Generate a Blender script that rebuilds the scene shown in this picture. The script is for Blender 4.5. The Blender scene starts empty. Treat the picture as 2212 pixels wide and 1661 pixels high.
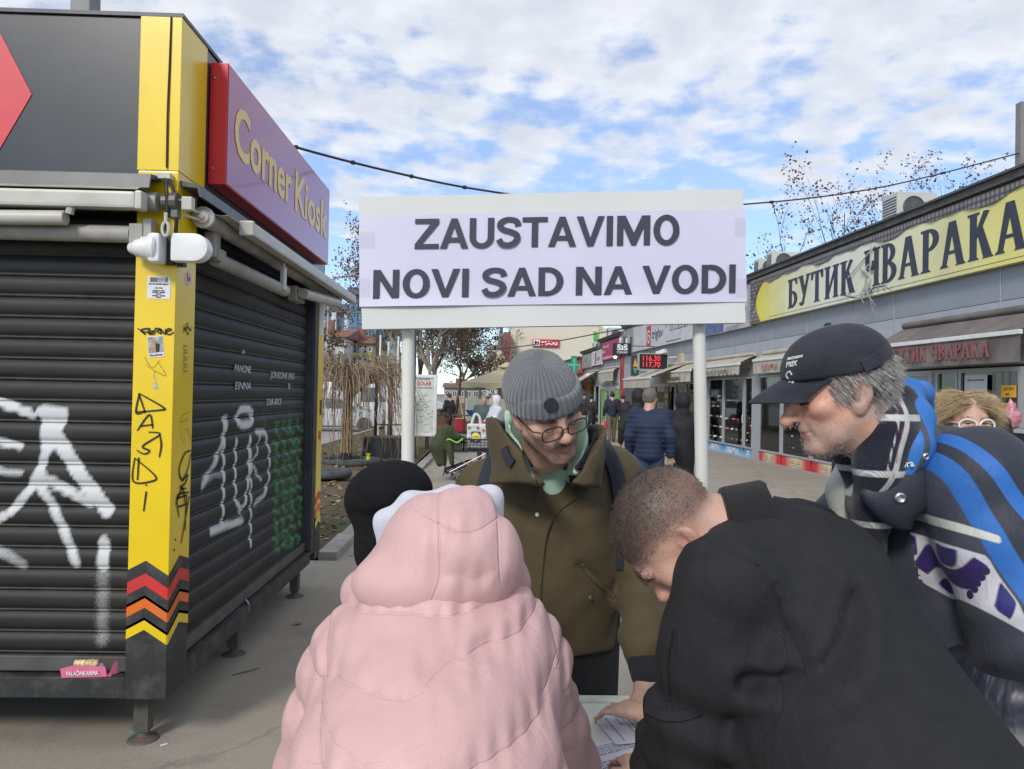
import bpy,bmesh,math,random
import numpy as np
from mathutils import Vector,Matrix
SC = bpy.context.scene
COL = SC.collection
F_D,CX_D,CY_D,CAM_H = 1663.0,1106.0,830.5,1.6
def _camrot(vx=1060.0,vy=850.0,roll=0.02):
 y = np.array([(vx-CX_D)/F_D,-(vy-CY_D)/F_D,-1.0]); y/=np.linalg.norm(y)
 z = np.array([roll,1.0,0.0]); z-=y*(z@y); z/=np.linalg.norm(z)
 return np.stack([np.cross(y,z),y,z])
RCAM = _camrot()
cam_data = bpy.data.cameras.new('camera'); cam = bpy.data.objects.new('camera',cam_data); COL.objects.link(cam)
cam_data.sensor_width = 36.0; cam_data.lens = 36.0*F_D/2212.0
cam_data.clip_start = 0.05; cam_data.clip_end = 3000.0
M4 = Matrix.Identity(4)
for i in range(3):
 for j in range(3): M4[i][j] = float(RCAM[i][j])
cam.matrix_world = Matrix.Translation((0,0,CAM_H))@M4
SC.camera = cam
SC.view_settings.view_transform = 'Standard'; SC.view_settings.look = 'None'
SC.view_settings.gamma = 1.0; SC.view_settings.use_curve_mapping = False
SC.view_settings.exposure = 0.26
SC.cycles.use_denoising = True
SC.cycles.max_bounces = 6; SC.cycles.diffuse_bounces = 3; SC.cycles.glossy_bounces = 3
SC.cycles.transmission_bounces = 4; SC.cycles.transparent_max_bounces = 12
SC.cycles.caustics_reflective = False; SC.cycles.caustics_refractive = False
SUN_EL,SUN_AZ = math.radians(34),math.radians(205)
world = bpy.data.worlds.new('World'); SC.world = world; world.use_nodes = True
def build_world():
 nt = world.node_tree; N = nt.nodes; L = nt.links; N.clear()
 out = N.new('ShaderNodeOutputWorld'); bg = N.new('ShaderNodeBackground'); L.new(bg.outputs[0],out.inputs[0])
 bg.inputs[1].default_value = 0.14
 sky = N.new('ShaderNodeTexSky'); sky.sky_type = 'NISHITA'; sky.sun_disc = False
 sky.sun_elevation = SUN_EL; sky.sun_rotation = SUN_AZ; sky.air_density = 1.0; sky.dust_density = 0.0; sky.ozone_density = 4.0
 tc = N.new('ShaderNodeTexCoord'); sep = N.new('ShaderNodeSeparateXYZ'); L.new(tc.outputs['Generated'],sep.inputs[0])
 def m(op,a,b=None,c=None):
  n = N.new('ShaderNodeMath'); n.operation = op
  for i,v in enumerate((a,b,c)):
   if v is None: continue
   if isinstance(v,(int,float)): n.inputs[i].default_value = v
   else : L.new(v,n.inputs[i])
  return n.outputs[0]
 z = m('MAXIMUM',sep.outputs[2],0.0)
 zz = m('ADD',z,0.17)
 u = m('DIVIDE',sep.outputs[0],zz); v = m('DIVIDE',sep.outputs[1],zz)
 cb = N.new('ShaderNodeCombineXYZ'); L.new(u,cb.inputs[0]); L.new(v,cb.inputs[1])
 def noise(scale,detail,rough,off,dist=0.0,yscale=1.0):
  mp = N.new('ShaderNodeMapping'); mp.inputs['Location'].default_value = off; mp.inputs['Scale'].default_value =(1,yscale,1)
  L.new(cb.outputs[0],mp.inputs[0])
  n = N.new('ShaderNodeTexNoise'); n.inputs['Scale'].default_value = scale; n.inputs['Detail'].default_value = detail
  n.inputs['Roughness'].default_value = rough; n.inputs['Distortion'].default_value = dist
  L.new(mp.outputs[0],n.inputs[0]); return n.outputs[0]
 def rng(x,a,b,c=0.0,d=1.0,smooth=True):
  n = N.new('ShaderNodeMapRange'); n.interpolation_type = 'SMOOTHSTEP' if smooth else 'LINEAR'
  for i,val in zip((1,2,3,4),(a,b,c,d)): n.inputs[i].default_value = val
  L.new(x,n.inputs[0]); return n.outputs[0]
 big = noise(0.8,3,0.5,(3.1,7.7,0))
 mid = noise(6.4,5,0.52,(1.3,2.2,4),0.12)
 fine = noise(13.0,6,0.58,(8.3,1.2,1))
 cover = rng(sep.outputs[2],0.08,0.46,-0.08,0.26,False)
 dens = m('ADD',m('ADD',m('MULTIPLY',mid,0.95),m('MULTIPLY',fine,0.20)),m('ADD',m('MULTIPLY',big,0.50),cover))
 alpha = rng(dens,0.83,1.08)
 hz = rng(sep.outputs[2],0.02,0.10)
 alpha = m('MULTIPLY',m('ADD',m('MULTIPLY',alpha,0.74),0.21),hz)
 shade = rng(m('ADD',m('MULTIPLY',noise(6.4,4,0.5,(1.345,2.27,4),0.1),0.8),m('MULTIPLY',dens,0.45)),0.62,1.12)
 mixc = N.new('ShaderNodeMix'); mixc.data_type = 'RGBA'
 mixc.inputs[6].default_value =(5.8,5.95,6.25,1); mixc.inputs[7].default_value =(4.2,4.45,4.95,1)
 L.new(shade,mixc.inputs[0])
 hs = N.new('ShaderNodeMix'); hs.data_type = 'RGBA'; hs.blend_type = 'MULTIPLY'; hs.inputs[0].default_value = 1.0
 L.new(sky.outputs[0],hs.inputs[6]); hs.inputs[7].default_value =(0.92,0.99,1.10,1)
 mx = N.new('ShaderNodeMix'); mx.data_type = 'RGBA'
 L.new(alpha,mx.inputs[0]); L.new(hs.outputs[2],mx.inputs[6]); L.new(mixc.outputs[2],mx.inputs[7])
 L.new(mx.outputs[2],bg.inputs[0])
build_world()
sun_data = bpy.data.lights.new('sun','SUN'); sun = bpy.data.objects.new('sun',sun_data); COL.objects.link(sun)
sun_data.energy = 2.0; sun_data.angle = math.radians(12); sun_data.color =(1.0,0.95,0.88)
_sd = Vector((math.sin(SUN_AZ)*math.cos(SUN_EL),math.cos(SUN_AZ)*math.cos(SUN_EL),math.sin(SUN_EL)))
sun.rotation_euler = _sd.to_track_quat('Z','Y').to_euler(); sun.location =(0,-5,12)
def _ray(xd,yd): return RCAM@np.array([(xd-CX_D)/F_D,-(yd-CY_D)/F_D,-1.0])
def at(xd,yd,Y):
 r = _ray(xd,yd); return np.array([0,0,CAM_H])+r*(Y/r[1])
def ground(xd,yd,z=0.0):
 r = _ray(xd,yd); return np.array([0,0,CAM_H])+r*((z-CAM_H)/r[2])
def lerp(a,b,t): return a+(b-a)*t
def V3(*a): return np.array(a,float)
MATS ={}
def node_mat(name):
 m = bpy.data.materials.new(name); m.use_nodes = True; nt = m.node_tree
 return m,nt.nodes,nt.links,nt.nodes['Principled BSDF']
def mat(name,col=(0.5,0.5,0.5),rough=0.6,metal=0.0,var=0.12,scale=8.0,bump=0.0,bscale=60.0,alpha=1.0,emit=None,estr=0.0,dirt=None,dscale=3.0,damt=0.5,sheen=0.0,spec=0.5,coat=0.0,wave=None,trans=0.0,sss=0.0):

 if name in MATS: return MATS[name]
 m,N,L,P = node_mat(name); MATS[name] = m
 P.inputs['Roughness'].default_value = rough; P.inputs['Metallic'].default_value = metal
 P.inputs['Specular IOR Level'].default_value = spec; P.inputs['Coat Weight'].default_value = coat
 P.inputs['Coat Roughness'].default_value = 0.15
 P.inputs['Sheen Weight'].default_value = sheen; P.inputs['Alpha'].default_value = alpha
 if trans: P.inputs['Transmission Weight'].default_value = trans
 if sss:
  P.inputs['Subsurface Weight'].default_value = sss; P.inputs['Subsurface Radius'].default_value =(0.012,0.005,0.003)
  P.inputs['Subsurface Scale'].default_value = 1.0
 tc = N.new('ShaderNodeTexCoord')
 if var>0:
  n = N.new('ShaderNodeTexNoise'); n.inputs['Scale'].default_value = scale; n.inputs['Detail'].default_value = 5
  L.new(tc.outputs['Object'],n.inputs[0])
  r = N.new('ShaderNodeMapRange'); r.inputs[1].default_value = 0.3; r.inputs[2].default_value = 0.7
  r.inputs[3].default_value = 1-var; r.inputs[4].default_value = 1+var; L.new(n.outputs[0],r.inputs[0])
  mx = N.new('ShaderNodeMix'); mx.data_type = 'RGBA'; mx.blend_type = 'MULTIPLY'; mx.inputs[0].default_value = 1
  mx.inputs[6].default_value =(*col,1); L.new(r.outputs[0],mx.inputs[7]); c = mx.outputs[2]
 else :
  rg = N.new('ShaderNodeRGB'); rg.outputs[0].default_value =(*col,1); c = rg.outputs[0]
 if dirt is not None:
  n = N.new('ShaderNodeTexNoise'); n.inputs['Scale'].default_value = dscale; n.inputs['Detail'].default_value = 8
  n.inputs['Roughness'].default_value = 0.65; L.new(tc.outputs['Object'],n.inputs[0])
  r = N.new('ShaderNodeMapRange'); r.inputs[1].default_value = 0.48; r.inputs[2].default_value = 0.72
  r.inputs[3].default_value = 0; r.inputs[4].default_value = damt; L.new(n.outputs[0],r.inputs[0])
  mx = N.new('ShaderNodeMix'); mx.data_type = 'RGBA'; L.new(r.outputs[0],mx.inputs[0])
  L.new(c,mx.inputs[6]); mx.inputs[7].default_value =(*dirt,1); c = mx.outputs[2]
 L.new(c,P.inputs['Base Color'])
 if emit is not None:
  P.inputs['Emission Color'].default_value =(*emit,1); P.inputs['Emission Strength'].default_value = estr
 if bump>0 or wave:
  b = N.new('ShaderNodeBump'); b.inputs['Strength'].default_value = min(1.0,bump if bump>0 else wave[1]); b.inputs['Distance'].default_value = 0.004
  if wave:
   w = N.new('ShaderNodeTexWave'); w.bands_direction = wave[2]; w.inputs['Scale'].default_value = wave[0]
   L.new(tc.outputs['Object'],w.inputs[0]); L.new(w.outputs[1],b.inputs['Height'])
   b.inputs['Strength'].default_value = wave[1]
  else :
   n = N.new('ShaderNodeTexNoise'); n.inputs['Scale'].default_value = bscale; n.inputs['Detail'].default_value = 6
   L.new(tc.outputs['Object'],n.inputs[0]); L.new(n.outputs[0],b.inputs['Height'])
  L.new(b.outputs[0],P.inputs['Normal'])
 return m
def glass_mat(name,tint=(0.75,0.8,0.8),alpha=0.35,rough=0.03):

 if name in MATS: return MATS[name]
 m,N,L,P = node_mat(name); MATS[name] = m
 tr = N.new('ShaderNodeBsdfTransparent'); tr.inputs[0].default_value =(*tint,1)
 gl = N.new('ShaderNodeBsdfGlossy'); gl.inputs['Roughness'].default_value = rough; gl.inputs[0].default_value =(0.9,0.93,0.95,1)
 fr = N.new('ShaderNodeFresnel'); fr.inputs[0].default_value = 1.5
 ad = N.new('ShaderNodeMath'); ad.operation = 'ADD'; ad.use_clamp = True; L.new(fr.outputs[0],ad.inputs[0]); ad.inputs[1].default_value = alpha
 ms = N.new('ShaderNodeMixShader'); L.new(ad.outputs[0],ms.inputs[0]); L.new(tr.outputs[0],ms.inputs[1]); L.new(gl.outputs[0],ms.inputs[2])
 L.new(ms.outputs[0],N['Material Output'].inputs[0])
 return m
def tag(o,label=None,cat=None,group=None,kind=None):
 if label: o['label'] = label
 if cat: o['category'] = cat
 if group: o['group'] = group
 if kind: o['kind'] = kind
 return o
def thing(name,label,cat,loc=(0,0,0),rz=0.0,group=None):
 o = bpy.data.objects.new(name,None); COL.objects.link(o); o.empty_display_size = 0.1
 o.location = loc; o.rotation_euler =(0,0,rz)
 return tag(o,label,cat,group)
def link(name,me,material=None,parent=None,smooth=False):
 o = bpy.data.objects.new(name,me); COL.objects.link(o)
 if material is not None:
  ms = material if isinstance(material,(list,tuple)) else [material]
  if len(me.materials)==0:
   for x in ms: me.materials.append(x)
 if smooth: me.polygons.foreach_set('use_smooth',np.ones(len(me.polygons),dtype=bool))
 if parent is not None: o.parent = parent
 return o
def copy_tree(o,parent=None):
 c = o.copy(); COL.objects.link(c)
 if parent is not None: c.parent = parent
 for ch in list(o.children): copy_tree(ch,c)
 return c
def mesh_np(name,V,Q,mi=None):

 Qs = Q if isinstance(Q,list) else [Q]
 me = bpy.data.meshes.new(name)
 me.vertices.add(len(V)); me.vertices.foreach_set('co',np.asarray(V,np.float32).ravel())
 tot = np.concatenate([np.full(len(q),q.shape[1],np.int32) for q in Qs]); li = np.concatenate([q.ravel() for q in Qs]).astype(np.int32)
 me.loops.add(len(li)); me.loops.foreach_set('vertex_index',li)
 st = np.zeros(len(tot),np.int32); st[1: ] = np.cumsum(tot)[:-1]
 me.polygons.add(len(tot)); me.polygons.foreach_set('loop_start',st)
 if mi is not None: me.polygons.foreach_set('material_index',np.asarray(mi,np.int32))
 me.update(calc_edges=True); me.validate()
 return me
class MB:

 def __init__(s): s.v =[]; s.f =[]; s.m =[]
 def add(s,vs,fs,mi=0):
  n = len(s.v); s.v+=[tuple(map(float,p)) for p in vs]; s.f+=[tuple(i+n for i in f) for f in fs]; s.m+=[mi]*len(fs); return s
 def box(s,lo,hi,mi=0,xf=None):
  x0,y0,z0 = lo; x1,y1,z1 = hi
  vs =[(x0,y0,z0),(x1,y0,z0),(x1,y1,z0),(x0,y1,z0),(x0,y0,z1),(x1,y0,z1),(x1,y1,z1),(x0,y1,z1)]
  if xf is not None: vs =[xf(np.array(p)) for p in vs]
  return s.add(vs,[(0,3,2,1),(4,5,6,7),(0,1,5,4),(1,2,6,5),(2,3,7,6),(3,0,4,7)],mi)
 def obox(s,c,h,R=None,mi=0):
  c = np.array(c,float); R = np.eye(3) if R is None else R
  return s.box(-np.array(h,float),np.array(h,float),mi,lambda p:c+R@p)
 def bar(s,a,b,w,h,mi=0,up=(0,0,1)):
  a = np.array(a,float); b = np.array(b,float); d = b-a; L = np.linalg.norm(d); d/=L
  u = np.array(up,float); x = np.cross(d,u)
  if np.linalg.norm(x)<1e-4: x = np.cross(d,(1,0,0))
  x/=np.linalg.norm(x); z = np.cross(x,d)
  return s.obox((a+b)/2,(w/2,L/2,h/2),np.stack([x,d,z],1),mi)
 def tube(s,pts,r,n=8,mi=0,cap=True,closed=False):
  pts =[np.array(p,float) for p in pts]; k = len(pts); rs = list(r) if hasattr(r,'__len__') else [r]*k
  vs =[]; ref = None
  for i in range(k):
   a = pts[(i-1)%k] if (closed or i>0) else pts[i]; b = pts[(i+1)%k] if (closed or i<k-1) else pts[i]
   t = b-a; t/=(np.linalg.norm(t)+1e-9)
   if ref is None:
    ref = np.array([0,0,1.0]) if abs(t[2])<0.9 else np.array([1.0,0,0])
   x = np.cross(ref,t); x/=(np.linalg.norm(x)+1e-9); y = np.cross(t,x); ref = y
   for j in range(n):
    an = 2*math.pi*j/n; vs.append(pts[i]+rs[i]*(math.cos(an)*x+math.sin(an)*y))
  fs =[]
  for i in range(k if closed else k-1):
   i2 =(i+1)%k
   for j in range(n): fs.append((i*n+j,i*n+(j+1)%n,i2*n+(j+1)%n,i2*n+j))
  if cap and not closed:
   fs.append(tuple(reversed(range(n)))); fs.append(tuple((k-1)*n+j for j in range(n)))
  return s.add(vs,fs,mi)
 def lathe(s,prof,n=16,c=(0,0,0),R=None,mi=0):

  c = np.array(c,float); R = np.eye(3) if R is None else R; vs =[]; fs =[]
  for (r,z) in prof:
   for j in range(n):
    a = 2*math.pi*j/n; vs.append(c+R@np.array([r*math.cos(a),r*math.sin(a),z]))
  for i in range(len(prof)-1):
   for j in range(n): fs.append((i*n+j,i*n+(j+1)%n,(i+1)*n+(j+1)%n,(i+1)*n+j))
  if prof[0][0]>1e-6: fs.append(tuple(reversed(range(n))))
  if prof[-1][0]>1e-6: fs.append(tuple((len(prof)-1)*n+j for j in range(n)))
  return s.add(vs,fs,mi)
 def prism(s,poly,z0,z1,xf=None,mi=0):

  n = len(poly); vs =[(x,y,z0) for x,y in poly]+[(x,y,z1) for x,y in poly]
  if xf is not None: vs =[xf(np.array(p,float)) for p in vs]
  fs =[tuple(reversed(range(n))),tuple(range(n,2*n))]+[(i,(i+1)%n,n+(i+1)%n,n+i) for i in range(n)]
  return s.add(vs,fs,mi)
 def grid(s,nu,nv,fn,mi=0):
  vs =[fn(i/nu,j/nv) for i in range(nu+1) for j in range(nv+1)]
  fs =[(i*(nv+1)+j,(i+1)*(nv+1)+j,(i+1)*(nv+1)+j+1,i*(nv+1)+j+1) for i in range(nu) for j in range(nv)]
  return s.add(vs,fs,mi)
 def mesh(s,name='mesh'):
  me = bpy.data.meshes.new(name); me.from_pydata(s.v,[],s.f)
  if any(s.m): me.polygons.foreach_set('material_index',s.m)
  me.update(); return me
 def build(s,name,material,parent=None,smooth=False,bevel=0.0):
  me = s.mesh(name)
  if bevel>0:
   bm = bmesh.new(); bm.from_mesh(me); bmesh.ops.recalc_face_normals(bm,faces=bm.faces)
   es =[e for e in bm.edges if len(e.link_faces)==2 and e.calc_face_angle(0)>0.5]
   bmesh.ops.bevel(bm,geom=es,offset=bevel,segments=2,affect='EDGES',profile=0.7,clamp_overlap=True); bm.to_mesh(me); bm.free()
  else :
   bm = bmesh.new(); bm.from_mesh(me); bmesh.ops.recalc_face_normals(bm,faces=bm.faces); bm.to_mesh(me); bm.free()
  o = link(name,me,material,parent,False)
  if smooth:
   me.polygons.foreach_set('use_smooth',np.ones(len(me.polygons),dtype=bool))
   try: me.set_sharp_from_angle(angle=math.radians(40))
   except Exception: pass
  return o
def rotz(a): c,s_ = math.cos(a),math.sin(a); return np.array([[c,-s_,0],[s_,c,0],[0,0,1.0]])
def rotx(a): c,s_ = math.cos(a),math.sin(a); return np.array([[1.0,0,0],[0,c,-s_],[0,s_,c]])
def roty(a): c,s_ = math.cos(a),math.sin(a); return np.array([[c,0,s_],[0,1.0,0],[-s_,0,c]])
def solidify_sheet(nu,nv,fn,th):

 P = np.array([[fn(i/nu,j/nv) for j in range(nv+1)] for i in range(nu+1)],float)
 gu = np.gradient(P,axis=0); gv = np.gradient(P,axis=1); nrm = np.cross(gu,gv); nrm/=(np.linalg.norm(nrm,axis=2,keepdims=True)+1e-9)
 Q = P-nrm*th; mb = MB(); n =(nu+1)*(nv+1); vs = list(P.reshape(-1,3))+list(Q.reshape(-1,3)); fs =[]
 I = lambda i,j: i*(nv+1)+j
 for i in range(nu):
  for j in range(nv):
   fs.append((I(i,j),I(i+1,j),I(i+1,j+1),I(i,j+1))); fs.append((n+I(i,j),n+I(i,j+1),n+I(i+1,j+1),n+I(i+1,j)))
 for i in range(nu):
  fs.append((I(i,0),n+I(i,0),n+I(i+1,0),I(i+1,0))); fs.append((I(i,nv),I(i+1,nv),n+I(i+1,nv),n+I(i,nv)))
 for j in range(nv):
  fs.append((I(0,j),I(0,j+1),n+I(0,j+1),n+I(0,j))); fs.append((I(nu,j),n+I(nu,j),n+I(nu,j+1),I(nu,j+1)))
 return mb.add(vs,fs)
TXT ={}
def text_me(s,size=1.0,bold=0.0,ext=0.002,xs=1.0,shear=0.0,spacing=1.0):

 key =(s,size,bold,ext,xs,shear,spacing)
 if key in TXT: return TXT[key]
 cu = bpy.data.curves.new('lettering','FONT'); cu.body = s; cu.size = size; cu.offset = bold*size; cu.extrude = ext/2
 cu.shear = shear; cu.space_character = spacing; cu.resolution_u = 3
 o = bpy.data.objects.new('tmp_text',cu); COL.objects.link(o)
 dg = bpy.context.evaluated_depsgraph_get(); me = bpy.data.meshes.new_from_object(o.evaluated_get(dg))
 bpy.data.objects.remove(o); bpy.data.curves.remove(cu)
 n = len(me.vertices); co = np.zeros(n*3,np.float32); me.vertices.foreach_get('co',co); co = co.reshape(-1,3)
 x0 = co[:,0].min() if n else 0; w =(co[:,0].max()-x0)*xs if n else 0
 out = np.stack([(co[:,0]-x0)*xs,-co[:,2],co[:,1]],1)
 me.vertices.foreach_set('co',out.ravel()); me.update(); me.materials.clear()
 TXT[key] =(me,w); return me,w
def letters(name,s,p,xdir,up,size,material,parent=None,align='C',fit=None,**kw):

 me,w = text_me(s,size,**kw)
 x = np.array(xdir,float); x/=np.linalg.norm(x); u = np.array(up,float); u/=np.linalg.norm(u); n = np.cross(x,u)
 sx = 1.0 if fit is None else fit/max(w,1e-6)
 o = bpy.data.objects.new(name,me.copy()); COL.objects.link(o); o.data.materials.append(material)
 off = -w*sx/2 if align=='C' else (0 if align=='L' else -w*sx)
 p = np.array(p,float)+x*off
 o.matrix_basis = Matrix(((x[0]*sx,-n[0],u[0],p[0]),(x[1]*sx,-n[1],u[1],p[1]),(x[2]*sx,-n[2],u[2],p[2]),(0,0,0,1)))
 if parent is not None:
  o.parent = parent
 return o
def smin(a,b,k):
 h = np.clip(0.5+0.5*(b-a)/k,0,1); return b*(1-h)+a*h-k*h*(1-h)
def smax(a,b,k): return -smin(-a,-b,k)
def rc(a,b,ra,rb):
 a = np.array(a,np.float32); b = np.array(b,np.float32); ba = b-a; l2 = float(ba@ba)+1e-12
 def f(P):
  pa = P-a; t = np.clip(pa@ba/l2,0,1); return np.linalg.norm(pa-t[:,None]*ba,axis=1)-(ra+(rb-ra)*t)
 return f
def ell(c,r,R=None):
 c = np.array(c,np.float32); r = np.array(r,np.float32); Rm = None if R is None else np.array(R,np.float32)
 def f(P):
  p = P-c
  if Rm is not None: p = p@Rm
  k0 = np.linalg.norm(p/r,axis=1); k1 = np.linalg.norm(p/(r*r),axis=1)+1e-9; return k0*(k0-1)/k1
 return f
def rbox(c,h,rad,R=None):
 c = np.array(c,np.float32); h = np.array(h,np.float32); Rm = None if R is None else np.array(R,np.float32)
 def f(P):
  p = P-c
  if Rm is not None: p = p@Rm
  q = np.abs(p)-(h-rad); return np.linalg.norm(np.maximum(q,0),axis=1)+np.minimum(q.max(axis=1),0)-rad
 return f
def chain(pts,rs,k=0.02,flat=None):

 fs =[rc(pts[i],pts[i+1],rs[i],rs[i+1]) for i in range(len(pts)-1)]
 def f(P):
  d = fs[0](P)
  for g in fs[1: ]: d = smin(d,g(P),k)
  return d
 return f
def union(*fs,k=0.02):
 def f(P):
  d = fs[0](P)
  for g in fs[1: ]: d = smin(d,g(P),k)
  return d
 return f
def minus(a,b,k=0.01): return lambda P: smax(a(P),-b(P),k)
def inter(a,b,k=0.01): return lambda P: smax(a(P),b(P),k)
def inflate(a,r): return lambda P: a(P)-r
def shell(a,t): return lambda P: np.abs(a(P))-t
def plane(n,p):
 n = np.array(n,np.float32); n/=np.linalg.norm(n); c = float(n@np.array(p,np.float32)); return lambda P: P@n-c
def sines(seed,freq,n=7,stretch=(1,1,1),oct2=0.5):

 rg = np.random.RandomState(seed); D = rg.normal(size=(n,3)); D/=np.linalg.norm(D,axis=1)[:,None]
 D =(D*np.array(stretch)*freq*(0.6+0.8*rg.rand(n))[:,None]).astype(np.float32); ph = rg.rand(n).astype(np.float32)*6.28
 D2 = rg.normal(size=(3,3)).astype(np.float32)*freq*0.35
 def f(P):
  W = P+0.35/freq*np.sin(P@D2.T)
  return (np.sin(W@D.T*6.28+ph)).sum(axis=1)/math.sqrt(n)*0.7
 return f
def axis(lo,hi,h,dense=()):
 xs =[lo]
 while xs[-1]<hi:
  st = h
  for (a,b,hd) in dense:
   if a-h<=xs[-1]<=b: st = min(st,hd)
  xs.append(xs[-1]+st)
 return np.array(xs,np.float32)
def surf(f,lo,hi,h,dense=None):

 dense = dense or []
 ax =[axis(lo[i],hi[i],h,[(d[0][i],d[1][i],d[2]) for d in dense]) for i in range(3)]
 n =[len(a) for a in ax]; B = 6; nb =[-(-k//B) for k in n]
 cen =[]; ext =[]
 for i in range(3):
  c =[]; e =[]
  for j in range(nb[i]):
   a = ax[i][j*B]; b = ax[i][min(n[i]-1,j*B+B)]; c.append((a+b)/2); e.append((b-a)/2)
  cen.append(np.array(c,np.float32)); ext.append(np.array(e,np.float32))
 C = np.stack(np.meshgrid(*cen,indexing='ij'),-1).reshape(-1,3); E = np.stack(np.meshgrid(*ext,indexing='ij'),-1).reshape(-1,3)
 D = np.concatenate([f(C[i:i+200000]) for i in range(0,len(C),200000)]); act = np.abs(D)<np.linalg.norm(E,axis=1)*1.25+0.012
 Fb = np.where(D>0,1.0,-1.0).astype(np.float32).reshape(nb); Ab = act.reshape(nb)
 rep = lambda A: A.repeat(B,0).repeat(B,1).repeat(B,2)[:n[0],:n[1],:n[2]]
 G = rep(Fb); M = rep(Ab); I = np.nonzero(M)
 P = np.stack([ax[0][I[0]],ax[1][I[1]],ax[2][I[2]]],1).astype(np.float32)
 G[I] = np.concatenate([f(P[i:i+300000]) for i in range(0,len(P),300000)])
 S = G<0
 s8 =[S[a:n[0]-1+a,b:n[1]-1+b,c:n[2]-1+c] for a in (0,1) for b in (0,1) for c in (0,1)]
 cnt = sum(x.astype(np.int8) for x in s8); cell = np.nonzero((cnt>0)&(cnt<8)); m = len(cell[0])
 if m==0: raise RuntimeError('empty surface')
 idx = np.full((n[0]-1,n[1]-1,n[2]-1),-1,np.int32); idx[cell] = np.arange(m)
 acc = np.zeros((m,3),np.float32); ct = np.zeros(m,np.float32)
 corner =[(a,b,c) for a in (0,1) for b in (0,1) for c in (0,1)]
 val ={k:G[cell[0]+k[0],cell[1]+k[1],cell[2]+k[2]] for k in corner}
 for k in corner:
  for d in range(3):
   if k[d]: continue
   k2 = list(k); k2[d] = 1; k2 = tuple(k2); a = val[k]; b = val[k2]; cr =(a<0)!=(b<0)
   t = np.where(cr,a/(a-b+1e-12),0); p = np.zeros((m,3),np.float32)
   for q in range(3):
    base = ax[q][cell[q]+k[q]]
    p[:,q] = base+(t*(ax[q][cell[q]+1]-base) if q==d else 0)
   acc+=p*cr[:,None]; ct+=cr
 V = acc/ct[:,None]; Q =[]
 for d in range(3):
  sl =[slice(0,n[q]) for q in range(3)]; s2 = list(sl); sl[d] = slice(0,n[d]-1); s2[d] = slice(1,n[d])
  A = S[tuple(sl)]; Bq = S[tuple(s2)]; e = np.nonzero(A!=Bq); fl = A[e]
  u,v =[(1,2),(2,0),(0,1)][d]; ok =(e[u]>0)&(e[v]>0)&(e[u]<n[u]-1)&(e[v]<n[v]-1)
  e =[x[ok] for x in e]; fl = fl[ok]
  def at_(du,dv):
   c = list(e); c[u] = c[u]+du; c[v] = c[v]+dv; return idx[c[0],c[1],c[2]]
  q = np.stack([at_(-1,-1),at_(0,-1),at_(0,0),at_(-1,0)],1); q[~fl] = q[~fl][:,::-1]; Q.append(q)
 return V,np.concatenate(Q)
def soft(name,f,lo,hi,h,material,parent=None,dense=None,attrs=None,relax=1):
 V,Q = surf(f,lo,hi,h,dense)
 for _ in range(relax):
  acc = np.zeros_like(V); ct = np.zeros(len(V),np.float32)
  for a,b in ((0,1),(1,2),(2,3),(3,0)):
   np.add.at(acc,Q[:,a],V[Q[:,b]]); np.add.at(ct,Q[:,a],1); np.add.at(acc,Q[:,b],V[Q[:,a]]); np.add.at(ct,Q[:,b],1)
  V = V*0.5+0.5*acc/np.maximum(ct,1)[:,None]
 me = mesh_np(name,V,Q)
 for nm,fn in (attrs or {}).items(): set_attr(me,nm,fn(V))
 return link(name,me,material,parent,True)
def set_attr(me,nm,val):
 val = np.asarray(val,np.float32)
 if val.ndim==1:
  a = me.attributes.new(nm,'FLOAT','POINT'); a.data.foreach_set('value',val)
 else :
  a = me.attributes.new(nm,'FLOAT_COLOR','POINT'); c = np.ones((len(val),4),np.float32); c[:,:3] = val; a.data.foreach_set('color',c.ravel())
def sstep(x,a,b): t = np.clip((x-a)/(b-a),0,1); return t*t*(3-2*t)
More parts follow.
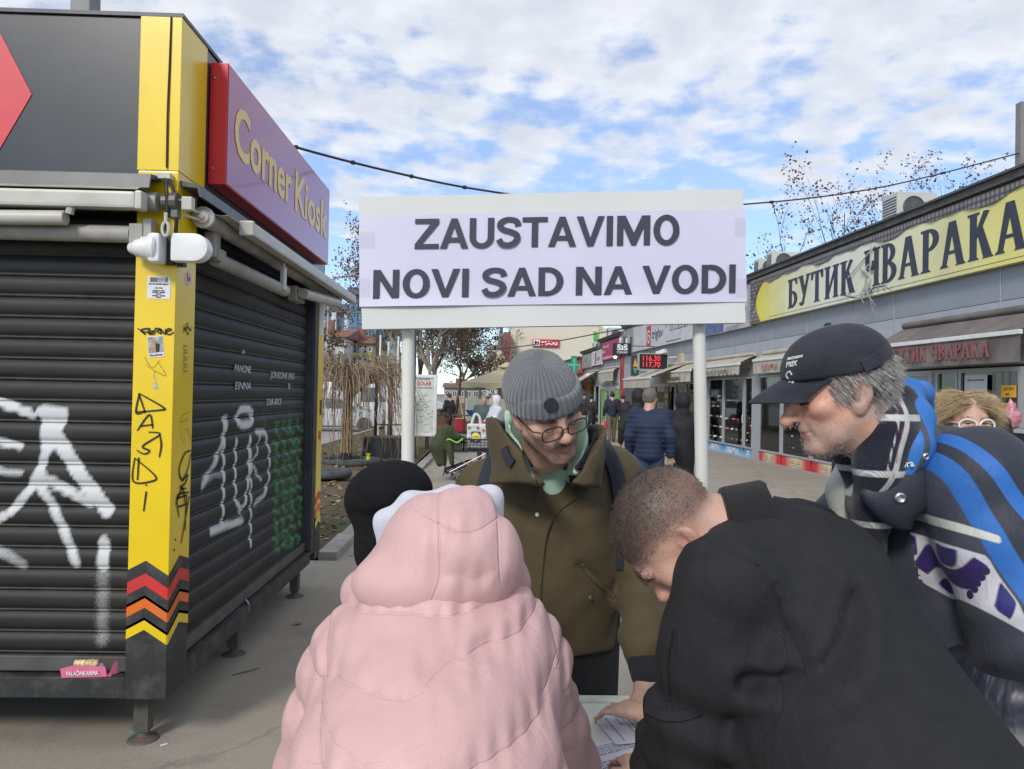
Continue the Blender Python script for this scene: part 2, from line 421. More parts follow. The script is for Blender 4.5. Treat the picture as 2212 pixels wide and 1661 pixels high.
# ================================================================== THE SETTING: ground, pavement, road, verge
def ground_mat(name,base,spot,light,scale=1.0,rough=0.9,bump=0.35,crack=True,patch=None):
 m,N,L,P = node_mat(name); MATS[name] = m
 tc = N.new('ShaderNodeTexCoord')
 def noise(sc,det,rg=0.6):
  n = N.new('ShaderNodeTexNoise'); n.inputs['Scale'].default_value = sc*scale; n.inputs['Detail'].default_value = det; n.inputs['Roughness'].default_value = rg
  L.new(tc.outputs['Object'],n.inputs[0]); return n.outputs[0]
 def rng(x,a,b,c=0.,d=1.):
  n = N.new('ShaderNodeMapRange')
  for i,v in zip((1,2,3,4),(a,b,c,d)): n.inputs[i].default_value = v
  L.new(x,n.inputs[0]); return n.outputs[0]
 def mix(f,a,b,mode='MIX'):
  n = N.new('ShaderNodeMix'); n.data_type = 'RGBA'; n.blend_type = mode
  for i,v in ((0,f),(6,a),(7,b)):
   if isinstance(v,(tuple,float,int)): n.inputs[i].default_value = v if isinstance(v,(float,int)) else (*v,1)
   else : L.new(v,n.inputs[i])
  return n.outputs[2]
 c = mix(rng(noise(0.55,6),0.35,0.68),base,light)
 c = mix(rng(noise(2.2,8,0.7),0.48,0.68,0,0.75),c,spot)
 c = mix(rng(noise(90,3),0.30,0.72,0.0,0.40),c,tuple(x*1.55 for x in light))
 c = mix(rng(noise(140,2),0.60,0.75,0.0,0.6),c,tuple(x*0.45 for x in base))
 if patch: c = mix(rng(noise(0.9,7,0.65),0.45,0.60),c,patch)
 if crack:
  v = N.new('ShaderNodeTexVoronoi'); v.feature = 'DISTANCE_TO_EDGE'; v.inputs['Scale'].default_value = 0.13*scale
  mp = N.new('ShaderNodeVectorMath'); mp.operation = 'ADD'
  nn = N.new('ShaderNodeTexNoise'); nn.inputs['Scale'].default_value = 1.4; nn.inputs['Detail'].default_value = 6; L.new(tc.outputs['Object'],nn.inputs[0])
  L.new(tc.outputs['Object'],mp.inputs[0]); L.new(nn.outputs[1],mp.inputs[1]); L.new(mp.outputs[0],v.inputs[0])
  c = mix(rng(v.outputs[0],0.0,0.003,0.38,0.0),c,tuple(x*0.4 for x in base))
 L.new(c,P.inputs['Base Color']); P.inputs['Roughness'].default_value = rough; P.inputs['Specular IOR Level'].default_value = 0.3
 b = N.new('ShaderNodeBump'); b.inputs['Strength'].default_value = bump; b.inputs['Distance'].default_value = 0.006
 L.new(noise(70,5),b.inputs['Height']); L.new(b.outputs[0],P.inputs['Normal'])
 return m
GROUND = ground_mat('asphalt_road',(0.13,0.13,0.13),(0.09,0.09,0.09),(0.20,0.20,0.20),crack=False)
PAVE = ground_mat('pavement_asphalt',(0.255,0.225,0.182),(0.175,0.152,0.122),(0.315,0.282,0.236))
DIRT = ground_mat('bare_earth',(0.085,0.06,0.042),(0.05,0.036,0.026),(0.125,0.093,0.066),bump=1.0,crack=False,patch=(0.075,0.085,0.03))
CONC = mat('kerb_concrete',(0.33,0.31,0.28),0.9,var=0.25,scale=7,bump=0.5,bscale=50,dirt=(0.14,0.12,0.10),dscale=5,damt=0.7)
def flat_sheet(name,x0,y0,x1,y1,z,m,nx=1,ny=1,fn=None):
 mb = MB(); mb.grid(nx,ny,lambda u,v:(lerp(x0,x1,u),lerp(y0,y1,v),z+(fn(lerp(x0,x1,u),lerp(y0,y1,v)) if fn else 0)))
 o = mb.build(name,m,smooth=True)
 if o.data.polygons[0].normal.z<0: o.data.flip_normals()
 return tag(o,kind='structure')
flat_sheet('ground',-600,-300,600,900,-0.124,GROUND)
road = flat_sheet('road',-60,8.0,-4.9,260,-0.118,ground_mat('road_surface',(0.27,0.27,0.27),(0.20,0.20,0.20),(0.34,0.34,0.335),crack=False))
mb = MB()
mb.box((-1.42,-14,-0.12),(9.0,140,0.0)); mb.box((-14,-14,-0.12),(-1.4201,7.3,-0.0)); tag(mb.build('pavement',PAVE),kind='structure')
def bumps(x,y): return 0.035*math.sin(x*2.3+y*0.7)+0.03*math.sin(y*1.9+x)+0.015*math.sin(x*7+y*5.1)+0.012*math.sin(y*8.3-x*3)
flat_sheet('verge',-4.75,7.32,-1.62,120,0.0,DIRT,22,420,lambda x,y:bumps(x,y)*min(1,(x+4.75)*2,(-1.62-x)*3)+0.02)
kerb = bpy.data.objects.new('kerb',None); COL.objects.link(kerb); tag(kerb,kind='structure')
kst = MB(); kst.box((-0.09,0.006,-0.12),(0.09,0.994,0.07)); kme = kst.build('kerb_stone',CONC,kerb,bevel=0.012)
kme.location =(-1.515,7.35,0.0)
random.seed(4)
for i in range(1,42):
 c = kme.copy(); COL.objects.link(c); c.location =(-1.515+0.0075*i+random.uniform(-.008,.008),7.35+i,random.uniform(-0.02,0.004)); c.rotation_euler =(random.uniform(-.008,.008),0,random.uniform(-.008,.004))
rk = MB(); rk.box((-4.90,8,-0.12),(-4.752,120,0.06)); tag(rk.build('road_kerb',CONC,bevel=0.015),kind='structure')
pm = mat('road_paint',(0.6,0.6,0.58),0.8,dirt=(0.28,0.28,0.28),dscale=6,damt=0.9)
mb = MB()
for i in range(6): mb.grid(1,1,lambda u,v:(-6.2-u*0.12,22+i*9+v*4.5,-0.112))
tag(mb.build('road_marking',pm),kind='structure')
def ground_litter():
 rg = np.random.RandomState(5); V =[]; Q =[]; A =[]
 def quad(p,s,ang,tilt,asp=1.0):
  c,sn = math.cos(ang),math.sin(ang); ux = np.array([c,sn,0])*s; uy = np.array([-sn,c,tilt])*s*asp; n = len(V)
  V.extend([p-ux*0.5,p+uy*0.35-ux*0.1,p+ux*0.5+np.array([0,0,tilt*s*0.6]),p-uy*0.35+ux*0.1]); Q.append((n,n+1,n+2,n+3))
 for i in range(5200):
  x = -4.6+2.9*rg.rand(); y = 7.4+(rg.rand()**2.0)*45
  quad(np.array([x,y,bumps(x,y)*min(1,(x+4.75)*2,(-1.62-x)*3)+0.032]),0.03+0.06*rg.rand(),rg.rand()*6.3,rg.rand()*0.5)
 for i in range(260):
  x = -1.41+abs(rg.normal())*0.22; y = 7.4+rg.rand()*22
  quad(np.array([x,y,0.006]),0.02+0.045*rg.rand(),rg.rand()*6.3,rg.rand()*0.3)
 me = mesh_np('fallen_leaves',np.array(V),np.array(Q)); col = np.zeros((len(V),3),np.float32)
 pal = np.array([(0.20,0.11,0.045),(0.28,0.18,0.07),(0.14,0.08,0.04),(0.33,0.25,0.12),(0.12,0.09,0.06)])
 col[: ] = np.repeat(pal[rg.randint(0,5,len(Q))],4,0); set_attr(me,'Col',col)
 tag(link('fallen_leaves',me,attr_mat('leaf_litter',rough=0.8)),'brown fallen leaves scattered over the earth verge','leaves',kind='stuff')
 V =[]; Q =[]
 for i in range(9000):
  y = 7.5+(rg.rand()**1.7)*60; x = -4.6+2.9*rg.rand()
  if math.sin(x*1.7+y*0.6)+math.sin(y*0.37+1)+rg.normal()*0.35<0.25: continue
  z = bumps(x,y)*min(1,(x+4.75)*2,(-1.62-x)*3)+0.015; h = 0.03+0.09*rg.rand(); a = rg.rand()*6.3; l = rg.normal(size=2)*0.03; n = len(V)
  w = np.array([math.cos(a),math.sin(a),0])*0.006; p = np.array([x,y,z]); V.extend([p-w,p+w,p+np.array([l[0],l[1],h])]); Q.append((n,n+1,n+2))
 me = mesh_np('grass',np.array(V),np.array(Q)); tag(link('grass',me,mat('grass_blades',(0.085,0.10,0.03),0.8,var=0.4,scale=2)),'thin winter grass tufts on the earth verge','grass',kind='stuff')
def attr_mat(name,rough=0.7,attr='Col',bump=0.0,bscale=80,sss=0.0,sheen=0.0,var=0.1,vscale=30,spec=0.4,two=False):

 if name in MATS: return MATS[name]
 m,N,L,P = node_mat(name); MATS[name] = m
 a = N.new('ShaderNodeAttribute'); a.attribute_name = attr; tc = N.new('ShaderNodeTexCoord')
 n = N.new('ShaderNodeTexNoise'); n.inputs['Scale'].default_value = vscale; n.inputs['Detail'].default_value = 4; L.new(tc.outputs['Object'],n.inputs[0])
 r = N.new('ShaderNodeMapRange'); r.inputs[1].default_value = 0.3; r.inputs[2].default_value = 0.7; r.inputs[3].default_value = 1-var; r.inputs[4].default_value = 1+var
 L.new(n.outputs[0],r.inputs[0]); mx = N.new('ShaderNodeMix'); mx.data_type = 'RGBA'; mx.blend_type = 'MULTIPLY'; mx.inputs[0].default_value = 1
 L.new(a.outputs['Color'],mx.inputs[6]); L.new(r.outputs[0],mx.inputs[7]); L.new(mx.outputs[2],P.inputs['Base Color'])
 P.inputs['Roughness'].default_value = rough; P.inputs['Sheen Weight'].default_value = sheen; P.inputs['Specular IOR Level'].default_value = spec
 if sss: P.inputs['Subsurface Weight'].default_value = sss; P.inputs['Subsurface Radius'].default_value =(0.010,0.004,0.002); P.inputs['Subsurface Scale'].default_value = 1.0
 if bump:
  b = N.new('ShaderNodeBump'); b.inputs['Strength'].default_value = bump; b.inputs['Distance'].default_value = 0.002
  n2 = N.new('ShaderNodeTexNoise'); n2.inputs['Scale'].default_value = bscale; n2.inputs['Detail'].default_value = 5; L.new(tc.outputs['Object'],n2.inputs[0])
  L.new(n2.outputs[0],b.inputs['Height']); L.new(b.outputs[0],P.inputs['Normal'])
 return m
ground_litter()
# ================================================================== TREES
BARK = mat('tree_bark',(0.12,0.10,0.08),0.9,var=0.35,scale=6,bump=0.6,bscale=30)
BARK2 = mat('plane_bark',(0.30,0.26,0.20),0.9,var=0.4,scale=5,bump=0.4,bscale=25,dirt=(0.14,0.12,0.09),dscale=4,damt=0.8)
def tree(label,base,H,spread,seed,leaves=900,leafcol=((0.22,0.12,0.06),(0.16,0.09,0.05),(0.28,0.17,0.09)),lsize=0.13,trunk_r=0.14,bark=None,first=0.28,group=None,depth=5,kind='plane_tree',vase=0.5):
 rg = np.random.RandomState(seed); tr = MB(); tw = MB(); tips =[]
 def grow(p,d,L,r,lev):
  n = 3 if lev<3 else 2; pts =[p]; rs =[r]
  for i in range(n):
   d = d+rg.normal(size=3)*(0.10+0.04*lev); d[2]+=0.06 if lev else 0.0; d/=np.linalg.norm(d); pts.append(pts[-1]+d*L/n); rs.append(r*(1-0.42*(i+1)/n))
  (tr if lev<3 else tw).tube(pts,rs,7 if lev==0 else (5 if lev<3 else 3),cap=False)
  if lev>=depth-2: tips.append((pts[-1],d,lev)); tips.append((pts[-2],d,lev))
  if lev>=depth: return
  k = 3 if lev==0 else rg.randint(2,4)
  for i in range(k+(1 if lev==0 else 0)):
   a = rg.rand()*6.283 if lev else 6.283*i/(k+1)+rg.rand()*0.6
   side = np.array([math.cos(a),math.sin(a),0.0])*spread; nd = d*(0.75+0.3*rg.rand())+side*(0.75+0.4*rg.rand())*vase*1.5; nd[2] = max(nd[2],0.15-0.25*(lev>2)); nd/=np.linalg.norm(nd)
   t = rg.choice([1,2,3][:n]) if lev else rg.choice([2,3]); grow(pts[min(t,n)],nd,L*(0.62+0.18*rg.rand()),rs[min(t,n)]*0.68,lev+1)
 L0 = H*first; grow(np.zeros(3),np.array([0.02,0.02,1.0]),L0,trunk_r,0)
 allz = max(p[0][2] for p in tips); s = H/allz
 for m_ in (tr,tw): m_.v =[(x*s*0.95,y*s*0.95,z*s) for x,y,z in m_.v]
 root = thing(kind,label,'tree',base,0,group)
 tr.build('trunk',bark or BARK,root,smooth=True)
 V =[]; Q =[];
 for i in range(leaves):
  p,d,_ = tips[rg.randint(len(tips))]; p = p*np.array([s*0.95,s*0.95,s])+rg.normal(size=3)*(0.22 if leaves>1600 else 0.07)*min(1.0,H/8); a = rg.rand()*6.28; sz = lsize*(0.6+0.8*rg.rand())
  u = rg.normal(size=3); u/=np.linalg.norm(u); v = np.cross(u,rg.normal(size=3)); v/=np.linalg.norm(v)+1e-6; n = len(V)
  V.extend([p-u*sz*0.5,p+v*sz*0.4,p+u*sz*0.5,p-v*sz*0.4]); Q.append((n,n+1,n+2,n+3))
 nv = len(tw.v); me_t = tw.mesh('crown'); VV = np.array(tw.v+[tuple(x) for x in V]) if V else np.array(tw.v)
 fq =[np.array([f for f in tw.f if len(f)==4])]; cols = np.tile(np.array((0.10,0.085,0.07),np.float32),(len(VV),1))
 if V:
  fq.append(np.array(Q)+nv); lc = np.array(leafcol)[rg.randint(0,len(leafcol),len(Q))]; cols[nv: ] = np.repeat(lc,4,0)
 bpy.data.meshes.remove(me_t)
 me = mesh_np('crown',VV,fq); set_attr(me,'Col',cols); link('crown',me,attr_mat('crown_attr',rough=0.85),root)
 return root
G_TREES = 'trees along the earth verge'
BROWN =((0.155,0.095,0.06),(0.12,0.08,0.055),(0.19,0.125,0.08),(0.09,0.066,0.05))
tree('bare plane tree with clinging brown leaves right behind the map board',(-2.45,29.0,0.0),7.6,0.75,11,7500,BROWN,0.085,0.045,BARK2,0.22,G_TREES)
tree('brown-leaved plane tree behind the three white poles',(-3.7,32.0,0.0),8.8,0.8,12,8000,BROWN,0.09,0.05,BARK2,0.22,G_TREES)
tree('dense brown-leaved tree beyond the map board towards the parasols',(-2.9,40.0,0.0),8.8,0.85,13,8500,BROWN,0.11,0.06,BARK,0.15,G_TREES)
tree('brown-leaved tree overhanging the woman carrying a basket',(-2.3,50.0,0.0),9.3,0.85,14,8000,BROWN,0.12,0.06,BARK,0.14,G_TREES)
tree('far leafless tree with sparse dry leaves left of the parasols',(-2.0,63.0,0.0),9.0,0.9,15,4500,BROWN,0.12,0.06,BARK,0.14,G_TREES)
tree('farthest bare twiggy tree at the end of the verge',(-1.2,80.0,0.0),8.0,0.95,16,2500,BROWN,0.12,0.06,BARK,0.14,G_TREES)
tree('brown-leaved tree between the map board and the road kerb',(-4.2,45.0,0.0),9.2,0.9,19,8000,BROWN,0.11,0.06,BARK,0.14,G_TREES)
tree('tall leafy-brown plane tree in front of the glass tower',(-10.0,41.0,-0.12),6.6,0.75,17,1500,BROWN,0.15,0.2,BARK2,0.30)
tree('young bare tree in front of the white apartment house',(-14.5,58.0,-0.12),8.5,0.6,18,120,BROWN,0.14,0.1,BARK,0.30)
BARE =((0.14,0.07,0.05),(0.10,0.06,0.04))
for lab,xd,Y,H_,sd in (('bare tree rising behind the shop roof by the blue-badged cooling unit',1775,30.0,9.2,21),('bare tree directly behind the VOX cooling unit',1850,31.0,10.9,22),('slim bare tree behind the roof just right of the VOX cooling unit',1945,32.5,11.6,27),('last bare tree behind the roof below the string cable',2020,34.0,12.2,31)):
 tree(lab,(at(xd,800,Y)[0],Y,0.0),H_+0.9,0.7,sd,1500,BARE,0.10,0.16,BARK,0.26,'bare trees behind the shop roof',vase=0.42,depth=6)
def weeping_tree():
 base = np.array([-3.17,17.2,0.02]); rg = np.random.RandomState(8)
 root = thing('weeping_tree','leafless weeping tree with long drooping twigs beside the kiosk','tree',base)
 t = MB(); t.tube([(0,0,0),(0.01,0,0.5),(-0.02,0.02,1.0),(0.02,0,1.42),(0.05,0,1.62)],[0.115,0.10,0.09,0.10,0.12],10)
 heads =[]
 for i in range(9):
  a = 6.28*i/9+rg.rand()*0.5; l = 0.28+0.3*rg.rand(); p = np.array([0.05,0,1.5]); q = p+np.array([math.cos(a)*l,math.sin(a)*l,0.05+0.35*rg.rand()]); mid =(p+q)/2+rg.normal(size=3)*0.05
  t.tube([p,mid,q],[0.075,0.06,0.045],6); heads.append(q)
 t.build('trunk',mat('weeping_bark',(0.16,0.115,0.08),0.9,var=0.4,scale=9,bump=0.8,bscale=25),root,smooth=True)
 w = MB(); w.tube([(0,0,-0.02),(0,0,0.22)],[0.135,0.13],12); w.build('trunk_guard',mat('corrugated_black_pipe',(0.02,0.02,0.022),0.6,wave=(60,0.8,'Z')),root,smooth=True)
 s = MB()
 for i in range(10):
  a = 6.28*i/10; s.tube([(math.cos(a)*0.12,math.sin(a)*0.12,0.2),(math.cos(a)*0.105,math.sin(a)*0.105,1.25)],0.012,5)
 s.build('straw_wrap',mat('straw',(0.36,0.24,0.12),0.9,var=0.3,scale=30),root)
 c = MB()
 for i in range(250):
  h = heads[rg.randint(len(heads))]; a = math.atan2(h[1],h[0])+rg.normal()*0.8; out = 0.3+0.75*rg.rand(); up = 0.2+0.6*rg.rand(); end = max(0.06,1.7*rg.rand()**1.1)
  d = np.array([math.cos(a),math.sin(a),0]); j = rg.normal(size=(5,3))*0.04; p0 = h
  pts =[p0,p0+d*out*0.45+np.array([0,0,up*0.8])+j[0],p0+d*out*0.9+np.array([0,0,up*0.6])+j[1],p0+d*out*1.15+np.array([0,0,-0.25])+j[2],p0+d*out*1.25+np.array([0,0,-(h[2]-end)*0.6-0.1])+j[3],np.array([p0[0]+d[0]*out*1.3,p0[1]+d[1]*out*1.3,end])+j[4]*1.5]
  n = 10; P =[]
  for k in range(n+1):
   u = k/n*(len(pts)-1); i0 = min(int(u),len(pts)-2); f = u-i0; pm_ = pts[max(i0-1,0)]; pa,pb = pts[i0],pts[i0+1]; pn = pts[min(i0+2,len(pts)-1)]
   P.append(0.5*((2*pa)+(-pm_+pb)*f+(2*pm_-5*pa+4*pb-pn)*f*f+(-pm_+3*pa-3*pb+pn)*f**3))
  r0 = 0.006+0.011*rg.rand(); c.tube(P,[max(0.0035,r0*(1-0.7*k/n)) for k in range(n+1)],4,cap=False)
 c.build('crown',mat('weeping_twigs',(0.25,0.18,0.12),0.85,var=0.35,scale=3),root,smooth=True)
weeping_tree()
# ================================================================== VERGE FURNITURE
BLACKM = mat('black_painted_metal',(0.022,0.022,0.026),0.5,var=0.2,dirt=(0.07,0.06,0.05),dscale=5,damt=0.4)
WHITEM = mat('white_painted_metal',(0.70,0.70,0.68),0.45,var=0.05,dirt=(0.45,0.42,0.37),dscale=6,damt=0.5)
TYRE = mat('old_tyre_rubber',(0.06,0.062,0.066),0.85,var=0.3,bump=0.4)
GREEN = mat('green_paint_plate',(0.05,0.22,0.12),0.6,dirt=(0.16,0.12,0.08),dscale=8,damt=0.8)
def ring_planter(label,x,y,R,z):
 r = thing('tyre_planter',label,'planter',(x,y,z),0,None)
 b = MB(); n = 28; b.tube([(R*math.cos(6.283*i/n),R*math.sin(6.283*i/n),0.07) for i in range(n)],0.075,10,closed=True); b.build('rim',TYRE,r,smooth=True)
 b = MB(); b.lathe([(R*0.99,0.07),(R*0.4,0.085),(0.02,0.10)],28); b.build('plate',GREEN,r,smooth=True)
ring_planter('old tyre planter with green filling lying on the bare earth',-2.95,14.0,0.40,0.03)
ring_planter('flat ring planter with green filling round the weeping tree trunk',-3.05,17.05,0.62,-0.02)
cup = MB(); cup.lathe([(0.03,0),(0.045,0.10),(0.03,0.11),(0.06,0.19)],8); tag(cup.build('yellow_wrapper',mat('yellow_plastic',(0.75,0.68,0.05),0.5)),'crumpled yellow wrapper lying on the green ring planter','litter').location =(-2.62,16.75,0.06)
def frame_stand():
 Y = 18.3; xl = at(812,900,Y)[0]; xr = at(893,900,Y)[0]; top = at(850,713,Y)[2]
 r = thing('planter_frame','tall open black metal frame standing on a black planter box','frame',((xl+xr)/2,Y,0.02)); w =(xr-xl)/2
 b = MB(); b.box((-w-0.24,-0.35,0),(w+0.05,0.35,0.50)); b.build('planter_box',BLACKM,r,bevel=0.008)
 b = MB(); b.box((-w-0.21,-0.32,0.502),(w+0.02,0.32,0.53)); b.build('soil',mat('planter_soil',(0.16,0.14,0.11),0.95,var=0.4,bump=0.8),r)
 for s in (-1,1):
  b = MB(); b.box((s*w-0.035,-0.04,0.531),(s*w+0.035,0.04,top-0.02)); b.build('post',BLACKM,r,bevel=0.006)
 b = MB(); b.box((-w-0.036,-0.042,top-0.019),(w+0.036,0.042,top+0.05)); b.build('top_rail',BLACKM,r,bevel=0.006)
 b = MB(); b.box((-w+0.036,-0.02,0.78),(w-0.036,0.02,0.81)); b.build('lower_rail',BLACKM,r)
frame_stand()
for i,(xd,yt,lab) in enumerate(((818,727,'slim white pole, tallest of three behind the black frame'),(836,742,'slim white pole with a slanting foot brace behind the black frame'),(857,730,'slim white pole closest to the map board'))):
 Y = 23.5; p = at(xd,850,Y); top = at(xd,yt,Y)[2]; b = MB(); b.tube([(0,0,0),(0.02,0,top)],[0.04,0.028],10); b.lathe([(0.03,top),(0.03,top+0.03),(0.0,top+0.06)],10,(0.02,0,0))
 if i==1: b.tube([(0,0,0.75),(0.35,-0.35,0.02)],0.03,8)
 o = b.build('flagpole',WHITEM,smooth=True); o.location =(p[0],Y,0.0); tag(o,lab,'pole')
b = MB(); p = at(843,900,20.0)
b.box((-0.055,-0.055,0),(0.055,0.055,2.1)); b.box((-0.075,-0.075,2.1),(0.075,0.075,2.14)); b.lathe([(0.03,2.14),(0.03,2.17),(0.07,2.20),(0.09,2.26),(0.07,2.32),(0.0,2.35)],14)
o = b.build('post',BLACKM,smooth=True); o.location =(p[0],20.0,0.0); tag(o,'square black post topped with a ball in front of the map board','post')
INK = mat('print_black',(0.025,0.025,0.03),0.7,var=0.1); REDP = mat('print_red',(0.55,0.035,0.05),0.6,var=0.08)
def map_board():
 Y = 21.3; xl = at(849,870,Y)[0]; xr = at(944,870,Y)[0]; zb = at(900,942,Y)[2]; zt = at(900,809,Y)[2]
 r = thing('map_board','white framed advertising board printed with a laboratory location map','billboard',((xl+xr)/2,Y,0.0)); w =(xr-xl)/2; f = 0.09
 for a,bb in (((-w,-0.09,zb),(-w+f,0.09,zt)),((w-f,-0.09,zb),(w,0.09,zt))):
  m_ = MB(); m_.box(a,bb); m_.build('frame_side',WHITEM,r,bevel=0.02)
 for a,bb in (((-w+f+.001,-0.09,zb),(w-f-.001,0.09,zb+f)),((-w+f+.001,-0.09,zt-f),(w-f-.001,0.09,zt))):
  m_ = MB(); m_.box(a,bb); m_.build('frame_rail',WHITEM,r,bevel=0.02)
 m_ = MB(); m_.box((-w+f+.002,-0.06,zb+f+.002),(w-f-.002,0.05,zt-f-.002)); m_.build('poster',mat('map_poster',(0.56,0.60,0.55),0.35,var=0.06,scale=2),r)
 for s in (-0.35,0.35):
  m_ = MB(); m_.box((s-0.05,-0.05,0),(s+0.05,0.05,zb)); m_.build('leg',BLACKM,r)
 X = lambda xd: at(xd,870,Y)[0]-(xl+xr)/2
 Z = lambda yd: at(900,yd,Y)[2]
 fy = -0.063
 letters('lettering','STVENA USTANOVA',(X(915),fy,Z(821)),(1,0,0),(0,0,1),0.065,INK,r,fit=0.33)
 letters('lettering','GOLAB',(X(915),fy,Z(832)),(1,0,0),(0,0,1),0.15,REDP,r,fit=0.40,bold=0.03)
 letters('lettering','RATORIJSKA DIJAGNOSTIKA',(X(918),fy,Z(839)),(1,0,0),(0,0,1),0.06,INK,r,fit=0.42)
 letters('lettering','BEOGRAD',(X(908),fy,Z(886.5)),(1,0,0),(0,0,1),0.06,REDP,r,fit=0.22)
 letters('lettering','22 +',(X(864),fy,Z(930)),(1,0,0),(0,0,1),0.08,REDP,r,fit=0.13)
 m_ = MB(); m_.add([(X(857),fy,Z(834)),(X(863),fy,Z(834)),(X(860),fy,Z(824))],[(0,1,2)]); m_.box((X(857),fy-.001,Z(838)),(X(864),fy+.001,Z(835))); m_.build('emblem',INK,r)
 rg = np.random.RandomState(2); hub =(X(900),Z(872)); ln = MB(); dts =[]
 for (xd,yd) in ((907,863),(918,853),(926,867),(908,868),(914,875),(919,880),(935,888),(926,893),(932,900),(921,905),(908,900),(918,918),(935,925),(862,862),(866,898),(918,934),(905,912),(899,858)):
  c =(X(xd),Z(yd)); ln.bar((hub[0],fy,hub[1]),(c[0],fy,c[1]),0.002,0.005,up=(0,1,0)); dts.append(c); ln.box((c[0]+0.02,fy-.001,c[1]+0.012),(c[0]+0.02+0.06+0.06*rg.rand(),fy,c[1]+0.022))
 ln.build('map_lines',mat('print_grey',(0.2,0.2,0.2),0.7),r); [MB().lathe([(0.014,0),(0.014,0.002)],8,(c[0],fy,c[1]),rotx(math.pi/2)).build('map_point',INK,r) for c in dts]
map_board()
# ================================================================== KIOSK
KO = np.array([-1.386,3.4,0.0])
def fr(xd,yd,dy=0.0):
 p = at(xd,yd,KO[1]+dy)-KO; return p[0],p[2]
def ri(xd,yd,dx=0.0):
 r = _ray(xd,yd); t =(KO[0]+dx)/r[0]; p = np.array([0,0,CAM_H])+r*t-KO; return p[1],p[2]
YEL = mat('kiosk_yellow',(0.80,0.56,0.002),0.32,var=0.04,scale=3,coat=0.4,dirt=(0.60,0.43,0.008),dscale=3.5,damt=0.35)
DARKP = mat('kiosk_dark_panel',(0.033,0.034,0.037),0.34,var=0.12,scale=2,coat=0.2,dirt=(0.08,0.075,0.07),dscale=3,damt=0.35)
KBLK = mat('kiosk_black_base',(0.022,0.022,0.023),0.55,var=0.25,scale=8,bump=0.3,bscale=40,dirt=(0.14,0.135,0.12),dscale=7,damt=0.55)
SLATE = mat('kiosk_slate_trim',(0.045,0.048,0.062),0.42,var=0.2,dirt=(0.14,0.14,0.14),dscale=6,damt=0.35)
REDB = mat('kiosk_red',(0.60,0.015,0.03),0.35,var=0.05,coat=0.3)
CHR = mat('chevron_red',(0.58,0.03,0.03),0.4,dirt=(0.3,0.08,0.06),dscale=6,damt=0.4); CHO = mat('chevron_orange',(0.72,0.14,0.015),0.4,dirt=(0.4,0.2,0.1),dscale=6,damt=0.4)
CREAM = mat('awning_cream_metal',(0.50,0.485,0.435),0.4,var=0.06,dirt=(0.32,0.29,0.24),dscale=5,damt=0.45)
DUSTY = mat('awning_grey_metal',(0.34,0.325,0.29),0.6,var=0.15,dirt=(0.16,0.15,0.13),dscale=6,damt=0.6)
def sign_mat():
 m,N,L,P = node_mat('sign_face_plum'); P.inputs['Roughness'].default_value = 0.26; P.inputs['Base Color'].default_value =(0.34,0.026,0.125,1); P.inputs['Coat Weight'].default_value = 0.3
 P.inputs['Coat Roughness'].default_value = 0.05
 return m
def slat_mat():
 m,N,L,P = node_mat('shutter_slat'); tc = N.new('ShaderNodeTexCoord')
 def noise(sc,det=5,st=None):
  n = N.new('ShaderNodeTexNoise'); n.inputs['Scale'].default_value = sc; n.inputs['Detail'].default_value = det
  if st:
   mp = N.new('ShaderNodeMapping'); mp.inputs['Scale'].default_value = st; L.new(tc.outputs['Object'],mp.inputs[0]); L.new(mp.outputs[0],n.inputs[0])
  else : L.new(tc.outputs['Object'],n.inputs[0])
  return n.outputs[0]
 def rng(x,a,b,c=0.,d=1.):
  n = N.new('ShaderNodeMapRange')
  for i,v in zip((1,2,3,4),(a,b,c,d)): n.inputs[i].default_value = v
  L.new(x,n.inputs[0]); return n.outputs[0]
 def mix(f,a,b):
  n = N.new('ShaderNodeMix'); n.data_type = 'RGBA'; L.new(f,n.inputs[0])
  for i,v in ((6,a),(7,b)):
   if isinstance(v,tuple): n.inputs[i].default_value =(*v,1)
   else : L.new(v,n.inputs[i])
  return n.outputs[2]
 def mth(op,a,b):
  n = N.new('ShaderNodeMath'); n.operation = op
  for i,v in enumerate((a,b)):
   if isinstance(v,float): n.inputs[i].default_value = v
   else : L.new(v,n.inputs[i])
  return n.outputs[0]
 c = mix(rng(noise(3.0),0.35,0.7),(0.008,0.008,0.0085),(0.018,0.0175,0.0165))
 at1 = N.new('ShaderNodeAttribute'); at1.attribute_name = 'groove'
 c = mix(mth('MULTIPLY',at1.outputs['Fac'],rng(noise(14),0.35,0.75,0.05,0.5)),c,(0.085,0.075,0.06))
 sp = noise(160,3)
 for nm,col in (('green',(0.02,0.22,0.05)),('white',(0.62,0.63,0.64))):
  a = N.new('ShaderNodeAttribute'); a.attribute_name = nm
  f = rng(mth('ADD',a.outputs['Fac'],mth('MULTIPLY',mth('SUBTRACT',sp,0.5),0.5)),0.2,0.85)
  c = mix(mth('MULTIPLY',f,0.93),c,col)
 L.new(c,P.inputs['Base Color']); P.inputs['Roughness'].default_value = 0.58; P.inputs['Specular IOR Level'].default_value = 0.42
 b = N.new('ShaderNodeBump'); b.inputs['Strength'].default_value = 0.25; b.inputs['Distance'].default_value = 0.002; L.new(noise(40,5,(0.15,0.15,1)),b.inputs['Height']); L.new(b.outputs[0],P.inputs['Normal'])
 return m
SLAT = slat_mat()
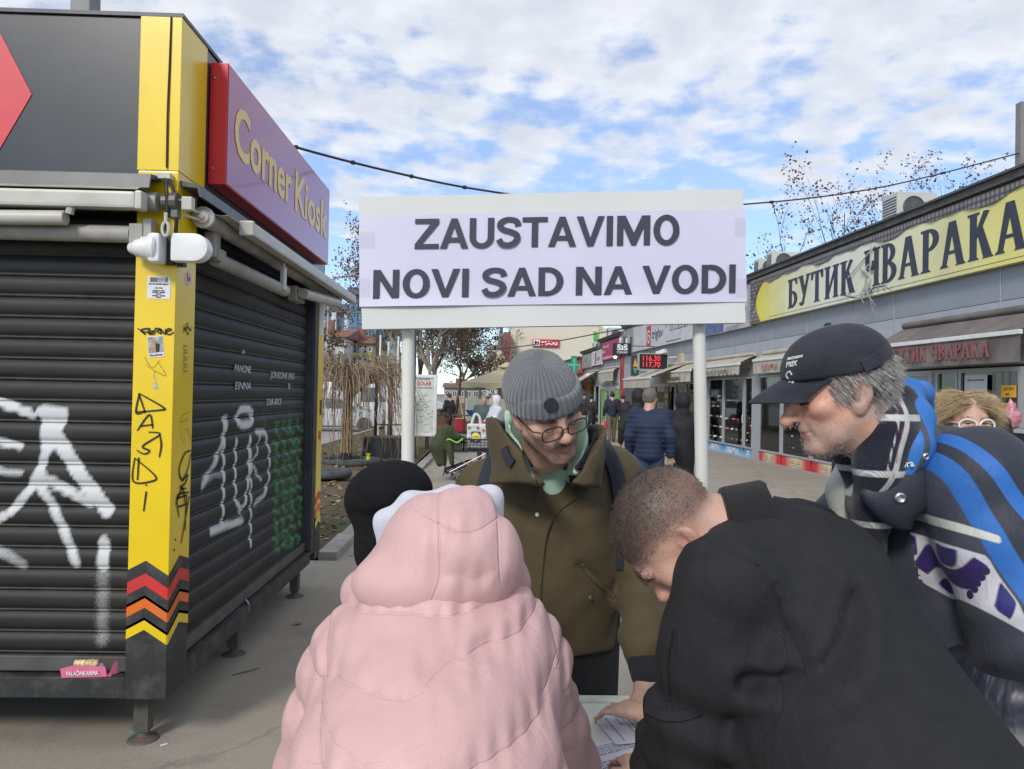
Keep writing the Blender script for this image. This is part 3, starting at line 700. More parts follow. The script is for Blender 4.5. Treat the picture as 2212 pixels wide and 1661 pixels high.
def stroke_field(U,Z,strokes):

 out = np.zeros(len(U))
 for pts,w,so,st in strokes:
  for (a,b) in zip(pts[:-1],pts[1:]):
   a = np.array(a); b = np.array(b); ab = b-a; pa = np.stack([U,Z],1)-a; t = np.clip(pa@ab/(ab@ab+1e-9),0,1); d = np.linalg.norm(pa-t[:,None]*ab,axis=1)
   out = np.maximum(out,st*0.93*np.clip((w*0.78+so-d)/so,0,1))
 return out
def smooth2(pts,n=6):
 pts =[np.array(p,float) for p in pts]; out =[]
 for i in range(len(pts)-1):
  p0 = pts[max(i-1,0)]; p1 = pts[i]; p2 = pts[i+1]; p3 = pts[min(i+2,len(pts)-1)]
  for k in range(n):
   f = k/n; out.append(0.5*((2*p1)+(-p0+p2)*f+(2*p0-5*p1+4*p2-p3)*f*f+(-p0+3*p1-3*p2+p3)*f**3))
 return out+[pts[-1]]
def ribbon(mb,pts,w,plane3,n=6,taper=True):

 P = smooth2(pts,n) if len(pts)>2 else [np.array(p,float) for p in pts]; k = len(P); vs =[]
 for i in range(k):
  t = P[min(i+1,k-1)]-P[max(i-1,0)]; t = t/(np.linalg.norm(t)+1e-9); nn = np.array([-t[1],t[0]])*w/2*((0.55+0.45*math.sin(math.pi*min(1,(i+0.7)/(k)))) if taper else 1)
  vs+=[plane3(*(P[i]+nn)),plane3(*(P[i]-nn))]
 mb.add(vs,[(2*i,2*i+1,2*i+3,2*i+2) for i in range(k-1)])
ZB,ZT = 0.245,3.225
Zq = lambda zx,zy:(zx*0.5776,zy*0.5776+702.0)
def kiosk():
 K = thing('kiosk','closed black and yellow street kiosk with graffiti on its roller shutters','kiosk',KO)
 W,D = 3.0,3.0; pw,pd = 0.175,0.225
 b = MB(); b.box((-W+0.05,0.12,0.36),(-0.12,D-0.06,3.15)); b.build('body',DARKP,K)
 b = MB(); b.box((-W,0.002,ZB),(-pw-0.002,0.11,0.335)); b.box((-0.11,pd+0.002,ZB),(-0.002,D-0.32,0.335)); b.box((-W,0.111,ZB+0.01),(-0.111,D,0.33)); b.build('floor_frame',KBLK,K,bevel=0.004)
 def post(x0,x1,y0,y1,mir=False):
  b = MB(); b.box((x0,y0,ZB+0.33),(x1,y1,2.545)); p = b.build('corner_post',YEL,K,bevel=0.004)
  b = MB(); b.box((x0-0.001,y0-0.001,ZB-0.002),(x1+0.001,y1+0.001,ZB+0.3285)); b.build('post_foot',KBLK,p,bevel=0.004)
  return p
 p1 = post(-pw,0.0,0.0,pd)
 fz0,fz1 = 2.50,ZT
 b = MB(); b.box((-W,0.012,fz0),(-0.182,0.06,fz1-0.004)); b.build('fascia_panel',DARKP,K)
 b = MB(); b.box((-0.18,0.0,2.548),(-0.048,0.26,fz1)); b.build('fascia_corner',YEL,K,bevel=0.003)
 b = MB(); b.box((-0.046,0.001,2.548),(0.0,0.305,fz1)); b.build('fascia_corner',YEL,K,bevel=0.003)
 b = MB(); b.box((-0.05,0.307,fz0),(-0.004,D,fz1-0.004)); b.build('fascia_panel',DARKP,K)
 b = MB(); b.box((-W,0.0,fz1+0.001),(0.004,D,fz1+0.018)); b.build('roof',SLATE,K)
 zc = fr(0,200)[1]; tip = fr(66,200)[0]
 o = tip; pts =[(o,zc),(o-0.135,zc+0.245),(o-0.36,zc+0.245),(o-0.225,zc),(o-0.36,zc-0.245),(o-0.135,zc-0.245)]
 pts =[(o,zc),(o-0.14,zc+0.26),(o-0.275,zc+0.26),(o-0.139,zc),(o-0.275,zc-0.26),(o-0.14,zc-0.26)]
 b = MB(); b.prism(pts,0,0.004,lambda p:np.array([p[0],0.012-p[2],p[1]])); b.build('arrow_mark',mat('arrow_red',(0.62,0.05,0.06),0.4,var=0.06,coat=0.2),K)
 b = MB(); zc = 2.492
 prof =[(0.011,zc+0.03),(-0.10,zc+0.012),(-0.115,zc-0.05),(-0.105,zc-0.05),(-0.09,zc-0.006),(0.011,zc+0.005)]
 b.prism(prof,-W,-0.075,lambda p:np.array([p[2],p[0],p[1]])); b.build('canopy',SLATE,K)
 b = MB(); prof =[(-0.003,zc+0.02),(0.085,zc+0.002),(0.095,zc-0.05),(0.085,zc-0.05),(0.075,zc-0.012),(-0.003,zc-0.004)]
 b.prism(prof,0.02,D+0.1,lambda p:np.array([p[0],p[2],p[1]])); b.build('canopy',SLATE,K)
 def chev(face,z,colour):
  t = 0.054; b = MB()
  if face=='f':
   pts =[(-pw,z),(-pw*0.56,z+0.042),(-0.0005,z-0.022),(-0.0005,z-0.022-t),(-pw*0.56,z+0.042-t),(-pw,z-t)]; b.prism(pts,0,0.0022,lambda p:np.array([p[0],-0.001-p[2],p[1]]))
  else :
   pts =[(0.0005,z-0.022),(pd*0.52,z+0.042),(pd,z+0.006),(pd,z+0.006-t),(pd*0.52,z+0.042-t),(0.0005,z-0.022-t)]; b.prism(pts,0,0.0022,lambda p:np.array([0.001+p[2],p[0],p[1]]))
  b.build('chevron',colour,p1)
 for f_ in 'fr':
  z0 = 0.752
  chev(f_,z0+0.050,KBLK)
  for i,cc in enumerate((CHR,CHO,YEL)):
   chev(f_,z0-i*0.096-0.003,cc)
   if i<2:
    chev(f_,z0-i*0.096-0.058,KBLK)
 def profile(p):
  return [(-0.012,0.0),(-0.004,0.004),(-0.0035,0.010),(-0.010,0.0135),(-0.0005,0.018),(0.004,0.034),(0.0042,0.058),(0.0,p-0.012),(-0.012,p-0.0005)]
 GRV = np.array([1,0.75,0.7,0.9,0.25,0,0,0.12,0.6])
 def shutter(face,u0,u1,z0,z1,pitch,place,us,whites,greens):
  S = bpy.data.objects.new('roller_shutter',None); COL.objects.link(S); S.parent = K
  n = int((z1-z0)/pitch); pr = profile(pitch); k = len(pr)
  for i in range(n):
   zb = z0+i*pitch; U = np.repeat(us,k); PR = np.tile(np.array(pr),(len(us),1)); Z = zb+PR[:,1]
   V = np.array([place(u,d,z) for u,d,z in zip(U,PR[:,0],Z)]); m_ = len(us)
   idx =(np.arange(m_-1)[:,None]*k+np.arange(k-1)[None,:]).ravel(); Q = np.stack([idx,idx+k,idx+k+1,idx+1],1)
   if face=='r': Q = Q[:,::1]
   me = mesh_np('slat',V,Q); set_attr(me,'groove',np.tile(GRV,m_)); set_attr(me,'white',stroke_field(U,Z,whites) if whites else np.zeros(len(U))); set_attr(me,'green',stroke_field(U,Z,greens) if greens else np.zeros(len(U)))
   link('slat',me,SLAT,S,True)
  return S
 def FQ(*pts): return [fr(*Zq(*p),0.06) for p in pts]
 wf =[(FQ((165,325),(230,330),(195,420)),0.035,0.012,1.0),(FQ((190,340),(185,440)),0.045,0.014,1.0),(FQ((185,440),(150,540),(110,620),(40,700),(-20,735)),0.018,0.012,0.95),(FQ((215,420),(300,560),(400,690)),0.034,0.014,1.0),(FQ((150,560),(240,610),(335,665)),0.022,0.016,0.9),(FQ((130,580),(190,660),(245,780),(285,890)),0.017,0.018,0.9),(FQ((140,575),(160,590)),0.025,0.02,0.9),(FQ((390,810),(385,900)),0.025,0.014,1.0),(FQ((385,900),(385,1010),(382,1180)),0.014,0.05,0.42),(FQ((-20,285),(40,300),(120,335)),0.022,0.01,1.0),(FQ((-40,425),(20,440),(75,455)),0.016,0.012,0.95),(FQ((-40,535),(20,550),(75,552)),0.016,0.014,0.8),(FQ((-40,835),(30,860),(85,895)),0.014,0.03,0.6)]
 us = np.concatenate([[-W+0.06],np.arange(-1.25,-pw-0.006,0.011),[-pw-0.006]])
 sf = shutter('f',0,0,0.415,2.36,0.0925,lambda u,d,z:(u,0.06-d,z),us,wf,None)
 b = MB(); b.box((-W+0.06,0.045,0.345),(-pw-0.004,0.085,0.412)); b.build('bottom_bar',mat('shutter_bar',(0.09,0.088,0.085),0.5,metal=0.3,var=0.3,dirt=(0.2,0.12,0.06),dscale=5,damt=0.5),sf,bevel=0.006)
 RX = -0.06
 def RQ(*pts): return [ri(*Zq(*p),RX) for p in pts]
 circ =[(915+30*math.cos(a),345+32*math.sin(a)) for a in np.linspace(0,6.283,13)]
 wr =[(RQ((848,350),(838,420),(800,520),(755,600)),0.014,0.028,0.85),(RQ((838,350),(835,500),(836,600),(832,740)),0.020,0.012,1.0),(RQ((788,775),(850,748),(905,735)),0.020,0.016,1.0),(RQ(*circ),0.022,0.018,0.95),(RQ((882,430),(878,560),(882,660),(900,695),(918,660),(930,560),(932,430)),0.018,0.012,1.0),(RQ((935,420),(938,600),(936,825)),0.013,0.02,0.9),(RQ((960,400),(990,400),(1008,480),(1005,580),(985,640),(955,665)),0.014,0.025,0.85),(RQ((930,530),(960,480),(972,400)),0.010,0.015,0.8),(RQ((940,520),(975,580)),0.010,0.015,0.8),(RQ((890,370),(935,360)),0.01,0.03,0.5),(RQ((760,590),(800,560),(830,560)),0.008,0.03,0.5)]
 rg = np.random.RandomState(3); gr =[]
 for r_ in range(7):
  for c_ in range(4):
   x = 1020+c_*28+rg.rand()*10; y = 365+r_*72+c_*(-4); a = rg.rand(4)*16-8
   gr.append((RQ((x,y),(x+14+a[0],y+8+a[1]),(x+3,y+34+a[2]),(x+22,y+48+a[3])),0.010,0.014,0.85))
 gr.append((RQ((985,330),(1000,450)),0.01,0.02,0.6)); gr.append((RQ((1040,560),(1090,640),(1030,840)),0.03,0.12,0.34)); gr.append((RQ((1085,340),(1100,600)),0.02,0.10,0.3))
 us = np.arange(pd+0.03,D-0.335,0.015)
 sr = shutter('r',0,0,0.415,2.40,0.0925,lambda u,d,z:(RX+d,u,z),us,wr,gr)
 b = MB(); b.box((RX-0.02,pd+0.03,0.345),(RX+0.022,D-0.335,0.412)); b.build('bottom_bar',MATS['shutter_bar'],sr,bevel=0.006)
 b = MB(); b.tube([(RX+0.03,1.18,0.36),(RX+0.055,1.16,0.34),(RX+0.055,1.16,0.30),(RX+0.04,1.2,0.29),(RX+0.03,1.22,0.34)],0.006,6); b.build('padlock_loop',mat('steel',(0.35,0.34,0.33),0.35,metal=0.9),sr,smooth=True)
 b = MB(); b.box((RX-0.03,0.24,2.41),(-0.01,D-0.33,2.5)); b.box((-W,0.03,2.37),(-0.19,0.08,2.5)); b.build('shutter_head',DARKP,K)
 for y_ in (pd+0.003,D-0.332):
  b = MB(); b.box((RX-0.03,y_,0.34),(-0.012,y_+0.024,2.405)); b.build('guide_rail',SLATE,K)
 b = MB(); b.box((-0.13,D-0.306,ZB+0.06),(-0.004,D-0.182,2.5)); b.build('jamb',KBLK,K)
 p2 = post(-pw,0.0,D-0.18,D)
 for i,cc in enumerate((CHR,CHO,YEL)):
  z = 0.752-i*0.096; t = 0.054; y0,y1 = D-0.18,D
  b = MB(); b.prism([(y0,z-0.02),(lerp(y0,y1,.55),z+0.03),(y1,z+0.0),(y1,z-t),(lerp(y0,y1,.55),z+0.03-t),(y0,z-0.02-t)],0,0.0022,lambda p:np.array([0.001+p[2],p[0],p[1]])); b.build('chevron',cc,p2)
 b = MB(); b.box((-0.001,D-0.16,2.05),(0.002,D-0.03,2.45)); b.build('notice',mat('white_paper',(0.68,0.69,0.72),0.6,var=0.04),p2)
 b = MB(); b.box((-0.001,D-0.1,1.40),(0.002,D-0.04,1.52)); b.build('sticker',INK,p2)
 b = MB(); b.box((-0.001,D-0.13,1.20),(0.002,D-0.05,1.27)); b.build('sticker',CHR,p2)
 S = bpy.data.objects.new('light_box_sign',None); COL.objects.link(S); S.parent = K
 sy0,sy1,sz0,sz1,sx = 0.345,2.68,2.585,3.175,0.088
 b = MB(); b.box((0.0,sy0,sz0),(sx-0.003,sy1,sz1)); b.build('casing',REDB,S,bevel=0.003)
 b = MB(); b.box((sx-0.0025,sy0+0.006,sz0+0.006),(sx,sy1-0.006,sz1-0.006)); b.build('face',sign_mat(),S)
 LET = mat('sign_yellow_letters',(0.78,0.56,0.09),0.3,var=0.03)
 def pl(xd,yd): return ri(xd,yd,sx)
 y0,z0 = pl(506,352); y1,z1 = pl(628,458)
 letters('lettering','Corner',(sx+0.002,pl(506,300)[0],2.775),(0,1,0),(0,0,1),0.36,LET,S,'L',fit=pl(629,400)[0]-pl(506,300)[0],bold=0.022)
 letters('lettering','Kiosk',(sx+0.002,pl(637,420)[0],2.775),(0,1,0),(0,0,1),0.36,LET,S,'L',fit=pl(706,470)[0]-pl(637,420)[0],bold=0.022)
 for z in (2.66,3.10):
  b = MB(); b.lathe([(0.006,0),(0.006,0.003),(0.003,0.005)],8,(0.022,sy0,z),rotx(math.pi/2)); b.build('screw',MATS['steel'],S)
 def awning_front():
  A = bpy.data.objects.new('folded_awning',None); COL.objects.link(A); A.parent = K
  x1 = fr(303,430,-0.10)[0]; zt = 2.418
  b = MB(); b.box((-W,-0.155,zt-0.072),(x1,-0.095,zt-0.002)); b.build('front_bar',CREAM,A,bevel=0.012)
  b = MB(); b.box((x1+0.0005,-0.158,zt-0.076),(x1+0.03,-0.092,zt+0.002)); b.build('end_cap',CREAM,A,bevel=0.010)
  b = MB(); b.tube([(-W,-0.045,zt-0.02),(x1+0.055,-0.045,zt-0.02)],0.042,12); b.build('roller',DUSTY,A,smooth=True)
  rgq = np.random.RandomState(1)
  b = solidify_sheet(30,4,lambda u,v:(lerp(-W,x1+0.01,u),lerp(-0.05,-0.15,v),zt+0.022+0.012*math.sin(v*3.14)-v*0.016+0.006*math.sin(u*47+v*5)*(1-v)),0.003); b.build('fabric',mat('awning_dusty_fabric',(0.36,0.32,0.26),0.9,var=0.15,bump=0.3,bscale=120),A,smooth=True)
  xj = fr(152,470,-0.1)[0]
  b = MB(); b.tube([(-W,-0.115,zt-0.155),(xj,-0.135,zt-0.118)],0.031,10); b.tube([(xj+0.012,-0.13,zt-0.10),(xj+0.018,-0.13,zt-0.07)],0.017,8); b.build('folding_arm',CREAM,A,smooth=True)
  xk = fr(300,480,-0.06)[0]
  b = MB(); b.tube([(-W,-0.055,zt-0.16),(xk-0.03,-0.055,zt-0.165)],0.037,10); b.build('folding_arm',DUSTY,A,smooth=True)
  b = MB(); b.obox((xk,-0.06,zt-0.165),(0.028,0.03,0.042)); b.obox((xk+0.045,-0.055,zt-0.15),(0.018,0.028,0.05)); b.tube([(xk+0.04,-0.08,zt-0.19),(xk+0.085,-0.07,zt-0.18)],0.018,8); b.build('elbow_joint',DUSTY,A,bevel=0.006)
  xg = x1+0.075
  b = MB(); b.tube([(xg,-0.05,zt-0.02),(xg+0.035,-0.05,zt-0.02)],0.034,12); b.tube([(xg+0.036,-0.05,zt-0.02),(xg+0.066,-0.05,zt-0.02)],0.042,12); b.obox((xg+0.05,-0.05,zt-0.06),(0.02,0.02,0.03)); b.build('gear_box',mat('greasy_gear',(0.12,0.115,0.10),0.5,var=0.3,metal=0.4),A,bevel=0.004)
  b = MB(); b.tube([(xg+0.03,-0.09,zt-0.075),(xg+0.03,-0.09,zt-0.115)],0.008,8); b.tube([(xg+0.03+0.014*math.cos(a),-0.09,zt-0.145+0.03*math.sin(a)) for a in np.linspace(0,6.283,13)[:-1]],0.007,8,closed=True); b.build('crank_eye',CREAM,A,smooth=True)
  b = MB(); b.obox((xg+0.105,-0.045,zt-0.025),(0.022,0.02,0.028)); b.bar((xg+0.06,-0.05,zt-0.01),(xg+0.1,-0.045,zt-0.01),0.012,0.01); b.build('bracket',CREAM,A,bevel=0.004)
 awning_front()
 def awning_right():
  A = bpy.data.objects.new('folded_awning',None); COL.objects.link(A); A.parent = K
  zt = 2.415; y0 = 0.36; y1 = 3.25; xo = 0.185
  b = MB(); b.box((xo-0.032,y0+0.03,zt-0.066),(xo+0.03,y1,zt-0.002)); b.build('front_bar',CREAM,A,bevel=0.012)
  b = MB(); b.box((xo-0.036,y0,zt-0.07),(xo+0.033,y0+0.0295,zt+0.002)); b.build('end_cap',CREAM,A,bevel=0.008)
  b = MB(); b.tube([(0.055,0.16,zt-0.035),(0.055,y1,zt-0.035)],0.040,14); b.build('roller',DUSTY,A,smooth=True)
  b = solidify_sheet(20,5,lambda u,v:(lerp(0.055,xo-0.03,v),lerp(0.19,y1,u),lerp(zt+0.002,zt-0.015,v)-0.010*math.sin(v*3.14)+0.004*math.sin(u*38)*math.sin(v*3.1)),0.003); b.build('fabric',mat('awning_beige_fabric',(0.42,0.39,0.33),0.9,var=0.12,bump=0.3,bscale=120),A,smooth=True)
  b = MB(); b.lathe([(0.045,-0.012),(0.05,-0.01),(0.05,0.008),(0.03,0.012),(0.03,0.02),(0.012,0.024),(0.012,0.03)],14,(0.055,0.155,zt-0.035),rotx(math.pi/2)); b.build('roller_cog',CREAM,A,smooth=False)
  b = MB(); b.obox((-0.028,0.055,zt-0.02),(0.024,0.03,0.026)); b.bar((-0.01,0.07,zt-0.005),(0.05,0.14,zt-0.02),0.010,0.012); b.bar((-0.01,0.07,zt-0.042),(0.05,0.14,zt-0.052),0.010,0.012); b.build('bracket',CREAM,A,bevel=0.004)
  b = MB(); b.tube([(0.04,0.36,zt-0.19),(0.13,1.28,zt-0.22)],0.036,10); b.build('folding_arm',DUSTY,A,smooth=True)
  b = MB(); b.obox((0.035,0.33,zt-0.13),(0.026,0.04,0.06)); b.obox((0.05,0.38,zt-0.17),(0.02,0.05,0.03)); b.build('elbow_joint',DUSTY,A,bevel=0.008)
  b = MB(); b.tube([(0.15,1.16,zt-0.07),(0.15,1.16,zt-0.095)],0.012,8); b.obox((0.15,1.17,zt-0.16),(0.012,0.03,0.07)); b.build('hanger',CREAM,A,bevel=0.008)
  b = MB(); b.tube([(0.10,1.85,zt-0.16),(0.155,2.75,zt-0.12)],0.036,10); b.build('folding_arm',CREAM,A,smooth=True)
  b = MB(); b.obox((0.03,1.95,zt-0.16),(0.03,0.12,0.05)); b.build('elbow_joint',DUSTY,A,bevel=0.01); b = MB(); b.obox((0.15,2.83,zt-0.10),(0.015,0.04,0.05)); b.build('elbow_joint',DUSTY,A,bevel=0.01)
 awning_right()
 b = MB(); x,z = fr(391,540,-0.03); b.box((-0.035,-0.03,z-0.065),(-0.001,-0.002,z+0.06)); b.box((0.001,0.002,z-0.065),(0.03,0.04,z+0.06)); b.build('mounting_plate',BLACKM,K)
 WH = mat('white_plastic',(0.74,0.74,0.74),0.35,var=0.03,coat=0.2,dirt=(0.55,0.53,0.5),dscale=7,damt=0.35)
 zc = fr(360,538,-0.06)[1]; H = bpy.data.objects.new('alarm_housing',None); COL.objects.link(H); H.parent = K
 b = MB(); b.lathe([(0.0,-0.115),(0.016,-0.112),(0.026,-0.10),(0.03,-0.085),(0.037,-0.08),(0.041,-0.055),(0.050,-0.05),(0.052,-0.02),(0.062,-0.018),(0.066,0.012),(0.058,0.02),(0.0,0.022)],24,(-0.062,-0.07,zc),roty(math.pi/2)); b.build('horn',WH,H,smooth=True)
 b = MB(); b.box((-0.075,-0.115,zc-0.062),(-0.028,-0.028,zc+0.06)); b.build('back_box',WH,H,bevel=0.014)
 H = bpy.data.objects.new('alarm_housing',None); COL.objects.link(H); H.parent = K
 pr =[(0.0,-0.06),(0.10,-0.06)]+[(0.10+0.06*math.cos(a)*1.0,0.06*math.sin(a)) for a in np.linspace(-1.5,1.5,12)]+[(0.10,0.06),(0.0,0.06)]
 b = MB(); b.prism(pr,-0.035,0.035,lambda p:np.array([0.005+p[0]*0.99,-0.045+p[2],zc+0.008+p[1]])); b.build('cover',WH,H,bevel=0.012,smooth=True)
 CAB = mat('black_cable',(0.012,0.012,0.013),0.5,var=0.1)
 for pts in ([(-0.045,-0.035,2.50),(-0.02,-0.075,2.46),(-0.012,-0.08,2.36),(-0.03,-0.075,2.26),(-0.05,-0.065,zc+0.055)],[(-0.045,-0.03,2.505),(0.0,-0.06,2.46),(0.02,-0.06,2.36),(0.015,-0.05,2.27),(0.012,-0.045,zc+0.06)]):
  b = MB(); b.tube(smooth2(pts,6),0.008,8); b.build('cable',CAB,K,smooth=True)
 b = MB(); b.tube(smooth2([(-0.047,-0.002,ZT),(-0.049,-0.004,3.0),(-0.052,-0.004,2.8),(-0.05,-0.004,2.56)],6),0.004,6); b.build('cable',CAB,K,smooth=True)
 b = MB(); b.obox((-0.05,-0.02,2.515),(0.03,0.02,0.012)); b.build('cable_box',CREAM,K)
 for (x,y) in ((-0.16,0.16),(-0.13,1.30),(-0.10,2.62),(-2.8,0.2),(-2.8,2.8)):
  b = MB(); b.box((-0.032,-0.032,0.045),(0.032,0.032,ZB)); b.lathe([(0.07,0.0),(0.065,0.008),(0.03,0.02),(0.02,0.05)],18); o = b.build('foot',mat('rusty_foot',(0.09,0.078,0.066),0.8,var=0.4,dirt=(0.12,0.07,0.04),dscale=8,damt=0.6),K); o.location =(x,y,0.0)
 PO = lambda u,z: np.array([u,-0.0035,z]); PR_ = lambda u,z: np.array([0.0035,u,z])
 x0,z0 = fr(318,645); x1,z1 = fr(369,598)
 b = MB(); b.box((x0,-0.002,z0),(x1,0.0,z1)); nt = b.build('notice',MATS['white_paper'],p1)
 w = x1-x0
 b = MB(); b.box((x0+w*.12,-0.0035,z1-0.024),(x1-w*.12,-0.0022,z1-0.004)); b.build('notice_header',mat('print_mid_grey',(0.14,0.14,0.14),0.7),nt)
 letters('lettering','Corner',(x0+w*.63,-0.0045,z1-0.0125),(1,0,0),(0,0,1),0.011,MATS['white_paper'],nt,fit=w*0.38,bold=0.02)
 letters('lettering','Kiosk',(x0+w*.63,-0.0045,z1-0.0225),(1,0,0),(0,0,1),0.011,MATS['white_paper'],nt,fit=w*0.34,bold=0.02)
 for s_,zz,f_,sz in (('P.M. 193 "JUTOSKA PIJACA"',0.036,0.85,0.009),('RADNO VREME',0.052,0.34,0.006),('PONEDELJAK - PETAK',0.064,0.52,0.006),('07:00h - 20:00h',0.072,0.55,0.008),('SUBOTA',0.0785,0.2,0.006),('07:00h - 15:00h',0.0865,0.55,0.008),('NEDELJA',0.0925,0.22,0.0055),('07:00h - 14:00h',0.0985,0.55,0.0075)):
  if z1-zz>z0: letters('lettering',s_,((x0+x1)/2,-0.003,z1-zz),(1,0,0),(0,0,1),sz,INK,nt,fit=w*f_,bold=0.01)
 (x0,z0),(x1,z1) = fr(322,773),fr(357,729)
 tl = lambda p: np.array([p[0]+(p[1]-z0)*(-0.12),-p[2],p[1]+(p[0]-x0)*0.12])
 b = MB(); b.prism([(x0,z0),(x1,z0),(x1,z1),(x0,z1)],0,0.002,tl); st = b.build('sticker',MATS['white_paper'],p1)
 h = z1-z0; w = x1-x0
 b = MB(); b.prism([(x0+.002,z0+h*.22),(x1-.002,z0+h*.22),(x1-.002,z1-.002),(x0+.002,z1-.002)],0.0021,0.003,tl); b.build('sticker_photo',mat('sticker_grey',(0.30,0.33,0.31),0.4,var=0.6,scale=40),st)
 b = MB(); b.prism([(x0+w*.22,z0+h*.24),(x0+w*.52,z0+h*.24),(x0+w*.5,z0+h*.8),(x0+w*.4,z0+h*.95),(x0+w*.26,z0+h*.85)],0.0031,0.0038,tl); b.build('sticker_figure',mat('sticker_tan',(0.42,0.26,0.16),0.5,var=0.3,scale=60),st)
 b = MB(); b.prism([(x0+w*.5,z0+h*.24),(x0+w*.7,z0+h*.24),(x0+w*.78,z0+h*.6),(x0+w*.5,z0+h*.68)],0.0031,0.0038,tl); b.build('sticker_figure',INK,st)
 letters('lettering','Hoodvuer',(x0+w*0.48,-0.003,z0+h*0.06+w*0.06),(1,0,0.12),(-0.12,0,1),0.014,mat('print_plum',(0.12,0.05,0.10),0.6),st,fit=w*0.85,bold=0.01)
 x,z = fr(336,840); b = MB(); b.prism([(x-.012,z),(x+.012,z),(x+.003,z+.03),(x+.0015,z+.052),(x-.0015,z+.052),(x-.003,z+.03)],0,0.0015,lambda p:np.array([p[0],-p[2],p[1]])); b.build('sticker',mat('sticker_tower',(0.38,0.42,0.46),0.5,var=0.4,scale=90),p1)
 y_,z_ = ri(406,601); b = MB(); b.lathe([(0.036,0),(0.036,0.002)],24,(0.0,y_,z_),roty(math.pi/2)@np.diag([1.0,1.0,1.0])); rs = b.build('sticker',mat('sticker_pinkish',(0.62,0.55,0.57),0.5),p1)
 b = MB(); b.prism([(y_-.015,z_-.018),(y_-.005,z_-.018),(y_-.003,z_+.02),(y_-.02,z_+.02)],0.0022,0.003,lambda p:np.array([p[2],p[0],p[1]])); b.prism([(y_+.002,z_-.015),(y_+.02,z_-.012),(y_+.02,z_+.008),(y_+.002,z_+.006)],0.0022,0.003,lambda p:np.array([p[2],p[0],p[1]])); b.build('sticker_emblem',REDP,rs)
 PEN = mat('marker_ink',(0.018,0.016,0.01),0.6,var=0.2)
 def tagline(name,plane3,conv,lines,w):
  b = MB()
  for ln in lines: ribbon(b,[conv(*q) for q in ln],w,plane3)
  b.build(name,PEN,p1)
 cf = lambda x,y: fr(*Zq(x,y)); cr = lambda x,y: ri(*Zq(x,y))
 tagline('marker_tag',PO,cf,[[(516,12),(545,36),(530,18),(560,14),(552,26),(535,24)],[(556,28),(574,22),(566,34),(556,30),(578,36)],[(580,34),(582,14),(602,16),(588,24),(606,34)],[(604,34),(602,16),(618,34),(620,14)],[(622,26),(642,18),(630,14),(622,28),(634,36),(652,26)]],0.0075)
 tagline('marker_tag',PO,cf,[[(522,255),(510,328),(545,322)],[(520,255),(612,308),(600,318),(508,325)],[(520,258),(545,330)],[(514,395),(560,335),(572,388)],[(524,378),(575,372)],[(556,400),(600,408),(535,452),(560,470),(540,482),(512,468)],[(598,408),(604,450),(596,495)],[(505,495),(500,585),(575,582),(578,560),(506,498)],[(520,495),(515,580)],[(546,596),(548,598),(550,597)],[(548,622),(538,696)]],0.0085)
 tagline('marker_tag',PR_,cr,[[(712,470),(690,480),(668,540),(680,578),(700,540),(712,480)],[(678,586),(700,560),(690,592),(672,606),(694,612)],[(655,672),(680,610),(690,668)],[(660,648),(698,636)],[(668,720),(662,640),(706,625)],[(666,680),(700,668)],[(696,640),(690,770)],[(706,640),(676,815)],[(652,800),(654,802),(655,801)],[(648,838),(650,840),(651,838)]],0.011)
 tagline('marker_tag',PR_,cr,[[(684,0),(692,20),(698,-8),(704,18)],[(690,24),(700,8),(712,20),(716,2)],[(682,30),(690,10),(700,36),(708,14)]],0.006)
 tagline('marker_tag',PR_,cr,[[(688,58),(689,59),(690,58)]]+[[(700,78+i*26),(686,80+i*26),(688,96+i*26),(700,92+i*26)] for i in range(4)]+[[(692,205),(693,206),(694,205)]],0.004)
 tagline('marker_tag',PR_,cr,[[(706,325),(680,340),(672,365),(700,350),(690,372)],[(668,380),(684,440),(694,385),(712,440)],[(700,385),(716,430)]],0.0022)
 tagline('marker_tag',PO,cf,[[(540,118),(570,160),(600,130)],[(545,150),(620,190),(590,135)],[(580,170),(575,200)]],0.0016)
 SIL = mat('silver_pen',(0.5,0.5,0.5),0.5,var=0.2)
 for s_,x,y,f_ in (('PANONE',905,165,0.30),('EINNA',905,228,0.28),('JONSONE ERG',1055,190,0.62),('78',1077,230,0.06),('SOUR-ADCK',1022,288,0.36),('*',906,108,0.06)):
  yy,zz = ri(*Zq(x,y),RX); letters('marker_tag',s_,(RX+0.0062,yy,zz-0.02),(0,1,0),(0,0,1),0.062,SIL,sr,fit=f_,shear=0.2)
 return K
kiosk()
def roof_junk():
 r = thing('roof_unit','weathered grey moulded unit with a post lying on the kiosk roof','roof unit',(-1.386,3.4,3.244))
 g = mat('weathered_grey',(0.30,0.30,0.29),0.85,var=0.3,dirt=(0.16,0.155,0.14),dscale=4,damt=0.7)
 b = MB(); pr =[(-1.9,0),(-0.42,0),(-0.40,0.04),(-0.46,0.10),(-0.56,0.13),(-1.9,0.15)]; b.prism(pr,0.35,1.1,lambda p:np.array([p[0],p[2],p[1]])); b.build('shell',g,r,bevel=0.015)
 b = MB(); b.box((-0.62,0.24,0.0),(-0.53,0.345,0.30)); b.build('post',g,r,bevel=0.008)
 b = MB(); b.box((-1.8,0.335,0.015),(-0.66,0.349,0.075)); b.build('glass_strip',mat('violet_glass',(0.10,0.10,0.18),0.15,var=0.1),r)
roof_junk()
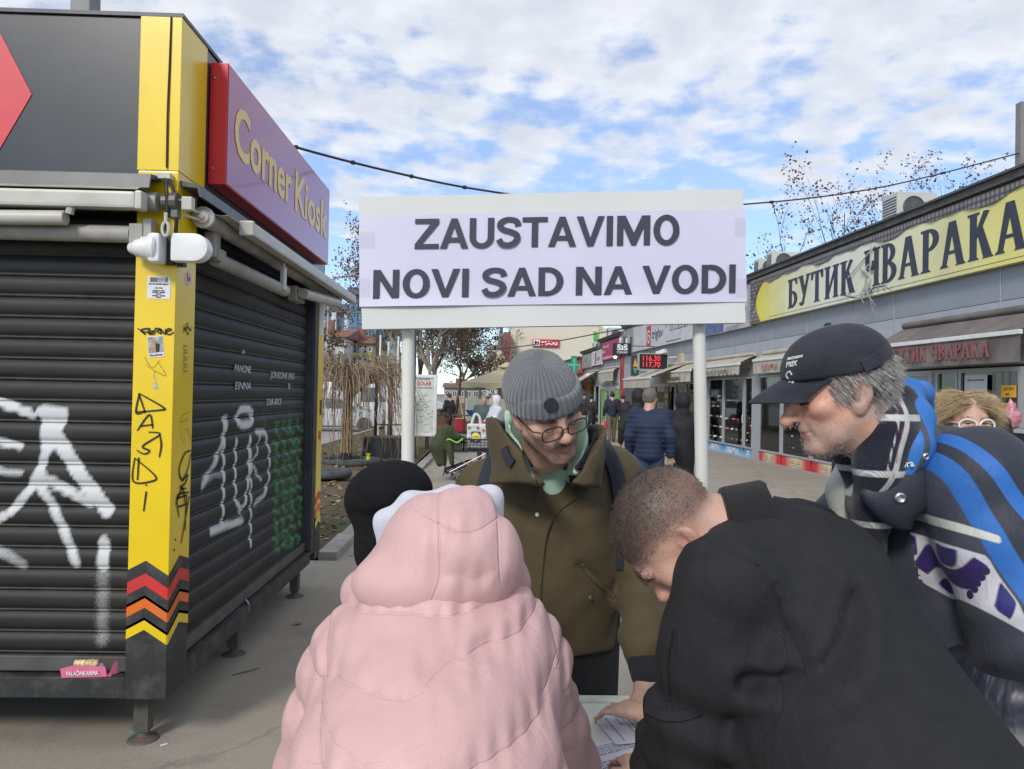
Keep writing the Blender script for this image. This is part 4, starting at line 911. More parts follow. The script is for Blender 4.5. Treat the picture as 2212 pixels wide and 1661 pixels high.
def crepe_box():
 x0,z0 = fr(143,1479,-0.0); bx = fr(190,1480,0.03)[0]
 r = thing('crepe_box','open pink cardboard crepe box lying on the kiosk ledge','box',(KO[0]+bx,KO[1]+0.056,0.336),math.radians(6))
 PK = mat('pink_card',(0.72,0.17,0.30),0.55,var=0.06,dirt=(0.5,0.12,0.2),dscale=30,damt=0.3)
 b = MB(); b.box((-0.095,-0.052,0.0),(0.10,0.045,0.004)); b.build('base',PK,r)
 b = MB(); b.prism([(-0.10,0.0),(0.085,0.0),(0.078,0.045),(-0.06,0.052),(-0.105,0.04)],0,0.003,lambda p:np.array([p[0],-0.055+p[2]-p[1]*0.1,p[1]])); fr_ = b.build('front_flap',PK,r)
 letters('lettering','PALAČINKARINA',(-0.012,-0.0625,0.012),(1,0,0),(0,-0.1,1),0.026,mat('print_white',(0.8,0.78,0.78),0.6),r,fit=0.13,bold=0.02)
 b = MB(); b.prism([(0,0),(0.03,0.002),(0.055,0.048),(0.02,0.055)],0,0.003,lambda p:np.array([0.086+p[0],-0.05+p[2]+p[0]*0.9,p[1]])); b.build('side_flap',PK,r)
 b = MB(); b.prism([(0,0),(0.06,0.01),(0.045,0.065),(0.0,0.05)],0,0.003,lambda p:np.array([0.118+p[0]*0.8,-0.02+p[2]+p[0]*0.4,p[1]+0.004])); b.build('side_flap',PK,r)
 b = MB(); b.box((-0.09,0.0401,0.004),(0.08,0.043,0.05)); b.build('back_flap',PK,r)
 b = solidify_sheet(12,6,lambda u,v:(lerp(-0.075,0.075,u),lerp(-0.03,0.035,v),0.012+0.055*math.sin(u*3.14)**0.5*(0.6+0.4*math.sin(v*3.1))+0.004*math.sin(u*23+v*9)),0.0015); b.build('clear_lid',mat('hazy_film',(0.42,0.43,0.50),0.2,alpha=0.6),r,smooth=True)
 f = union(*[ell((-0.055+i*0.017,-0.02,0.045),(0.011,0.018,0.022)) for i in range(6)],k=0.006); soft('crepe',f,(-0.09,-0.06,0.0),(0.06,0.02,0.085),0.004,mat('crepe_cream',(0.62,0.46,0.24),0.6,var=0.5,scale=60),r)
crepe_box()
b = MB(); g0 = ground(327,1560); b.tube(smooth2([(0,0,0.06),(0.01,-0.02,0.03),(0.02,-0.06,0.012),(0.01,-0.13,0.008),(-0.02,-0.19,0.008)],5),[0.006+0.004*math.sin(i*0.5) for i in range(21)],6); b.tube(smooth2([(0,0,0.05),(-0.03,-0.03,0.03),(-0.06,-0.09,0.006)],4),0.003,5)
o = b.build('plastic_ribbon',mat('green_ribbon',(0.03,0.30,0.17),0.5,var=0.2),smooth=True); o.location =(g0[0],g0[1],0.002); tag(o,'torn green plastic ribbon tied at the kiosk foot','ribbon')
b = MB(); g0 = ground(347,1613); b.tube([(0,0,0),(0.022,0.018,0)],0.004,8); o = b.build('cigarette_butt',mat('cigarette',(0.7,0.68,0.62),0.8)); o.location =(g0[0],g0[1],0.005); tag(o,'white cigarette butt lying near the green ribbon','cigarette butt')
b = MB(); g0 = ground(500,1460); b.tube([(0,0,0),(0.07,0.05,0.004),(0.12,0.12,0.0)],[0.003,0.004,0.002],5); o = b.build('twig',BARK); o.location =(g0[0],g0[1],0.004); tag(o,'thin dry twig on the pavement beside the kiosk','twig')
b = MB(); g0 = ground(628,1352); b.add([(0,0,0.004),(0.05,0.01,0.012),(0.07,0.05,0.005),(0.02,0.045,0.02)],[(0,1,2,3)]); o = b.build('fallen_leaf',mat('dry_leaf',(0.26,0.16,0.07),0.8)); o.location =(g0[0],g0[1],0); tag(o,'single curled dry leaf on the pavement by the kiosk side','leaf')
# ================================================================== SHOP ROW (local frame: y along the row, -x towards the street)
RO = np.array([7.85,0.0,0.0]); RA = math.atan(0.048); RD = np.array([-math.sin(RA),math.cos(RA),0]); RN = np.array([-RD[1],RD[0],0])
def rowp(xd,yd,o=0.0):
 r = _ray(xd,yd); c = np.array([0,0,CAM_H]); t =((RO+RN*o-c)@RN)/(r@RN); p = c+r*t; return (p-RO)@RD,p[2]
def rv(xd): return rowp(xd,800)[0]
def R_(name,label,cat,v,group=None,z=0.0): return thing(name,label,cat,RO+RD*v+np.array([0,0,z]),RA,group)
ALU = mat('grey_aluminium',(0.42,0.435,0.455),0.42,metal=0.25,var=0.08,dirt=(0.2,0.2,0.2),dscale=4,damt=0.3)
CLAD = mat('corrugated_cladding',(0.40,0.42,0.455),0.5,metal=0.15,var=0.08,scale=1.5,wave=(17,0.5,'Z'))
SMOOTHP = mat('smooth_grey_panel',(0.29,0.31,0.345),0.45,metal=0.15,var=0.08,scale=2,dirt=(0.2,0.2,0.21),dscale=2,damt=0.3)
DKGREY = mat('dark_grey_metal',(0.075,0.078,0.085),0.5,var=0.15,dirt=(0.13,0.12,0.11),dscale=4,damt=0.4)
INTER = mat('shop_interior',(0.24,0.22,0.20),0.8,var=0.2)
GLASS = glass_mat('shop_glass',(0.80,0.83,0.83),0.02)
GLASSD = glass_mat('shop_glass_dark',(0.62,0.66,0.66),0.04)
LAMP = mat('tube_lamp',(0.8,0.8,0.8),0.5,var=0,emit=(1.0,0.95,0.86),estr=7.0)
DWN,UP =(0,-1,0),(0,0,1)
ROOFZ = 4.72
def shell_(root,L,back=2.4,zt=2.42,inter=INTER,rz=None):
 ROOFZ = rz or 4.72
 b = MB(); b.box((0.10,0.0,-0.02),(back,L,0.012)); b.build('floor',mat('shop_floor',(0.30,0.28,0.25),0.4,var=0.1),root)
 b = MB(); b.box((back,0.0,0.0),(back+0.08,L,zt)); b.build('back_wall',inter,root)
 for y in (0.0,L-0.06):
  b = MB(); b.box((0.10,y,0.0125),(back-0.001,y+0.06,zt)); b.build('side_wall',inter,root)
 b = MB(); b.box((0.062,0.0,zt+0.001),(6.0,L,ROOFZ-0.001)); b.build('upper_storey',DKGREY,root)
 b = MB(); b.box((-0.18,-0.01,ROOFZ),(6.2,L+0.01,ROOFZ+0.10)); b.build('roof',mat('roof_sheet',(0.11,0.105,0.10),0.75,var=0.25,dirt=(0.2,0.18,0.16),dscale=3,damt=0.5),root)
 b = MB(); b.box((-0.24,-0.01,ROOFZ+0.101),(0.02,L+0.01,ROOFZ+0.135)); b.build('roof_edge',DKGREY,root)
 b = MB(); b.box((-0.05,0.0,min(3.56,ROOFZ-0.6)),(0.0615,L,ROOFZ-0.002)); b.build('parapet',DKGREY,root)
 n = max(1,int(L/1.6))
 for i in range(n):
  b = MB(); yc = L*(i+0.5)/n; b.box((0.5,yc-0.45,zt-0.06),(0.66,yc+0.45,zt-0.012)); b.build('ceiling_lamp',LAMP,root)
def panels(root,cuts,z0=2.42,zm=3.08,z1=3.559):
 for a,c in zip(cuts[:-1],cuts[1:]):
  b = MB(); b.box((0.0,a+0.012,z0),(0.06,c-0.012,zm-0.008)); b.build('wall_panel',CLAD,root)
  b = MB(); b.box((-0.004,a+0.012,zm),(0.06,c-0.012,z1)); b.build('wall_panel',SMOOTHP,root)
  b = MB(); b.box((-0.012,c-0.011,z0),(0.06,c+0.011,z1)); b.build('joint_strip',ALU,root)
def window(root,a,c,z0,z1,fw=0.045,glass=None,name='window',mid=None):
 W = bpy.data.objects.new(name,None); COL.objects.link(W); W.parent = root
 b = MB(); b.box((-0.03,a,z0),(0.05,c,z0+fw)); b.box((-0.03,a,z1-fw),(0.05,c,z1)); b.box((-0.03,a,z0+fw),(0.05,a+fw,z1-fw)); b.box((-0.03,c-fw,z0+fw),(0.05,c,z1-fw))
 if mid: b.box((-0.028,a+fw,mid-fw/2),(0.048,c-fw,mid+fw/2))
 b.build('frame',ALU,W)
 b = MB(); b.box((0.006,a+fw,z0+fw),(0.012,c-fw,z1-fw)); b.build('pane',glass or GLASS,W)
 return W
def awning(label,v0,v1,out,zw,zf,vh,fabric,bar=None,scallop=0.0,group='awnings along the shop fronts',text=None,tcol=None,tsize=0.2,tfit=None,toff=0.0,skew=0.0):
 A = R_('awning',label,'awning',v0,group); L = v1-v0; bar = bar or WHITEM; rg = np.random.RandomState(int(v0*10))
 b = solidify_sheet(16,5,lambda u,v:(-out*v-0.02,u*L,lerp(zw,zf,v)+0.03*math.sin(v*3.14)*0.3-0.02*abs(math.sin(u*9.4))*math.sin(v*3.14)),0.004); b.build('fabric',fabric,A,smooth=True)
 b = solidify_sheet(60,3,lambda u,v:(-out-0.012+0.012*math.sin(u*40)*v+0.006*math.sin(u*93)*v,u*L,zf-0.05-v*(vh+scallop*abs(math.sin(u*math.pi*L/0.3))-scallop)),0.003); b.build('valance',fabric,A,smooth=True)
 b = MB(); b.box((-out-0.04,-0.01,zf-0.05),(-out+0.02,L+0.01,zf+0.012)); b.build('front_bar',bar,A,bevel=0.01)
 b = MB(); b.tube([(-0.05,0,zw+0.03),(-0.05,L,zw+0.03)],0.055,10); b.build('roller',fabric,A,smooth=True)
 for y in (0.12*L,0.88*L):
  b = MB(); b.tube([(0.0,y,zw-0.12),(-out*0.5,y+0.15*L*(1 if y<L/2 else -1),(zw+zf)/2-0.14),(-out,y,zf-0.03)],0.022,6); b.build('arm',bar,A,smooth=True)
 if text: letters('lettering',text,(-out-0.034,L/2+toff,zf-0.05-vh*0.80),DWN,UP,tsize,tcol,A,fit=tfit,bold=0.01)
 return A
def glyph_polys(ch):
 P =[]; q = lambda *a: P.append(list(a))
 def box_(x0,y0,x1,y1): q((x0,y0),(x1,y0),(x1,y1),(x0,y1))
 def ser(x,y,w=0.17,h=0.055): q((x-w,y),(x+w,y),(x+w*0.55,y+h) if y<0.5 else (x+w,y+h),(x-w*0.55,y+h) if y<0.5 else (x-w,y+h))
 def bowl(cx,cy,rx,ry,a0,a1,tx,ty,n=9):
  for i in range(n):
   u,v = lerp(a0,a1,i/n),lerp(a0,a1,(i+1)/n)
   q((cx+rx*math.cos(u),cy+ry*math.sin(u)),(cx+rx*math.cos(v),cy+ry*math.sin(v)),(cx+(rx-tx)*math.cos(v),cy+(ry-ty)*math.sin(v)),(cx+(rx-tx)*math.cos(u),cy+(ry-ty)*math.sin(u)))
 h = math.pi/2
 if ch=='Б': box_(.10,.0,.26,1); ser(.18,0); box_(.02,.93,.60,1); q((.60,1),(.50,.93),(.55,.78),(.60,.78)); bowl(.26,.29,.36,.29,-h,h,.16,.07); w = .66
 elif ch=='В': box_(.10,0,.26,1); ser(.16,0,.14); ser(.16,.945,.14); bowl(.26,.75,.32,.25,-h,h,.15,.06); bowl(.26,.27,.38,.27,-h,h,.16,.06); w = .68
 elif ch=='Р': box_(.10,0,.26,1); ser(.18,0); ser(.15,.945,.13); bowl(.26,.74,.36,.26,-h,h,.16,.06); w = .64
 elif ch=='У': q((.05,1),(.24,1),(.44,.42),(.34,.30)); q((.56,1),(.66,1),(.36,.12),(.26,.12)); bowl(.22,.12,.14,.13,-math.pi*0.95,0.1,.1,.07); ser(.14,.945,.14); ser(.62,.945,.11); w = .74
 elif ch=='Т': box_(.27,0,.43,1); ser(.35,0); box_(.02,.93,.68,1); q((.02,1),(.02,.74),(.07,.74),(.14,.93)); q((.68,1),(.68,.74),(.63,.74),(.56,.93)); w = .72
 elif ch=='И': box_(.10,0,.25,1); box_(.55,0,.70,1); q((.25,.10),(.25,.26),(.55,.90),(.55,.74)); ser(.17,0,.14); ser(.63,0,.14); ser(.17,.945,.14); ser(.63,.945,.14); w = .80
 elif ch=='К': box_(.10,0,.26,1); ser(.18,0,.15); ser(.18,.945,.15); q((.26,.44),(.26,.56),(.50,1.0),(.62,.97)); q((.30,.62),(.42,.70),(.70,.04),(.50,.04)); ser(.61,0,.14); w = .76
 elif ch=='Ч': box_(.48,0,.64,1); ser(.56,0); ser(.56,.945,.14); ser(.14,.945,.13); box_(.07,.68,.22,1); bowl(.30,.68,.23,.28,math.pi,2*math.pi,.15,.09); w = .72
 elif ch=='А': q((.30,1),(.44,1),(.18,0),(.08,0)); q((.34,1),(.48,1),(.76,0),(.58,0)); box_(.22,.28,.60,.35); ser(.13,0,.12); ser(.67,0,.14); w = .82
 else : w = .34
 return P,w
def serif_text(name,s,p,width,height,material,parent,slant=0.0,depth=0.004):

 x = 0; L =[]
 for ch in s:
  P,w = glyph_polys(ch); L.append((x,P)); x+=w+0.05
 k = width/x; out =[]
 for x0,P in L:
  if not P: continue
  b = MB()
  for i,poly in enumerate(P+[[(u+0.045,v) for u,v in q] for q in P]):
   A = sum(poly[j][0]*poly[(j+1)%len(poly)][1]-poly[(j+1)%len(poly)][0]*poly[j][1] for j in range(len(poly)))
   if A<0: poly = poly[::-1]
   b.prism([((u+x0)*k,v*height) for u,v in poly],0,depth+0.0002*i,lambda q:np.array([p[0]-q[2],p[1]-q[0],p[2]+q[1]+0*slant]))
  out.append(b.build(name,material,parent))
 return out
vA0,vA1 = 8.0,15.02
A = R_('shop','grey metal shop with a serving counter under a dark lettered awning','shop',vA0,'single-storey shops in the row'); L = vA1-vA0
y = lambda v: v-vA0
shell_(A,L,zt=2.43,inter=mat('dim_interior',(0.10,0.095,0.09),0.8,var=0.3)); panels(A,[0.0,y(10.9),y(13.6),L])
b = MB(); b.box((0.0,0,2.16),(0.07,L,2.419)); b.build('lintel',SMOOTHP,A)
b = MB(); b.box((-0.02,y(13.75),0.0),(0.06,L-0.02,2.159)); b.build('pier',SMOOTHP,A)
window(A,y(12.45),y(13.5),0.02,2.12,0.09,GLASSD,'door',mid=1.0)
window(A,y(11.8),y(12.35),1.27,2.12,0.06,GLASSD); window(A,y(10.45),y(11.78),1.27,2.12,0.06,GLASSD)
b = MB(); b.box((0.0,y(10.2),0.0),(0.06,y(12.36),1.2)); b.build('counter_front',DKGREY,A)
b = MB(); b.box((-0.42,y(9.9),1.215),(0.08,y(12.3),1.262)); b.build('counter',mat('counter_top',(0.42,0.42,0.43),0.35,var=0.06),A,bevel=0.006)
b = MB(); b.box((-0.02,0.02,0.0),(0.06,y(10.18),2.159)); b.build('pier',DKGREY,A)
WP = MATS['white_paper']
b = MB(); yy,zz = rowp(1893,0)[0],0; a0,a1 = y(rv(2070+10)),y(rv(2140)); a0,a1 = y(11.62),y(11.12)
b = MB(); b.box((-0.036,a1,1.55),(-0.033,a0,2.02)); n1 = b.build('notice',WP,A)
letters('lettering','ZIMSKO RADNO VREME',(-0.038,(a0+a1)/2,1.93),DWN,UP,0.04,INK,n1,fit=0.38)
letters('lettering','PON - SUB  08 - 20h',(-0.038,(a0+a1)/2,1.76),DWN,UP,0.035,INK,n1,fit=0.36)
letters('lettering','NEDELJA  08 - 15h',(-0.038,(a0+a1)/2,1.67),DWN,UP,0.035,INK,n1,fit=0.36)
ORG = mat('orange_card',(0.78,0.42,0.03),0.6)
for z in (1.69,1.44):
 b = MB(); b.box((-0.036,y(10.53),z),(-0.033,y(10.83),z+0.17)); n1 = b.build('price_card',ORG,A); letters('lettering','ЈОГУРТ',(-0.038,y(10.68),z+0.095),DWN,UP,0.06,INK,n1,fit=0.22); letters('lettering','40',(-0.038,y(10.70),z+0.02),DWN,UP,0.06,INK,n1,fit=0.08)
b = MB(); b.box((-0.036,y(12.57),1.45),(-0.033,y(13.38),1.95)); n1 = b.build('poster',mat('cream_poster',(0.60,0.60,0.56),0.5),A)
letters('lettering','КВАЛИТЕТНИ',(-0.038,y(12.98),1.6),DWN,UP,0.12,INK,n1,fit=0.7)
b = MB(); [b.box((-0.0385,y(12.6+0.13*i),1.78),(-0.037,y(12.67+0.13*i),1.93)) for i in range(6)]; pc = b.build('poster_check',mat('check_grey',(0.22,0.22,0.23),0.6),n1); tag(pc,kind='stuff')
b = MB(); b.box((0.35,y(10.6),1.3),(0.36,y(11.0),2.1)); b.build('blue_poster',mat('blue_poster',(0.05,0.14,0.30),0.5,var=0.6,scale=6),A)
TAUPE = mat('dirty_taupe_awning',(0.145,0.125,0.115),0.9,var=0.25,scale=3,dirt=(0.24,0.22,0.20),dscale=2,damt=0.6,bump=0.3,bscale=60)
o_ = 0.55; va,za = rowp(1893,756,o_); vb,zb = rowp(2206,708,o_)
aw = awning('dark grimy awning with faded red lettering over the serving counter',vb,va,o_,2.88,(za+zb)/2+0.02,0.36,TAUPE)
FADR = mat('faded_crimson_letters',(0.27,0.10,0.11),0.8,var=0.15)
w_ = rowp(1930,775,o_)[0]-rowp(2140,740,o_)[0]
serif_text('lettering','БУТИК ЧВАРАКА',(-o_-0.03,rowp(1932,775,o_)[0]-vb,(za+zb)/2-0.30),w_,0.23,FADR,aw)
vS0,vS1 = 8.2,19.95
S = R_('shop_sign','long yellow shop sign with a plaid curtain and large dark Cyrillic letters','sign',vS0); L = vS1-vS0
def board_mat():
 m,N,L_,P = node_mat('yellow_cream_board'); tc = N.new('ShaderNodeTexCoord'); sp = N.new('ShaderNodeSeparateXYZ'); L_.new(tc.outputs['Object'],sp.inputs[0])
 cr = N.new('ShaderNodeValToRGB'); e = cr.color_ramp.elements; mr = N.new('ShaderNodeMapRange'); mr.inputs[2].default_value = L; L_.new(sp.outputs[1],mr.inputs[0]); L_.new(mr.outputs[0],cr.inputs[0])
 e[0].position = 0.0; e[0].color =(0.76,0.68,0.14,1); e[1].position = 1.0; e[1].color =(0.78,0.68,0.10,1)
 for p_,c in ((0.22,(0.78,0.72,0.24,1)),(0.42,(0.78,0.76,0.52,1)),(0.62,(0.76,0.76,0.66,1)),(0.80,(0.76,0.74,0.46,1)),(0.93,(0.78,0.69,0.12,1))):
  x = e.new(p_); x.color = c
 n = N.new('ShaderNodeTexNoise'); n.inputs['Scale'].default_value = 1.2; n.inputs['Detail'].default_value = 8; L_.new(tc.outputs['Object'],n.inputs[0])
 r = N.new('ShaderNodeMapRange'); r.inputs[1].default_value = 0.35; r.inputs[2].default_value = 0.75; r.inputs[3].default_value = 1.0; r.inputs[4].default_value = 0.82; L_.new(n.outputs[0],r.inputs[0])
 mx = N.new('ShaderNodeMix'); mx.data_type = 'RGBA'; mx.blend_type = 'MULTIPLY'; mx.inputs[0].default_value = 1; L_.new(cr.outputs[0],mx.inputs[6]); L_.new(r.outputs[0],mx.inputs[7]); L_.new(mx.outputs[2],P.inputs['Base Color'])
 P.inputs['Roughness'].default_value = 0.5
 return m
SO = 0.16
b = MB(); b.box((-SO,0,3.55),(-0.052,L,4.66)); b.build('board',board_mat(),S)
NAVY = mat('sign_navy_letters',(0.03,0.032,0.055),0.45,var=0.2)
b = MB(); b.box((-SO-0.003,0.0,3.61),(-SO-0.0005,L-1.2,3.618)); b.build('rule_line',NAVY,S)
sx = -SO-0.0005
f_ = lambda xd: rowp(xd,600,SO)[0]-vS0
serif_text('lettering','БУТИК',(sx,f_(1702),3.70),f_(1702)-f_(1849),0.66,NAVY,S,depth=0.006)
serif_text('lettering','ЧВАРАКА',(sx,f_(1866),3.72),(f_(1866)-f_(2215))*1.01,0.70,NAVY,S,depth=0.006)
def plaid_mat():
 m,N,L_,P = node_mat('plaid_curtain'); tc = N.new('ShaderNodeTexCoord'); w =[]
 for d in 'YZ':
  x = N.new('ShaderNodeTexWave'); x.bands_direction = d; x.inputs['Scale'].default_value = 3.2; L_.new(tc.outputs['Object'],x.inputs[0]); w.append(x)
 r =[N.new('ShaderNodeMapRange') for _ in w]
 for a,c in zip(w,r): c.inputs[1].default_value = 0.55; c.inputs[2].default_value = 0.75; c.inputs[3].default_value = 1; c.inputs[4].default_value = 0.30; L_.new(a.outputs[1],c.inputs[0])
 mu = N.new('ShaderNodeMath'); mu.operation = 'MULTIPLY'; L_.new(r[0].outputs[0],mu.inputs[0]); L_.new(r[1].outputs[0],mu.inputs[1])
 mx = N.new('ShaderNodeMix'); mx.data_type = 'RGBA'; L_.new(mu.outputs[0],mx.inputs[0]); mx.inputs[6].default_value =(0.035,0.04,0.075,1); mx.inputs[7].default_value =(0.24,0.215,0.20,1)
 L_.new(mx.outputs[2],P.inputs['Base Color']); P.inputs['Roughness'].default_value = 0.7
 return m
PLAID = plaid_mat()
b = solidify_sheet(160,3,lambda u,v:(-SO-0.012-0.012*math.sin(u*150)*v-0.01,u*L,4.665-v*(0.14+0.035*math.sin(u*31)+0.03*math.sin(u*57+1))),0.003); b.build('curtain_valance',PLAID,S,smooth=True)
b = solidify_sheet(14,16,lambda u,v:(-SO-0.02-0.015*math.sin(u*22+v*2),L-0.02-(1-u)*(0.95-0.75*math.sin(v*3.14)*0.6-0.25*v),4.64-v*1.08),0.003); b.build('curtain_side',PLAID,S,smooth=True)
ey = f_(1905)
b = MB()
for k in range(4):
 pts =[(ey+1.2-1.5*t+0.25*math.sin(6.28*t*1+k*0.9),3.63+0.06*math.sin(6.28*t*2+k*0.8)) for t in np.linspace(0,1,22)]
 ribbon(b,pts,0.012,lambda u,z:np.array([sx-0.002-0.0004*k,u,z]),2)
b.build('flourish',NAVY,S)
b = MB()
for i in range(7):
 y0_ = f_(1880)+0.12*math.sin(i*2.1); b.grid(3,1,lambda u,v:(sx-0.02-0.05*math.sin(u*5+i),y0_+0.05*v+0.12*math.sin(u*4+i*1.3),4.15-i*0.04-u*(0.35+0.05*i)))
b.build('torn_foil',mat('torn_foil',(0.40,0.38,0.35),0.6,var=0.3),S,smooth=True)
b = MB(); b.bar((sx-0.03,f_(1893),4.45),(sx-0.05,f_(1838),4.0),0.02,0.02); b.bar((sx-0.03,f_(1884),4.5),(sx-0.04,f_(1882),3.7),0.012,0.012); b.build('broken_batten',CREAM,S)
vK0,vK1 = 19.98,23.72
S = R_('shop_sign','photo panel of a fitted kitchen between the yellow sign and the fashion sign','sign',vK0); L = vK1-vK0
b = MB(); b.box((-0.13,0,3.5),(-0.052,L,4.62)); b.build('board',mat('kitchen_print',(0.34,0.33,0.36),0.4,var=0.5,scale=1.6),S)
b = MB(); b.box((-0.134,L-1.7,3.52),(-0.1305,L-0.05,4.5)); b.build('print_blue',mat('kitchen_blue',(0.09,0.13,0.27),0.4,var=0.5,scale=3),S)
for i in range(5):
 b = MB(); b.box((-0.134,0.3+i*0.35,3.62),(-0.1305,0.58+i*0.35,3.95)); b.build('print_cabinet',mat('kitchen_pale',(0.55,0.5,0.5),0.4,var=0.2),S)
b = MB(); b.box((-0.134,0.25,4.05),(-0.1305,1.7,4.5)); b.build('print_cabinet',MATS['kitchen_pale'],S)
SHOE_ME ={}
def shoe_mesh():
 f = union(rc((0,0,0.035),(0,0.16,0.03),0.036,0.034),rc((0,-0.02,0.06),(0,0.05,0.055),0.034,0.03),ell((0,0.21,0.028),(0.038,0.05,0.026)),k=0.03)
 f2 = minus(inter(f,plane((0,0,-1),(0,0,0.004)),0.004),rc((0,-0.02,0.11),(0,0.03,0.085),0.026,0.02),0.01)
 V,Q = surf(f2,(-0.06,-0.08,-0.01),(0.06,0.28,0.12),0.013); return V,Q
SV,SQ = shoe_mesh()
SHOECOL =[('white_shoe',(0.62,0.62,0.62)),('black_shoe',(0.03,0.03,0.032)),('tan_shoe',(0.32,0.20,0.12)),('pink_shoe',(0.45,0.10,0.18)),('navy_shoe',(0.04,0.06,0.14)),('grey_shoe',(0.25,0.25,0.26))]
for n_,c_ in SHOECOL:
 me = mesh_np('shoe',SV,SQ); me.polygons.foreach_set('use_smooth',np.ones(len(me.polygons),dtype=bool)); me.materials.append(mat(n_,c_,0.5,var=0.2,scale=20)); SHOE_ME[n_] = me
def shoes(v0,v1,z,cols,n,label,group,xin=0.29,tilt=0.25,s=1.0,seed=1,row=0):
 rg = random.Random(seed)
 for i in range(n):
  c = cols[rg.randrange(len(cols))]; o = bpy.data.objects.new('shoe',SHOE_ME[c]); COL.objects.link(o)
  p = RO+RD*lerp(v0,v1,(i+0.5)/n)-RN*(xin+rg.uniform(-.03,.03))+np.array([0,0,z]); o.location = p; o.rotation_euler =(-0.0+tilt*0,0,RA+math.radians(90+rg.uniform(-25,25))); o.scale =(s*1.15,)*3; tag(o,c.replace('_shoe','').replace('_',' ')+' '+label.replace('a shelf',('the lowest shelf','the second shelf','the third shelf','the fourth shelf','the top shelf')[row]),'shoe',group)
def shelf(root,a,c,z,x0=0.12,x1=0.46,m=None):
 b = MB(); b.box((x0,a,z-0.016),(x1,c,z-0.001)); b.build('shelf',m or mat('glass_shelf',(0.40,0.42,0.42),0.2,var=0.05),root)
def dado(root,a,c,z0,z1,m,name='dado_panel'):
 b = MB(); b.box((-0.012,a+0.03,z0),(0.03,c-0.03,z1)); return b.build(name,m,root)
def print_mat(name,c0,c1,c2=None):

 m,N,L_,P = node_mat(name); MATS[name] = m; tc = N.new('ShaderNodeTexCoord'); sp = N.new('ShaderNodeSeparateXYZ'); L_.new(tc.outputs['Generated'],sp.inputs[0])
 cr = N.new('ShaderNodeValToRGB'); e = cr.color_ramp.elements; L_.new(sp.outputs[1 if c2 is None else 2],cr.inputs[0])
 if c2 is None:
  e[0].color =(*c0,1); e[1].color =(*c0,1); e[0].position = 0.12; e[1].position = 0.88
  for p_ in (0.40,0.60): x = e.new(p_); x.color =(*c1,1)
 else : e[0].color =(*c0,1); e[1].color =(*c1,1)
 n = N.new('ShaderNodeTexNoise'); n.inputs['Scale'].default_value = 9; n.inputs['Detail'].default_value = 5; L_.new(tc.outputs['Object'],n.inputs[0])
 mx = N.new('ShaderNodeMix'); mx.data_type = 'RGBA'; mx.blend_type = 'OVERLAY'; mx.inputs[0].default_value = 0.5; L_.new(cr.outputs[0],mx.inputs[6]); L_.new(n.outputs[0],mx.inputs[7]); L_.new(mx.outputs[2],P.inputs['Base Color']); P.inputs['Roughness'].default_value = 0.4
 return m
REDPR = print_mat('red_cream_print',(0.58,0.03,0.04),(0.66,0.55,0.36)); BLUPR = print_mat('blue_frost_print',(0.30,0.55,0.72),(0.04,0.16,0.40),1)
BRN = mat('print_brown',(0.16,0.09,0.06),0.6); PWH = mat('print_white',(0.78,0.8,0.82),0.6)
vB0,vB1 = 15.05,19.78
B = R_('shop','clothes and shoe shop with red ornament panels under its windows','shop',vB0,'single-storey shops in the row'); L = vB1-vB0; y = lambda v: v-vB0
shell_(B,L,zt=2.43); panels(B,[0.0,y(17.0),y(18.95),L])
b = MB(); b.box((0.0,0,2.2),(0.07,L,2.419)); b.build('lintel',SMOOTHP,B)
for a,c in ((15.1,16.68),(16.72,18.24),(18.28,19.6)):
 window(B,y(a),y(c),0.27,2.19); d_ = dado(B,y(a),y(c),0.03,0.262,REDPR)
 b = MB(); cy =(y(a)+y(c))/2
 for s in (-1,1):
  for k in range(4): ribbon(b,[(cy+s*(0.05+0.05*k),0.20),(cy+s*(0.06+0.055*k),0.14),(cy+s*(0.03+0.04*k),0.11)],0.014,lambda u,z:np.array([-0.014,u,z]),3)
  ribbon(b,[(cy,0.09),(cy+s*0.1,0.06),(cy+s*0.2,0.075),(cy+s*0.28,0.05)],0.012,lambda u,z:np.array([-0.014,u,z]),3)
 b.build('ornament',BRN,d_)
 b = MB(); b.box((-0.008,y(a),0.0),(0.03,y(c),0.029)); b.build('sill',ALU,B)
b = MB(); b.box((-0.04,y(19.62),0.0),(0.06,y(19.77),2.42)); b.build('pier',ALU,B)
b = MB(); b.box((0.013,y(18.72),0.32),(0.016,y(18.88),2.14)); b.build('window_strip',print_mat('strip_red_cream',(0.58,0.03,0.04),(0.66,0.5,0.3)),B)
for z in (0.45,0.72,1.0,1.3): shelf(B,y(16.8),y(18.2),z); shelf(B,y(15.15),y(16.62),z)
WHT =['white_shoe','white_shoe','grey_shoe','black_shoe','white_shoe']
for i,z in enumerate((0.45,0.72,1.0,1.3)):
 shoes(16.85,18.15,z,WHT,6,'trainer displayed on a shelf above the red ornament panels','shoes in the red-panel window',seed=i,row=i); shoes(15.2,16.6,z,WHT,5,'trainer on a shelf at the counter end of the red-panel windows','shoes in the red-panel window',seed=i+9,row=i)
def coat(v,z,xin,colour,label,nm):
 f = union(rbox((0,0,0.32),(0.09,0.17,0.32),0.07),rc((0,-0.16,0.55),(0.0,-0.24,0.12),0.07,0.05),rc((0,0.16,0.55),(0.0,0.24,0.12),0.07,0.05),k=0.05)
 q = lambda P: f(P)-0.012*np.abs(np.sin(P[:,2]*38))
 o = soft('coat',q,(-0.2,-0.36,-0.06),(0.2,0.36,0.75),0.022,mat(nm,colour,0.6,var=0.12)); o.location = RO+RD*v-RN*xin+np.array([0,0,z]); o.rotation_euler =(0,0,RA); tag(o,label,'coat','padded coats in the shop window')
